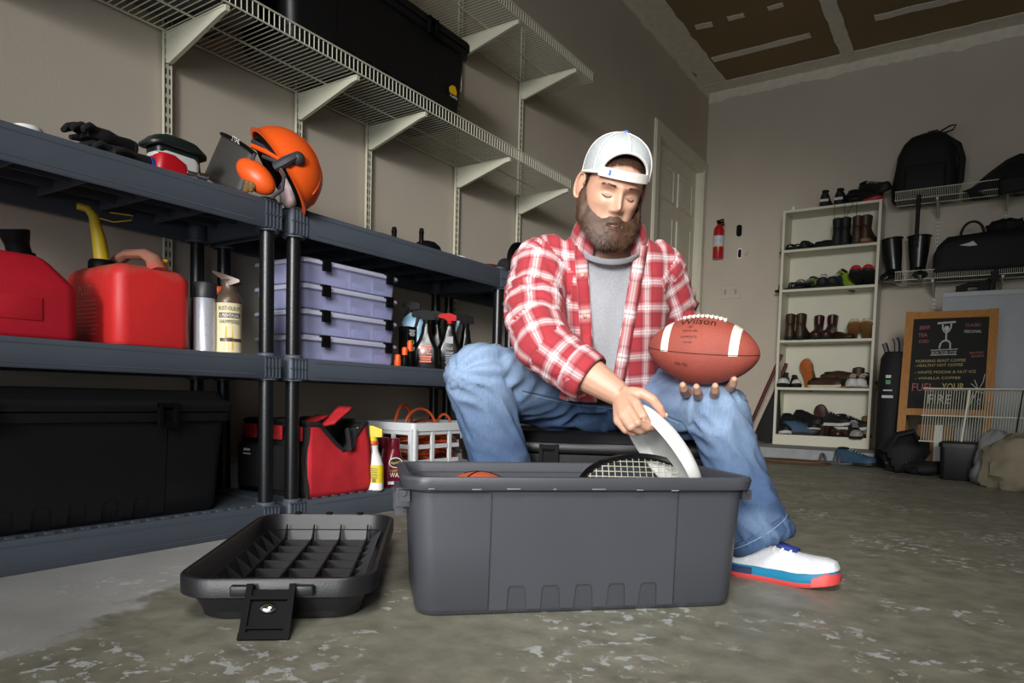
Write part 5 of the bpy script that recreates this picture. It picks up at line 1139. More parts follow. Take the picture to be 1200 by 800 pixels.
# frisbee held by its edge
M_fris = mat('frisbee_white', '#e6e6e2', .4, var=.02)
A_, B_ = at_d(763, 472, 1.59), at_d(828, 560, 1.56)
ch = (B_-A_).normalized(); mid = (A_+B_)/2
prp = (RGT*.73+UPV*.68); prp = (prp-ch*prp.dot(ch)).normalized()
tow = ch.cross(prp).normalized()
if tow.dot(FWD) > 0: tow = -tow
e2 = (prp*.16+tow*.987).normalized(); no = (-prp*.987+tow*.16).normalized()      # no: the open side
RF = .132
half = (B_-A_).length/2; sag = RF-math.sqrt(max(RF*RF-half*half, 0))
fc = mid - e2*(RF-sag)
t = thing('frisbee', 'white plastic flying disc held by its rim over the tote', 'flying disc', tuple(fc))
Mf = frame(fc, ch, e2 if ch.cross(e2).dot(-no) > 0 else -e2, -no)
b = MB(); b.lathe([(.001, .0), (.10, -.001), (.118, -.004), (.128, -.010), (RF, -.020), (RF, -.034), (.1295, -.038), (.1265, -.036), (.1245, -.024), (.119, -.012), (.10, -.005), (.001, -.004)], Mf, 64)
b.build('disc', M_fris, t, world=True)
b = MB()
for rr in (.06, .075, .09, .104): b.tube([Mf @ Vector((rr*math.cos(u), rr*math.sin(u), .0002)) for u in [2*math.pi*q/56 for q in range(56)]], .0010, 4, closed=True)
b.build('flight_ring', M_fris, t, world=True)
# tennis racket lying in the tote
rc = at_d(752, 588, 1.66); rc.z = .232
t = thing('tennis_racket', 'black tennis racket with pale strings lying in the tote', 'racket', tuple(rc))
rx = RGT.copy(); ry = (FWD*.62+UPV*.785).normalized(); rz_ = rx.cross(ry)
Mr = frame(rc, rx, ry, rz_); ra, rb_ = .152, .105
EL = [Mr @ Vector((ra*math.cos(u), rb_*math.sin(u), 0)) for u in [2*math.pi*q/56 for q in range(56)]]
MB().tube(EL, .0085, 8, closed=True).build('frame', M_blk_gloss, t, world=True)
b = MB(); b.tube([Mr @ Vector(((ra+.003)*math.cos(u), (rb_+.003)*math.sin(u), -.006)) for u in [math.radians(95+q*4) for q in range(22)]], .005, 6); b.build('silver_decal', mat('silver_paint', '#b9bec4', .25, .6, var=0), t, world=True)
b = MB(); M_str = mat('racket_string', '#c9c7b2', .5, var=0)
for k in range(-9, 10):
    x = k*ra/10; h = rb_*math.sqrt(1-(x/ra)**2); b.tube([Mr @ Vector((x, -h, .001)), Mr @ Vector((x, h, .001))], .0011, 4)
for k in range(-6, 7):
    y = k*rb_/7; h = ra*math.sqrt(1-(y/rb_)**2); b.tube([Mr @ Vector((-h, y, -.001)), Mr @ Vector((h, y, -.001))], .0011, 4)
b.build('strings', M_str, t, world=True, kind='stuff')
b = MB(); b.tube([Mr @ Vector((ra*.95, -.03, 0)), Mr @ Vector((ra+.04, -.03, -.02)), Mr @ Vector((ra+.055, -.035, -.09))], .010, 8); b.build('throat', M_blk_gloss, t, world=True)
# football
M_fb = mat('football_leather', '#9c4a3c', .55, var=.08, scale=12, bump=.55, bscale=520); M_fbs = mat('football_stripe', '#e2dfd2', .55, var=.05, bump=.4, bscale=500)
E1, E2 = at_d(769, 407, 1.83), at_d(881, 415, 1.73)
fbc = (E1+E2)/2; fx = (E2-E1).normalized(); FL = .278
fz0 = (UPV*.985-FWD*.17); fz = (fz0-fx*fz0.dot(fx)).normalized(); fy = fz.cross(fx)
Mb = frame(fbc, fx, fy, fz)
t = thing('football', 'brown leather football with white stripes and laces balanced on his left hand', 'ball', tuple(fbc))
def fr(x):
    u = abs(x)/(FL/2); return .0845*math.sqrt(max(0, 1-u**2))**1.18*(1-.05*u*u) if u < 1 else 0
def fp(x, a, o=0): r = fr(x)+o; return Mb @ Vector((x, r*math.sin(a), r*math.cos(a)))     # a=0 on the lace line
b = MB(); rings = []
xs_ = [-FL/2*math.cos(math.pi*k/44) for k in range(45)]
for x in xs_: rings.append([fp(x, 2*math.pi*q/48) if fr(x) > .001 else Mb @ Vector((x, .001*math.sin(2*math.pi*q/48), .001*math.cos(2*math.pi*q/48))) for q in range(48)])
b.loft(rings); b.build('leather', M_fb, t, world=True)
for s_ in (-1, 1):
    b = MB(); rows = [[fp(s_*x, a, .0010) for a in [math.radians(-92+184*q/30) for q in range(31)]] for x in (.073, .080, .088, .094)]
    b.grid(rows); b.build('stripe', M_fbs, t, world=True)
for a in (math.pi/2, -math.pi/2, math.pi): MB().tube([fp(x, a, .0002) for x in xs_[1:-1]], .0011, 5).build('seam', mat('seam_dark', '#4a211b', .8, var=0), t, world=True)
b = MB(); b.tube([fp(x, .05, .002) for x in np.linspace(-.052, .052, 14)], .003, 6)
for x in np.linspace(-.05, .05, 10): b.tube([fp(x, a, .0035) for a in (-.14, -.07, 0, .07, .14)], .0042, 6)
b.build('laces', M_fbs, t, world=True)
M_fbi = mat('football_ink', '#241413', .6, var=0)
SG = -1 if fy.dot(FWD) > 0 else 1       # side of the ball towards the camera
def fmap(x0, a0): return lambda x, y: fp(x0+x, SG*(a0-y/.08), .0012)
b = MB(); lettering(b, 'Wilson', .024, fmap(-.010, .62), .088); lettering(b, 'W', .008, fmap(-.024, .80), .010); lettering(b, 'OFFICIAL SIZE', .005, fmap(-.024, .92), .036); lettering(b, 'COMPOSITE', .005, fmap(-.024, 1.12), .04); lettering(b, 'LEATHER', .004, fmap(-.024, 1.28), .022)
lettering(b, '2001-TDS', .008, fmap(-.036, 1.98), .032); b.build('lettering', M_fbi, t, world=True, smooth=0)
# ================================================================ the man
def skin_mat():
    m = mat('skin', '#c79a82', .48, var=.07, scale=14, bump=.12, bscale=260)
    b = m.node_tree.nodes['Principled BSDF']; b.inputs['Subsurface Weight'].default_value = .12; b.inputs['Subsurface Radius'].default_value = (.012, .005, .003); b.inputs['Subsurface Scale'].default_value = .6
    return m
M_skin = skin_mat()
M_hair = mat('hair_brown', '#46301f', .6, var=.25, scale=60); M_beard = mat('beard_brown', '#4b3425', .6, var=.35, scale=50)
M_denim = None
def fuse(mb, voxel, it=6, fac=.5):
    o = mb.build('tmp', M_skin, smooth=0)
    r = o.modifiers.new('r', 'REMESH'); r.mode = 'VOXEL'; r.voxel_size = voxel
    s_ = o.modifiers.new('s', 'SMOOTH'); s_.iterations = it; s_.factor = fac
    me = bpy.data.meshes.new_from_object(o.evaluated_get(bpy.context.evaluated_depsgraph_get()))
    d = o.data; bpy.data.objects.remove(o); bpy.data.meshes.remove(d)
    return me
def arrays(me):
    v = np.zeros(len(me.vertices)*3); me.vertices.foreach_get('co', v); n = np.zeros(len(me.vertices)*3); me.vertices.foreach_get('normal', n)
    return v.reshape(-1, 3), n.reshape(-1, 3)
def Q(x, y, d): return at_d(x, y, d)
MAN = thing('person', 'bearded man in red plaid shirt, jeans and backwards white cap holding a football', 'person', tuple(Vector((sc.x, sc.y, 0))))
IVM = WM[MAN.name].inverted()
def part_from(me, name, mats, parent=MAN, smooth=True):
    me.transform(IVM); me.name = name; me.materials.clear()
    for m in (mats if isinstance(mats, (list, tuple)) else [mats]): me.materials.append(m)
    if smooth: me.polygons.foreach_set('use_smooth', [True]*len(me.polygons))
    me.update(); o = bpy.data.objects.new(name, me); COL.objects.link(o); o.parent = parent; WM[o.name] = WM[MAN.name].copy(); return o
# ---- joints (read off the photograph, at their own distances)
RS, RE, RW = Q(632, 315, 1.895), Q(634, 402, 1.72), Q(727, 463, 1.625)
LS_, LE, LW_ = Q(776, 318, 1.95), Q(800, 398, 2.08), Q(806, 444, 1.875)
RHIP, RKN, RAN = Q(662, 464, 2.10), Q(562, 443, 1.83), Q(603, 615, 1.93)
LHIP, LKN, LAN = Q(735, 466, 2.14), Q(838, 481, 1.85), Q(890, 626, 1.80)
def spine_ring(px, py, D, hw, hd, n=28, dx=0):
    c = Q(px, py, D); ax = RGT; ay = (FWD*.93+UPV*.36).normalized()
    return [c+ax*(hw*math.copysign(abs(math.cos(u))**.85, math.cos(u)))+ay*(hd*math.sin(u)) for u in [2*math.pi*k/n for k in range(n)]]
TS = [(686, 447, 2.06, .205, .158), (689, 432, 2.055, .200, .156), (697, 405, 2.03, .185, .146), (704, 357, 1.985, .188, .134), (708, 322, 1.945, .190, .118), (711, 300, 1.915, .165, .094), (714, 282, 1.88, .105, .075), (715, 270, 1.86, .074, .064)]
def torso(mb, k, secs=TS, kd=None): mb.loft([spine_ring(a, b_, c, hw+k, hd+(kd if kd is not None else k)) for a, b_, c, hw, hd in secs]); return mb
# ---------------------------------------------------------------- body: torso, limbs, hands, head - one mesh
body = MB(); torso(body, -.048)
body.tube([RS, (RS+RE)/2, RE], [.05, .047, .044], 12).tube([RE, RE.lerp(RW, .35), RE.lerp(RW, .8)], [.045, .047, .032], 14)
body.tube([LS_, (LS_+LE)/2, LE], [.05, .047, .042], 12).tube([LE, LE.lerp(LW_, .4), LE.lerp(LW_, .85)], [.044, .044, .032], 14)
pel = (RHIP+LHIP)/2; body.sphere(pel, (.13, .12, .09), 20, 12)
for h_, k_, a_ in ((RHIP, RKN, RAN), (LHIP, LKN, LAN)):
    body.tube([h_, (h_+k_)/2, k_], [.07, .066, .052], 14).tube([k_, k_.lerp(a_, .35), a_], [.052, .052, .036], 14)
NB, NT = Q(715, 290, 1.875), Q(719, 243, 1.785)
body.tube([NB-UPV*.05, NB, NT], [.07, .062, .055], 18)
me_body = fuse(body, .009, 4)
def hand(wrist, mcps, chains, thumb, rad=.0095, fore=None, extra=None):
    mb = MB()
    if fore is not None: mb.tube([fore, fore.lerp(wrist, .55), wrist.lerp(fore, .12), wrist], [.047, .042, .033, .029], 16)
    for m_, ch_ in zip(mcps, chains):
        mb.tube([wrist, wrist.lerp(m_, .5), m_], [.020, .0165, .0125], 10); mb.sphere(m_, .0122, 10, 8)
        pts_ = [m_]+ch_; rr = [rad*1.14, rad*1.04, rad*.95, rad*.72][:len(pts_)]
        mb.tube(pts_, rr, 10)
        for p_, r_ in zip(pts_[1:], rr[1:]): mb.sphere(p_, r_, 10, 8)
    mb.tube([wrist, wrist.lerp(thumb[0], .6), thumb[0]], [.018, .019, .014], 10); mb.tube(thumb, [.0135, .0118, .0105, .0085][:len(thumb)], 10)
    for p_, r_ in zip(thumb, [.0135, .0118, .0105, .0088]): mb.sphere(p_, r_, 10, 8)
    if extra: extra(mb)
    return mb
# right hand: fingers curl over the inside of the disc, thumb on its outer face
rm = [Q(746, 473, 1.575), Q(737, 480, 1.56), Q(730, 487, 1.557), Q(725, 493, 1.565)]
rch = [[Q(754, 487, 1.545), Q(760, 497, 1.555), Q(763, 501, 1.57)], [Q(747, 495, 1.53), Q(758, 501, 1.545), Q(764, 502, 1.56)], [Q(739, 500, 1.535), Q(750, 505, 1.55), Q(757, 505, 1.565)], [Q(733, 503, 1.555), Q(742, 507, 1.565), Q(748, 507, 1.575)]]
rth = [Q(752, 461, 1.600), Q(765, 468, 1.59), Q(773, 478, 1.59), Q(777, 486, 1.595)]
hr = hand(RW, rm, rch, rth, .0098, RE.lerp(RW, .25))
me_r = fuse(hr, .0030, 3)
# left hand: palm up under the ball, finger ends showing below it
lm = [Q(808, 459, 1.845), Q(820, 462, 1.835), Q(834, 461, 1.835), Q(848, 456, 1.84)]
lch = [[Q(803, 461, 1.79), Q(801, 455, 1.735), Q(800, 451, 1.722)], [Q(818, 464, 1.78), Q(817, 458, 1.725), Q(816, 453, 1.71)], [Q(837, 463, 1.78), Q(838, 457, 1.73), Q(838, 452, 1.715)], [Q(855, 455, 1.79), Q(859, 449, 1.745), Q(860, 444, 1.73)]]
lth = [Q(835, 452, 1.885), Q(852, 444, 1.89), Q(862, 434, 1.885)]
hl = hand(LW_, lm, lch, lth, .0120, LE.lerp(LW_, .3))
me_l = fuse(hl, .0030, 3)
# ---------------------------------------------------------------- head
HZ = [-.128, -.124, -.115, -.10, -.08, -.055, -.03, 0, .02, .05, .08, .10, .113, .118]
HWd = [.004, .026, .043, .055, .064, .0695, .0725, .0745, .0755, .0735, .062, .045, .02, .002]
HFr = [.060, .070, .078, .082, .083, .083, .0845, .084, .088, .086, .070, .048, .02, .002]
HBk = [-.02, .0, .02, .045, .064, .078, .088, .094, .096, .092, .078, .056, .025, .002]
def hi(z, arr): return float(np.interp(z, HZ, arr))
def hsurf(a, z, o=0):
    w_, f_, b_ = hi(z, HWd)+o, hi(z, HFr)+o, hi(z, HBk)+o
    sx_, cx_ = math.sin(a), math.cos(a)
    x = w_*math.copysign(abs(sx_)**.88, sx_)
    y = -f_*abs(cx_)**.92 if cx_ > 0 else b_*abs(cx_)**.95
    if cx_ > 0 and z < -.09: y = -f_*abs(cx_)**.8 if f_ > 0 else y
    return Vector((x, y, z))
def G(x, z, cx, cz, sx_, sz_): return math.exp(-((x-cx)/sx_)**2-((z-cz)/sz_)**2)
def face(p):
    if p.y > -.02: return p
    x, z = p.x, p.z; d = 0
    d += .007*G(x, z, 0, .004, .009, .02)+.012*G(x, z, 0, -.016, .0085, .016)+.021*G(x, z, 0, -.034, .0095, .0125)+.008*(G(x, z, .0125, -.041, .006, .006)+G(x, z, -.0125, -.041, .006, .006))
    for s_ in (-1, 1):
        d -= .011*G(x, z, s_*.031, -.002, .017, .0115); d += .0065*G(x, z, s_*.032, -.003, .0115, .0065)
        d += .0045*G(x, z, s_*.030, .018, .02, .006); d += .004*G(x, z, s_*.046, -.026, .016, .014); d -= .003*G(x, z, s_*.026, -.05, .010, .016)
        d -= .0022*G(x, z, s_*.032, -.0085, .012, .0018)
    d -= .004*G(x, z, 0, .002, .02, .006)*0; d += .0055*G(x, z, 0, -.066, .016, .006)+.0065*G(x, z, 0, -.079, .014, .006)-.003*G(x, z, 0, -.0725, .018, .002)
    return p+Vector((x*.15/.08, -1, 0)).normalized()*d
hd = MB(); rows = []
az = []
for k in range(96):
    u = -math.pi+2*math.pi*k/96; az.append(u-.45*math.sin(u)*1.0)
zz = list(np.linspace(-.128, -.09, 8))+list(np.linspace(-.086, .022, 52))+list(np.linspace(.026, .118, 18))
hd.loft([[face(hsurf(a, z)) for a in az] for z in zz], None, (True, True))
for s_ in (-1, 1):         # ears
    E_ = frame((s_*.0775, .008, -.006), Vector((s_*.90, -.43, 0)).normalized(), Vector((s_*.43, .90, 0)).normalized(), (0, 0, 1)) @ R3(10, 0, 0) @ Matrix.Scale(1.05, 4)
    hd.sphere((0.006, 0.004, 0), (.007, .017, .030), 14, 10, E_)
    hd.tube([E_ @ Vector((.010, .017*math.cos(u)+.005, .031*math.sin(u)+.002)) for u in [math.radians(-120+q*15) for q in range(20)]], .0042, 6)
    hd.sphere((.005, -.004, -.026), (.006, .008, .009), 10, 8, E_)
YA, PA, RA = math.radians(8.5), math.radians(24), math.radians(6)
dH = (-FWD*math.cos(YA)+RGT*math.sin(YA)); xl = (RGT*math.cos(YA)+FWD*math.sin(YA)); fdir = (dH*math.cos(PA)-UPV*math.sin(PA)).normalized(); ul = (UPV*math.cos(PA)+dH*math.sin(PA)).normalized()
xr = xl*math.cos(RA)-ul*math.sin(RA); ur = ul*math.cos(RA)+xl*math.sin(RA)
HC = Q(717.5, 222.5, 1.775); HS_ = .925
MH = frame(HC, xr*HS_, -fdir*HS_, ur*HS_)
# join everything into one mesh
bm = bmesh.new()
for m_ in (me_body, me_r, me_l): bm.from_mesh(m_); bpy.data.meshes.remove(m_)
hb_ = len(bm.verts)
hv = [bm.verts.new(MH @ p) for p in hd.v]
for f in hd.f:
    try: bm.faces.new([hv[i] for i in f])
    except ValueError: pass
me = bpy.data.meshes.new('body'); bm.to_mesh(me); bm.free()
BODY = part_from(me, 'body', M_skin)
# fingernails
b = MB()
for c_, nx_ in ((rth, (RGT*.8-FWD*.6)),): b.sphere(Vector(c_[-1])+nx_.normalized()*.006, (.006, .003, .006), 10, 6)
for ch_ in lch: b.sphere(ch_[-1]+(-FWD*.8-UPV*.1).normalized()*.0045, (.0052, .0030, .0060), 10, 6)
b.build('fingernails', mat('nail', '#c9997f', .45, var=0), MAN, world=True)
def HW_(p): return MH @ Vector(p)
M_lip = mat('lips', '#94584f', .45, var=.05)
b = MB(); rows = []
for z, o in ((-.0725, .006), (-.0745, .0085), (-.0768, .0105), (-.0790, .0105), (-.0815, .006)):
    rows.append([HW_(face(hsurf(a, z))+Vector((0, -o*(1-(a/.42)**2)**.5 if abs(a) < .42 else 0, 0))) for a in np.linspace(-.21, .21, 15)])
b.grid(rows); b.build('lips', M_lip, MAN, world=True)
for s_ in (-1, 1):
    b = MB(); b.tube([HW_(face(hsurf(0, 0))*0+Vector((s_*(.0195+.026*q), -.0785-.004*math.sin(q*3.1)+.010*q*q*1.2, -.0085-.0035*math.sin(q*3.14)+.001))) for q in np.linspace(0, 1, 9)], [.0006, .001, .0013, .0014, .0014, .0014, .0013, .001, .0006], 5); b.build('eyelashes', M_hair, MAN, world=True)
    b = MB()
    for k in range(85):
        q = random.random(); x = s_*(.013+.034*q); z = .0175+.0028*math.sin(q*2.6)+random.uniform(-.0024, .0024); a = math.asin(max(-1, min(1, x/(hi(z, HWd)))))
        p = face(hsurf(a, z)); p2 = p+Vector((s_*.006, -.0015, .0022*(1-1.6*q))); b.tube([HW_(p+Vector((0, -.0006, 0))), HW_(p.lerp(p2, .5)+Vector((0, -.0012, 0))), HW_(p2+Vector((0, -.0003, 0)))], [.0005, .0004, .0002], 3)
    b.build('eyebrow', mat('brow_brown', '#5e4330', .6, var=.2), MAN, world=True)
# beard: a shaped mass with thousands of short hairs on it
def b_top(a):
    d = abs(math.degrees(a)); return float(np.interp(d, [0, 9, 16, 24, 34, 48, 62, 74, 86, 96], [-.054, -.056, -.062, -.066, -.064, -.055, -.044, -.022, .012, .016]))
def b_bot(a):
    d = abs(math.degrees(a)); return float(np.interp(d, [0, 20, 40, 60, 78, 90, 100], [-.148, -.145, -.133, -.115, -.095, -.070, -.04]))
def beard_pt(a, t, o=0):
    z = b_top(a)+(b_bot(a)-b_top(a))*t; d = abs(math.degrees(a))
    zc = max(z, -.100); base = face(hsurf(a, zc)); th = .004+.026*math.sin(min(1, t*1.05)*math.pi*.62)*(1 if d < 70 else max(.25, 1-(d-70)/40))
    n = Vector((base.x*1.1, base.y+.012, 0)); n.normalize(); k = 1.0 if t < .6 else 1-.5*((t-.6)/.4)**2
    p = Vector((base.x, base.y, z))+n*(th*k+o)
    if t > .6: p.x *= 1-.62*((t-.6)/.4)**2.2; p.y = p.y*(1-.55*((t-.6)/.4)**2.4)
    p.z -= .0
    return p
b = MB(); AA = [math.radians(-96+192*k/72) for k in range(73)]
def in_mouth(a, t):
    z = b_top(a)+(b_bot(a)-b_top(a))*t; return abs(math.degrees(a)) < 13 and -.0800 < z < -.0742
rows = []
for i in range(31):
    t_ = i/30; rows.append([beard_pt(a, t_)-Vector((0, -.016 if in_mouth(a, t_) else 0, 0)) for a in AA])
b.grid(rows); b.deform(lambda p: p+p.normalized()*.0035*fbm(p, 70, 2))
for k in range(5600):
    a = math.radians(random.uniform(-95, 95)); t_ = random.random()**.9
    if in_mouth(a, t_) or in_mouth(a, max(0, t_-.06)): continue
    p = beard_pt(a, t_, -.002); n = Vector((p.x, p.y+.01, 0)).normalized(); d = abs(math.degrees(a))
    ln = random.uniform(.010, .019)*(1 if t_ > .25 else .55)*(1 if d < 75 else .5)
    sw_ = math.copysign(.35, a) if (t_ < .22 and 3 < d < 26) else random.uniform(-.25, .25)
    dr = (Vector((0, 0, -1))*.9+n*random.uniform(.25, .6)+Vector((sw_, random.uniform(-.1, .1), 0))).normalized(); sd = dr.cross(n).normalized()*.0006
    p1 = p+dr*ln*.5; p2 = p+(dr+Vector((0, 0, -.25))).normalized()*ln
    b.add([p-sd, p+sd, p1+sd, p1-sd, p2], [(0, 1, 2, 3), (3, 2, 4)])
b.deform(HW_); b.build('beard', M_beard, MAN, world=True, smooth=180)
# hair: short, showing under the cap at the temples, behind the ears and in the strap opening
b = MB(); rows = []
def h_low(a):
    d = abs(math.degrees(a)); return float(np.interp(d, [0, 18, 34, 55, 70, 79, 90, 100, 125, 180], [.078, .074, .066, .060, .050, .014, .0, .012, -.035, -.05]))
AH = [math.radians(-180+360*k/80) for k in range(81)]
for i in range(13): rows.append([hsurf(a, h_low(a)+(.112-h_low(a))*i/12, .004+.004*math.sin(i/12*3.1)) for a in AH])
b.grid(rows)
for k in range(2600):
    a = math.radians(random.uniform(-130, 130)); z = h_low(a)+random.random()**1.5*(.10-h_low(a)); p = hsurf(a, z, .005); n = Vector((p.x, p.y, .02)).normalized()
    dr = (Vector((random.uniform(-.3, .3), -.2, -.9 if abs(a) > .9 else -.35))+n*.5).normalized(); sd = dr.cross(n).normalized()*.0006; ln = random.uniform(.008, .014)
    b.add([p-sd, p+sd, p+dr*ln*.5+sd, p+dr*ln*.5-sd, p+dr*ln-Vector((0, 0, .002))], [(0, 1, 2, 3), (3, 2, 4)])
b.deform(HW_); b.build('hair', M_hair, MAN, world=True, smooth=180)
# cap worn backwards: crown with the strap opening over the forehead
M_cap = mat('cap_mesh', '#b9bfc0', .8, var=.05, scale=120, bump=.7, bscale=700); M_capw = mat('cap_white', '#d8d6d0', .7, var=.03, bump=.2, bscale=400); M_capb = mat('cap_blue', '#3f6cc0', .6, var=0)
CAPT = .143
def cap_rim(a): return .046-.030*(1-math.cos(a))/2
def cap_low(a):
    d = abs(a)/math.radians(43); r = cap_rim(a)
    return r+.054*math.sqrt(1-d*d) if d < 1 else r
def cap_pt(a, z, o=0):
    r0 = cap_rim(a); t_ = max(0, min(1, (z-r0)/(CAPT-r0))); k = math.sqrt(max(0, 1-t_**2.9))
    w_, f_, b_ = .0765+.011+o, .088+.010+o, .097+.012+o
    sx_, cx_ = math.sin(a), math.cos(a)
    return Vector((w_*k*math.copysign(abs(sx_)**.92, sx_), (-f_ if cx_ > 0 else b_)*k*abs(cx_)**.95*1.0, z))
b = MB(); AC = sorted([math.radians(-180+3*k) for k in range(121)]); rows = []
for i in range(25):
    u = i/24; u = 1-(1-u)**1.6
    rows.append([cap_pt(a, cap_low(a)+(CAPT-cap_low(a))*u) for a in AC])
b.grid(rows); b.deform(HW_); CAP = b.build('cap', M_cap, MAN, world=True); CAP.modifiers.new('thickness', 'SOLIDIFY').thickness = .0025
b = MB()
for a in (0, math.radians(58), math.radians(-58), math.radians(120), math.radians(-120), math.pi): b.tube([HW_(cap_pt(a, cap_low(a)+(CAPT-cap_low(a))*(1-(1-u)**1.6), .0012)) for u in np.linspace(0, 1, 20)], .0036, 6, flat=.5, up=None)
b.build('cap_seam', M_capw, CAP, world=True)
b = MB(); b.tube([HW_(cap_pt(a, cap_low(a)+.002, .001)) for a in AC[:-1]], .0034, 6, closed=True); b.build('cap_binding', M_capw, CAP, world=True)
b = MB(); rows = []
for zo, oo in ((-.002, .0), (-.002, .004), (.021, .004), (.021, .0), (-.002, .0)): rows.append([HW_(cap_pt(math.radians(-46+92*k/30), .0461, oo)+Vector((0, 0, zo-.008))) for k in range(31)])
b.grid(rows); b.build('strap', M_capw, CAP, world=True)
b = MB(); p0 = HW_(cap_pt(math.radians(-26), .0461, .0045)+Vector((0, 0, .0022))); b.rbox((0, 0, 0), (.006, .002, .013), .001, .0006, Matrix.Translation(p0) @ MH.to_3x3().to_4x4() @ R3(0, 0, -26)); b.build('strap_tag', M_capb, CAP, world=True)
b = MB()
for k in range(5): b.sphere(HW_(cap_pt(math.radians(-18+6.5*k), .0461, .0042)+Vector((0, 0, .003))), .0018, 8, 6)
b.build('snap_studs', mat('stud_white', '#f0eee8', .4, var=0), CAP, world=True)
b = MB(); b.sphere(HW_((0, .0, CAPT+.001)), (.008, .008, .005), 12, 8); b.build('cap_button', M_capb, CAP, world=True)
b = MB(); rows = [[HW_(cap_pt(math.radians(180-50+100*k/16), .020, .002)+Vector((0, .065*u*math.sqrt(max(0, 1-((k-8)/8.6)**2)), -.012*u))) for k in range(17)] for u in (0, .3, .6, .85, 1)]; b.grid(rows); o = b.build('visor', M_cap, CAP, world=True); o.modifiers.new('thickness', 'SOLIDIFY').thickness = .003
# ---------------------------------------------------------------- T-shirt
M_tee = mat('grey_jersey', '#9c9ea3', .85, var=.10, scale=220, bump=.15, bscale=300)
b = MB(); torso(b, -.009, TS[:-1]+[(714.5, 274, 1.868, .080, .072)], -.009); me = fuse(b, .008, 5); v, n = arrays(me)
for i in range(len(v)):
    p = Vector(v[i]); q = (p-CAM); f = .004*fbm((p.dot(RGT)*14, p.z*5+3, 1), 1, 2)+.006*max(0, noise.noise((p.dot(RGT)*16+p.z*9, p.z*2.2, 7)))
    me.vertices[i].co = p+Vector(n[i])*f
part_from(me, 't_shirt', M_tee)
b = MB(); nc = Q(713.5, 293.5, 1.848); na = (UPV*.80-FWD*.60).normalized(); nx_ = RGT; ny_ = na.cross(nx_)
b.tube([nc+nx_*(.072*math.cos(u))+ny_*(.066*math.sin(u)) for u in [2*math.pi*k/40 for k in range(40)]], .0045, 8, closed=True, flat=1.8, up=na); b.build('neckband', M_tee, MAN, world=True)
# ---------------------------------------------------------------- plaid flannel shirt
def plaid():
    m = bpy.data.materials.new('plaid_flannel'); m.use_nodes = True; nt = m.node_tree; bs = nt.nodes['Principled BSDF']; L = nt.links.new
    bs.inputs['Roughness'].default_value = .9; bs.inputs['Sheen Weight'].default_value = .04
    uv = node(nt, 'ShaderNodeUVMap'); sp = node(nt, 'ShaderNodeSeparateXYZ'); L(uv.outputs[0], sp.inputs[0])
    def mth(op, a, b_=None, c_=None):
        x = node(nt, 'ShaderNodeMath', operation=op)
        for i, q in enumerate((a, b_, c_)):
            if q is None: continue
            if hasattr(q, 'links'): L(q, x.inputs[i])
            else: x.inputs[i].default_value = q
        return x.outputs[0]
    def pulse(f, c_, hw_, soft): # 1 inside |f-c|<hw
        d = mth('ABSOLUTE', mth('SUBTRACT', f, c_)); x = node(nt, 'ShaderNodeMapRange'); L(d, x.inputs[0]); x.inputs[1].default_value = hw_-soft; x.inputs[2].default_value = hw_+soft; x.inputs[3].default_value = 1; x.inputs[4].default_value = 0; return x.outputs[0]
    ws_, dk = [], []
    for ax in ('X', 'Y'):
        f = mth('FRACT', mth('MULTIPLY', sp.outputs[ax], 1/.066))
        ws_.append(mth('MAXIMUM', pulse(f, .5, .095, .03), mth('MULTIPLY', pulse(f, .5, .185, .03), .30)))
        d = mth('MAXIMUM', pulse(f, .5, .018, .01), mth('MAXIMUM', mth('MULTIPLY', pulse(f, .24, .018, .012), .8), mth('MULTIPLY', pulse(f, .76, .018, .012), .8))); dk.append(d)
    wsum = mth('MINIMUM', mth('MULTIPLY', mth('ADD', ws_[0], ws_[1]), .52), 1.0)
    def mix(f, a, b_):
        x = node(nt, 'ShaderNodeMix', data_type='RGBA')
        for i, q in ((0, f), (6, a), (7, b_)):
            if hasattr(q, 'links'): L(q, x.inputs[i])
            else: x.inputs[i].default_value = q
        return x.outputs[2]
    n = node(nt, 'ShaderNodeTexNoise'); n.inputs['Scale'].default_value = 700; L(uv.outputs[0], n.inputs['Vector'])
    n2 = node(nt, 'ShaderNodeTexNoise'); n2.inputs['Scale'].default_value = 25; L(uv.outputs[0], n2.inputs['Vector'])
    red = mix(n2.outputs['Fac'], C('#900416'), C('#ae0c26')); col = mix(wsum, red, C('#f2e6e6'))
    dsum = mth('MINIMUM', mth('ADD', mth('MULTIPLY', dk[0], .48), mth('MULTIPLY', dk[1], .48)), .62); col = mix(dsum, col, C('#23131f'))
    col = mix(mth('MULTIPLY', n.outputs['Fac'], .10), col, C('#e9c6c8')); L(col, bs.inputs['Base Color'])
    bp = node(nt, 'ShaderNodeBump'); bp.inputs['Strength'].default_value = .25; bp.inputs['Distance'].default_value = .002; L(n.outputs['Fac'], bp.inputs['Height']); L(bp.outputs[0], bs.inputs['Normal'])
    return m
M_plaid = plaid()
RSL = [(Q(655, 300, 1.92), .066), (Q(633, 314, 1.895), .074), (Q(626, 350, 1.84), .070), (Q(628, 383, 1.765), .069), (Q(638, 406, 1.715), .067), (Q(664, 425, 1.69), .060), (Q(688, 441, 1.667), .056)]
LSL = [(Q(758, 302, 1.93), .062), (Q(773, 318, 1.95), .068), (Q(785, 350, 2.0), .062), (Q(795, 382, 2.06), .060), (Q(799, 400, 2.07), .058), (Q(802, 420, 2.0), .054), (Q(804, 434, 1.94), .050)]
SPN = [(Q(a, b_, c), max(hw, hd)) for a, b_, c, hw, hd in TS]
b = MB(); torso(b, 0)
for sl in (RSL, LSL): b.tube([p for p, r in sl], [r for p, r in sl], 18); b.sphere(sl[1][0], sl[1][1]*1.02, 16, 10)
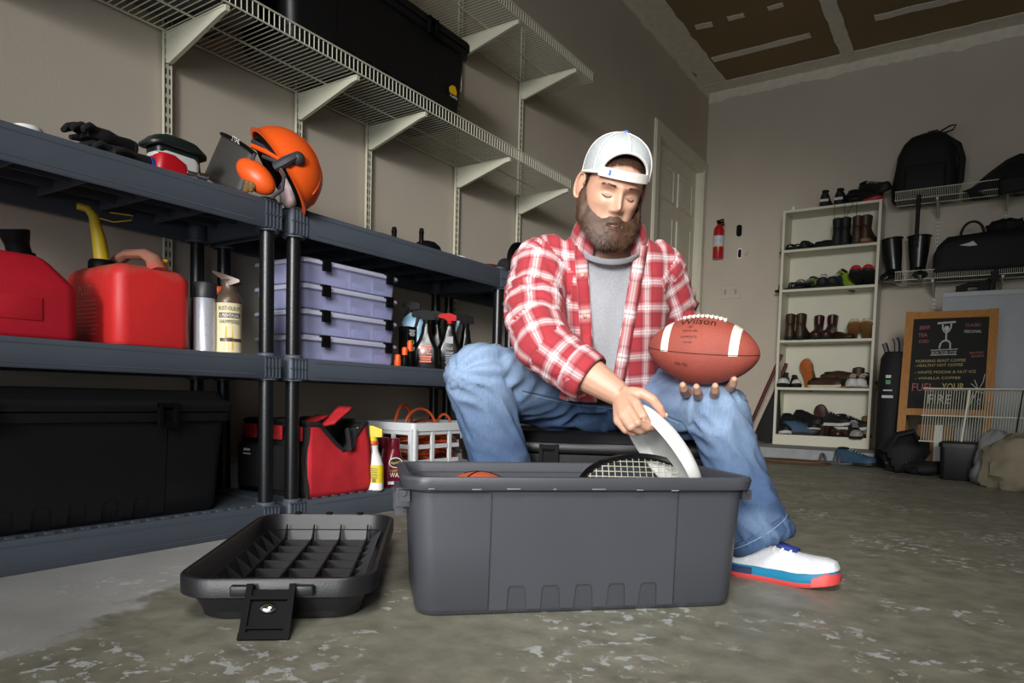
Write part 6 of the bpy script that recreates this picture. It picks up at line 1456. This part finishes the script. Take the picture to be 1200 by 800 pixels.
# shirt tail spreading over his right thigh
b.loft([[c_+RGT*(w_*math.cos(u))+(FWD*.9+UPV*.3)*(d_*math.sin(u)) for u in [2*math.pi*k/18 for k in range(18)]] for c_, w_, d_ in ((Q(650, 405, 2.08), .10, .11), (Q(632, 418, 2.10), .125, .13), (Q(622, 428, 2.09), .125, .13))])
me = fuse(b, .0075, 7)
def near(p, chain):      # distance to a chain of bones, arc position
    best = (9, 0, None, None); acc = 0
    for (a, ra), (c_, rc_) in zip(chain[:-1], chain[1:]):
        d = c_-a; L2 = d.length; t_ = max(0, min(1, (p-a).dot(d)/(L2*L2))); q = a+d*t_; dist = (p-q).length-(ra+(rc_-ra)*t_)
        if dist < best[0]: best = (dist, acc+t_*L2, (q, d/L2), (a, acc))
        acc += L2
    return best
bm = bmesh.new(); bm.from_mesh(me); bpy.data.meshes.remove(me); bm.normal_update()
def fold(p, nrm):
    s1 = near(p, RSL); s2 = near(p, LSL); s_ = s1 if s1[0] < s2[0] else s2
    f = .004*fbm(p, 11, 2)
    if s_[0] < .03:
        q, d = s_[2]; lo = p-q; ang = math.atan2(lo.dot(d.cross(RGT).normalized()), lo.dot(RGT)); el = math.exp(-((s_[1]-.22)/.10)**2)
        f += (.0035+.0085*el)*(1-2.2*abs(noise.noise((s_[1]*26+ang*1.1, ang*1.2, 4 if s_ is s1 else 11))))*.8
        f += .004*noise.noise((s_[1]*14, ang*2.2, 21))
    else:
        u = p.dot(RGT); f += .007*(1-2.4*abs(noise.noise((u*9+p.z*5, p.z*6-u*4, 2))))*.7
    return f
for v_ in bm.verts:
    v_.co = v_.co+v_.normal*fold(v_.co.copy(), v_.normal)
# front opening: cut along two lines and lift out the strip between them
def cutplane(a, c_):
    d = (c_-a).normalized(); return a, d.cross(FWD).normalized()
e1a, e1b = Q(686, 262, 1.75), Q(698, 450, 1.88); e2a, e2b = Q(748, 262, 1.75), Q(717, 450, 1.88)
def view_cut(a, c_):
    n_ = (a-CAM).cross(c_-CAM).normalized(); return (a+c_)/2, n_
P1, P2 = view_cut(e1a, e1b), view_cut(e2a, e2b)
if P1[1].dot(RGT) < 0: P1 = (P1[0], -P1[1])
if P2[1].dot(RGT) < 0: P2 = (P2[0], -P2[1])
def is_front(p):
    s_ = near(p, SPN); return (p-s_[2][0]).dot(-FWD) > .02
for co, no_ in (P1, P2):
    gf = [f for f in bm.faces if is_front(f.calc_center_median()) and min(near(f.calc_center_median(), RSL)[0], near(f.calc_center_median(), LSL)[0]) > -.03]
    ge = {e for f in gf for e in f.edges}; gv = {v_ for f in gf for v_ in f.verts}
    bmesh.ops.bisect_plane(bm, geom=list(gv)+list(ge)+gf, plane_co=co, plane_no=no_, dist=1e-5)
dele = []
ncz = Q(714, 276, 1.865)
for f in bm.faces:
    c_ = f.calc_center_median()
    if is_front(c_) and (c_-P1[0]).dot(P1[1]) > 0 and (c_-P2[0]).dot(P2[1]) < 0: dele.append(f)
    elif (c_-ncz).length < .088 and c_.z > ncz.z-.02: dele.append(f)
bmesh.ops.delete(bm, geom=dele, context='FACES')
# ends of the sleeves and the hem stay closed inside the cuffs; texture follows each limb
uvl = bm.loops.layers.uv.new('UVMap')
for f in bm.faces:
    c_ = f.calc_center_median(); s1, s2, s3 = near(c_, RSL), near(c_, LSL), near(c_, SPN)
    k = 0 if (s1[0] < s2[0] and s1[0] < .022 and s1[1] > .05) else (1 if (s2[0] < .022 and s2[1] > .045) else 2)
    chain = (RSL, LSL)[k] if k < 2 else None
    for lp in f.loops:
        p = lp.vert.co
        if chain is not None:
            fc_ = near(c_, chain); d = fc_[2][1]; a0_, ac_ = fc_[3]; sv = (p-a0_).dot(d); q = a0_+d*sv; sv += ac_; rad_ = .068
            xa = (RGT-d*RGT.dot(d)).normalized() if abs(d.dot(RGT)) < .8 else (FWD-d*FWD.dot(d)).normalized()
            # view-steady angle about the limb
            ref = (-FWD-d*(-FWD).dot(d)).normalized(); ya = d.cross(ref); lo = p-q; u = math.atan2(lo.dot(ya), lo.dot(ref))*rad_
            cc = c_-near(c_, chain)[2][0]; uc = math.atan2(cc.dot(ya), cc.dot(ref))*rad_
            if u-uc > math.pi*rad_: u -= 2*math.pi*rad_
            if uc-u > math.pi*rad_: u += 2*math.pi*rad_
            lp[uvl].uv = (u+.02, sv+.012)
        else:
            w_ = (p-SPN[3][0]); x = w_.dot(RGT); fr_ = max(-1, min(1, x/.20)); u = math.asin(fr_)*.18
            if (p-SPN[3][0]).dot(FWD) > 0 and abs(fr_) > .5: u = math.copysign(.36-.0, fr_)*.9-u*.0+w_.dot(FWD)*math.copysign(1, fr_)
            lp[uvl].uv = (u+.1*w_.z, w_.z*1.05-.12*abs(x))
me = bpy.data.meshes.new('plaid_shirt'); bm.to_mesh(me); bm.free()
SHIRT = part_from(me, 'plaid_shirt', M_plaid); md = SHIRT.modifiers.new('thickness', 'SOLIDIFY'); md.thickness = .0035; md.offset = 1
def uv_strip(mb_rows, name, su_, sv_, parent=SHIRT, u0=0, v0=0, thick=.003):
    nr, ncs = len(mb_rows), len(mb_rows[0]); vs = [IVM @ p for r in mb_rows for p in r]; fs = []; uvs = []
    for i in range(nr-1):
        for k in range(ncs-1):
            fs.append((i*ncs+k, i*ncs+k+1, (i+1)*ncs+k+1, (i+1)*ncs+k)); uvs += [(u0+su_*k, v0+sv_*i), (u0+su_*(k+1), v0+sv_*i), (u0+su_*(k+1), v0+sv_*(i+1)), (u0+su_*k, v0+sv_*(i+1))]
    m2 = bpy.data.meshes.new(name); m2.from_pydata([tuple(p) for p in vs], [], fs); l = m2.uv_layers.new(name='UVMap')
    for i, q in enumerate(uvs): l.data[i].uv = q
    m2.materials.append(M_plaid); m2.polygons.foreach_set('use_smooth', [True]*len(fs)); o = bpy.data.objects.new(name, m2); COL.objects.link(o); o.parent = parent; WM[o.name] = WM[MAN.name].copy()
    o.modifiers.new('thickness', 'SOLIDIFY').thickness = thick; return o
# rolled cuff on his right sleeve
for sl, L0 in ((RSL, .058), (LSL, .05)):
    pe, re_ = sl[-1]; d = (sl[-1][0]-sl[-2][0]).normalized(); xa = d.orthogonal().normalized(); ya = d.cross(xa)
    rows = []
    for i, (s_, rr) in enumerate(((-.045, re_+.001), (-.043, re_+.007), (-.02, re_+.008), (.004, re_+.006), (.012, re_+.002), (.008, re_-.006))): rows.append([pe+d*s_+(xa*math.cos(u)+ya*math.sin(u))*(rr+.002*noise.noise((u*2, s_*30, 3))) for u in [2*math.pi*k/32 for k in range(33)]])
    uv_strip(rows, 'cuff', 2*math.pi*.06/32, .014, u0=.03, v0=.02)
# collar: band standing round the neck and two leaves folded over it
cn = Q(714, 276, 1.872); up_ = (UPV*.86-FWD*.5).normalized(); cx_ = RGT; cy_ = up_.cross(cx_).normalized()
if cy_.dot(FWD) < 0: cy_ = -cy_
rows = []
for i, (rr, hh) in enumerate(((.078, -.012), (.076, .022), (.080, .034), (.086, .028), (.094, .010), (.101, -.014))):
    row = []
    for k in range(41):
        u = math.radians(-90+26+(360-52)*k/40); ed = max(0, abs(k-20)-13)/7; drop = .028*ed*ed*(1 if i > 2 else .3)*(i/5); row.append(cn+cx_*(rr*math.cos(u)*(1+.12*ed*(i > 3)))+cy_*(rr*.95*math.sin(u))+up_*(hh-drop))
    rows.append(row)
uv_strip(rows, 'collar', .0115, .014, u0=.01, v0=.03)
# plackets along both front edges with buttons
def edge_pts(Pl, a, c_, off):
    out = []
    dg = bpy.context.evaluated_depsgraph_get()
    for k in range(25):
        q = a.lerp(c_, .12+.86*k/24); dr = (q-CAM).normalized(); best = None
        sh = Pl[1]*off; o_ = CAM; w_ = (q+sh*1.0-CAM).normalized()
        hit, loc, nr_, idx = SHIRT.ray_cast(IVM @ CAM, IVM.to_3x3() @ w_)
        out.append((WM[MAN.name] @ loc - w_*.0035) if hit else None)
    return out
bpy.context.view_layer.update()
for Pl, a, c_, sg, btn in ((P1, e1a, e1b, -1, True), (P2, e2a, e2b, 1, False)):
    cols = [edge_pts(Pl, a, c_, sg*o_) for o_ in (.002, .012, .022, .032)]
    rows = []
    for r in zip(*cols):
        if all(q is not None for q in r) and max((r[i]-r[i+1]).length for i in range(3)) < .03: rows.append(list(r))
    rows = [r for i, r in enumerate(rows) if i == 0 or (r[0]-rows[i-1][0]).length < .06]
    if len(rows) > 3:
        uv_strip(rows, 'placket', .011, .0085, u0=.055 if btn else .02, v0=.0, thick=.002)
        if btn:
            for k in (5, 12, 19):
                if k < len(rows): bb = MB(); bb.sphere(rows[k][1].lerp(rows[k][2], .5)-FWD*.002, (.0058, .0026, .0058), 12, 6); bb.build('button', mat('horn_button', '#b59a78', .35, var=.1), SHIRT, world=True)
# ---------------------------------------------------------------- jeans
def denim():
    m = mat('denim', '#435c80', .85, var=.16, scale=9, bump=.3, bscale=420); nt = m.node_tree; bs = nt.nodes['Principled BSDF']; L = nt.links.new
    src = bs.inputs['Base Color'].links[0].from_socket; at = node(nt, 'ShaderNodeAttribute', attribute_name='fade')
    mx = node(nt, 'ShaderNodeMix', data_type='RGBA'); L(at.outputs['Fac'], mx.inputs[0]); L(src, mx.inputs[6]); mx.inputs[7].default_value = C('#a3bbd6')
    tc = node(nt, 'ShaderNodeTexCoord'); n = node(nt, 'ShaderNodeTexNoise'); n.inputs['Scale'].default_value = 260; n.inputs['Detail'].default_value = 2; mp = node(nt, 'ShaderNodeMapping'); mp.inputs['Scale'].default_value = (1, 1, .15); L(tc.outputs['Object'], mp.inputs[0]); L(mp.outputs[0], n.inputs['Vector'])
    m2 = node(nt, 'ShaderNodeMix', data_type='RGBA', blend_type='MULTIPLY'); m2.inputs[0].default_value = .5; L(mx.outputs[2], m2.inputs[6])
    r = node(nt, 'ShaderNodeValToRGB'); r.color_ramp.elements[0].position = .3; r.color_ramp.elements[1].position = .7; r.color_ramp.elements[0].color = (.55, .58, .65, 1); L(n.outputs['Fac'], r.inputs[0]); L(r.outputs[0], m2.inputs[7]); L(m2.outputs[2], bs.inputs['Base Color'])
    return m
M_denim = denim()
b = MB(); b.sphere(pel+UPV*.005, (.175, .15, .10), 24, 14)
b.tube([RHIP, RHIP.lerp(RKN, .5), RKN.lerp(RHIP, .12), RKN], [.098, .094, .088, .082], 20).sphere(RKN, (.082, .082, .080), 18, 12)
b.tube([RKN, RKN.lerp(RAN, .3), RKN.lerp(RAN, .65), RKN.lerp(RAN, .98)], [.080, .075, .074, .080], 20)
b.tube([LHIP, LHIP.lerp(LKN, .5), LKN.lerp(LHIP, .12), LKN], [.098, .092, .084, .076], 20).sphere(LKN, (.076, .076, .074), 18, 12)
b.tube([LKN, LKN.lerp(LAN, .3), LKN.lerp(LAN, .65), LKN.lerp(LAN, .90), LKN.lerp(LAN, 1.04)], [.076, .070, .068, .072, .076], 20)
me = fuse(b, .0075, 7); v, n = arrays(me)
RL = [(RHIP, .098), (RKN, .08), (RAN, .08)]; LL_ = [(LHIP, .098), (LKN, .075), (LAN, .075)]
fade = np.zeros(len(v))
for i in range(len(v)):
    p = Vector(v[i]); s1, s2 = near(p, RL), near(p, LL_); s_, ch_ = (s1, RL) if s1[0] < s2[0] else (s2, LL_)
    Lth = (ch_[1][0]-ch_[0][0]).length; q, d = s_[2]; lo = p-q; ref = (-FWD-d*(-FWD).dot(d)).normalized(); ang = math.atan2(lo.dot(d.cross(ref)), lo.dot(ref))
    kn = math.exp(-((s_[1]-Lth)/.10)**2); hipk = math.exp(-((s_[1])/.13)**2); an = max(0, (s_[1]-Lth-.20)/.2)
    f = .004*fbm(p, 8, 2)+(.008+.014*hipk+.009*kn+.020*min(1, an))*(1-2.3*abs(noise.noise((s_[1]*15+ang*1.4, ang*1.3, 3 if ch_ is RL else 8))))*.8
    back = lo.dot(FWD-UPV*.4)
    if kn > .3 and back > 0: f += -.012*kn*abs(math.sin(s_[1]*60))*min(1, back/.05)
    me.vertices[i].co = p+Vector(n[i])*f
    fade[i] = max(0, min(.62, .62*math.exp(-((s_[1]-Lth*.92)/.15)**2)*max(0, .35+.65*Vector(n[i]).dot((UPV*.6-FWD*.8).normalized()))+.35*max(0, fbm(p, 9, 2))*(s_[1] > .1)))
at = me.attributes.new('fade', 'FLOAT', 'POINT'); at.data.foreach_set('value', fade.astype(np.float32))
JEANS = part_from(me, 'jeans', M_denim)
# seams: inseam and crotch stitching, cuffs at the hem
bpy.context.view_layer.update()
M_stitch = mat('denim_seam', '#3d5678', .85, var=.3, scale=300); M_thr = mat('seam_thread', '#8ca0b8', .8, var=0)
def seam(pxs, r=.0018, m_=M_stitch, nm='seam'):
    pts_ = []
    for (x0, y0), (x1, y1) in zip(pxs[:-1], pxs[1:]):
        for k in range(10):
            x, y = x0+(x1-x0)*k/10, y0+(y1-y0)*k/10; d = ray(x, y).normalized(); hit, loc, nr_, ix = JEANS.ray_cast(IVM @ CAM, IVM.to_3x3() @ d)
            if hit: pts_.append(WM[MAN.name] @ loc)
    if len(pts_) > 3: bb = MB(); bb.tube(pts_, r, 6); bb.build(nm, m_, JEANS, world=True)
seam([(612, 458), (640, 464), (680, 472), (720, 474)]); seam([(700, 474), (740, 478), (775, 484), (800, 494), (812, 512)]); seam([(680, 472), (679, 498)], .002)
seam([(613, 461), (640, 467), (680, 475), (720, 477)], .0012, M_thr); seam([(700, 477), (740, 481), (775, 487), (798, 497)], .0012, M_thr)
for a_, k_, r_ in ((LAN, LKN, .0745), (RAN, RKN, .080)):
    d = (a_-k_).normalized(); tl = (d+(RGT*.30 if a_ is LAN else Vector((0, 0, 0)))-UPV*.0).normalized(); xa = tl.orthogonal().normalized(); ya = tl.cross(xa); c_ = k_.lerp(a_, 1.02)
    rows = [[c_+tl*s_+(xa*math.cos(u)+ya*math.sin(u))*(rr) for u in [2*math.pi*k/36 for k in range(36)]] for s_, rr in ((-.030, r_-.002), (-.028, r_+.009), (.004, r_+.012), (.010, r_+.008), (.006, r_-.010))]
    bb = MB(); bb.loft(rows, None, (False, False)); bb.build('hem', M_denim, JEANS, world=True)
    bb = MB(); bb.tube([c_-tl*.018+(xa*math.cos(u)+ya*math.sin(u))*(r_+.0125) for u in [2*math.pi*k/40 for k in range(40)]], .0012, 5, closed=True); bb.build('hem_stitch', M_thr, JEANS, world=True)
b = MB(); bc_ = Q(693, 446, 2.085); b.tube([bc_+RGT*(.178*math.cos(u))+(FWD*.93+UPV*.36)*(.145*math.sin(u)) for u in [2*math.pi*k/40 for k in range(40)]], .014, 8, closed=True, flat=1.3); b.build('belt', mat('belt_leather', '#1c1512', .45, var=.1), MAN, world=True)
# ---------------------------------------------------------------- shoes on his feet
M_su = mat('runner_mesh', '#dfe1e4', .6, var=.06, scale=160, bump=.35, bscale=300); M_mid = mat('teal_midsole', '#1c7fa6', .5, var=.08); M_out = mat('coral_outsole', '#d94a48', .5, var=.08); M_tng = mat('royal_blue_knit', '#23357f', .7, var=.12, scale=90); M_navy = mat('navy_heel', '#2b3a5e', .5, var=.08); M_wlace = mat('white_lace', '#ececea', .7, var=0)
def runner(heel, toe):
    ax = (toe-heel); ax.z = 0; L = .29; ax.normalize(); side = Vector((-ax.y, ax.x, 0)); o_ = Vector((heel.x, heel.y, 0)); side, ax = side*.94, ax*.94
    F_ = Matrix(((side.x, ax.x, 0, o_.x), (side.y, ax.y, 0, o_.y), (0, 0, 1, 0), (0, 0, 0, 1)))   # local y heel(0) -> toe(L)
    ys = [0, .006, .02, .05, .09, .13, .17, .21, .245, .275, .295, .304]; ws = [.014, .026, .034, .037, .035, .036, .042, .049, .049, .042, .031, .014]
    lift = lambda y: .018*max(0, (y-.19)/.115)**1.7+.006*max(0, (.04-y)/.04)
    out = [(w_, y) for w_, y in zip(ws, ys)]+[(-w_, y) for w_, y in zip(ws[::-1], ys[::-1])]
    def layer(z0, z1, k0, k1, nm, m_, par, cut=None):
        bb = MB(); bb.loft([[(x*k, y, z+lift(y)+(dz(y) if dz else 0)) for x, y in out] for k, z, dz in ((k0*.96, z0, None), (k0, z0+.003, None), ((k0+k1)/2*1.02, (z0+z1)/2, None), (k1, z1, None))], F_); return bb.build(nm, m_, par, world=True)
    hs = [.052, .060, .068, .072, .070, .066, .057, .048, .042, .036, .026, .010]
    rings = []
    for y, w_, h in zip(ys, ws, hs):
        rings.append([(math.copysign(abs(math.cos(math.pi*k/16))**.7, math.cos(math.pi*k/16))*w_*.97*(1-.34*min(1, h/.07)*math.sin(math.pi*k/16)**2), y, .030+lift(y)+h*math.sin(math.pi*k/16)**.72) for k in range(17)])
    bb = MB(); bb.loft(rings, F_); bb.tube([F_ @ Vector((0, .06, .05)), F_ @ Vector((0, .065, .115))], [.036, .038], 14); up = bb.build('shoe', M_su, MAN, world=True)
    layer(0.0, .012, 1.0, 1.03, 'outsole', M_out, up); layer(.010, .034, 1.04, 1.0, 'midsole', M_mid, up)
    bb = MB()   # coral toe wrap
    rr = []
    for y, w_, h in list(zip(ys, ws, hs))[8:]: rr.append([(math.copysign(abs(math.cos(math.pi*k/12))**.7, math.cos(math.pi*k/12))*(w_*1.07+.001), y+.004, .004+lift(y)+(.030+.022*max(0, (y-.24)/.06))*(1-.7*max(0, (y-.265)/.04)**2)*math.sin(math.pi*k/12)**.5) for k in range(13)])
    bb.loft(rr, F_); bb.build('toe_wrap', M_out, up, world=True)
    bb = MB(); bb.loft([[(x*1.05, y, z+.004) for x, y in [(w_, y) for w_, y in zip(ws[:5], ys[:5])]+[(-w_, y) for w_, y in zip(ws[:5][::-1], ys[:5][::-1])]] for z in (.008, .026)], F_); bb.build('heel_wedge', M_navy, up, world=True)
    bb = MB(); rr = []
    for y, hw_ in ((.075, .020), (.10, .021), (.14, .020), (.175, .018), (.20, .012)):
        h = float(np.interp(y, ys, hs)); rr.append([(q*hw_, y, .033+lift(y)+h*(1-.13*q*q)+.002+(.022 if y < .09 else .006 if y < .12 else 0)) for q in (-1, -.5, 0, .5, 1)])
    bb.grid(rr, F_); o2 = bb.build('tongue', M_tng, up, world=True); o2.modifiers.new('thickness', 'SOLIDIFY').thickness = .006
    for s_ in (-1, 1):
        bb = MB()
        for k in range(5):
            y = .105+.020*k; h = float(np.interp(y, ys, hs)); w_ = float(np.interp(y, ys, ws)); bb.tube([F_ @ Vector((s_*.010, y+.004, .036+lift(y)+h*.99)), F_ @ Vector((s_*.020, y, .034+lift(y)+h*.92)), F_ @ Vector((s_*.028, y-.006, .031+lift(y)+h*.80))], [.0018, .0034, .0030], 6)
        bb.build('lace_loops', M_wlace, up, world=True)
    return up
_h = on_z(856, 675, 0)+FWD*.055; runner(_h, _h+RGT*.74-FWD*.56)
runner(Vector((RAN.x, RAN.y, 0))+FWD*.07, Vector((RAN.x, RAN.y, 0))-FWD*.2-RGT*.05)
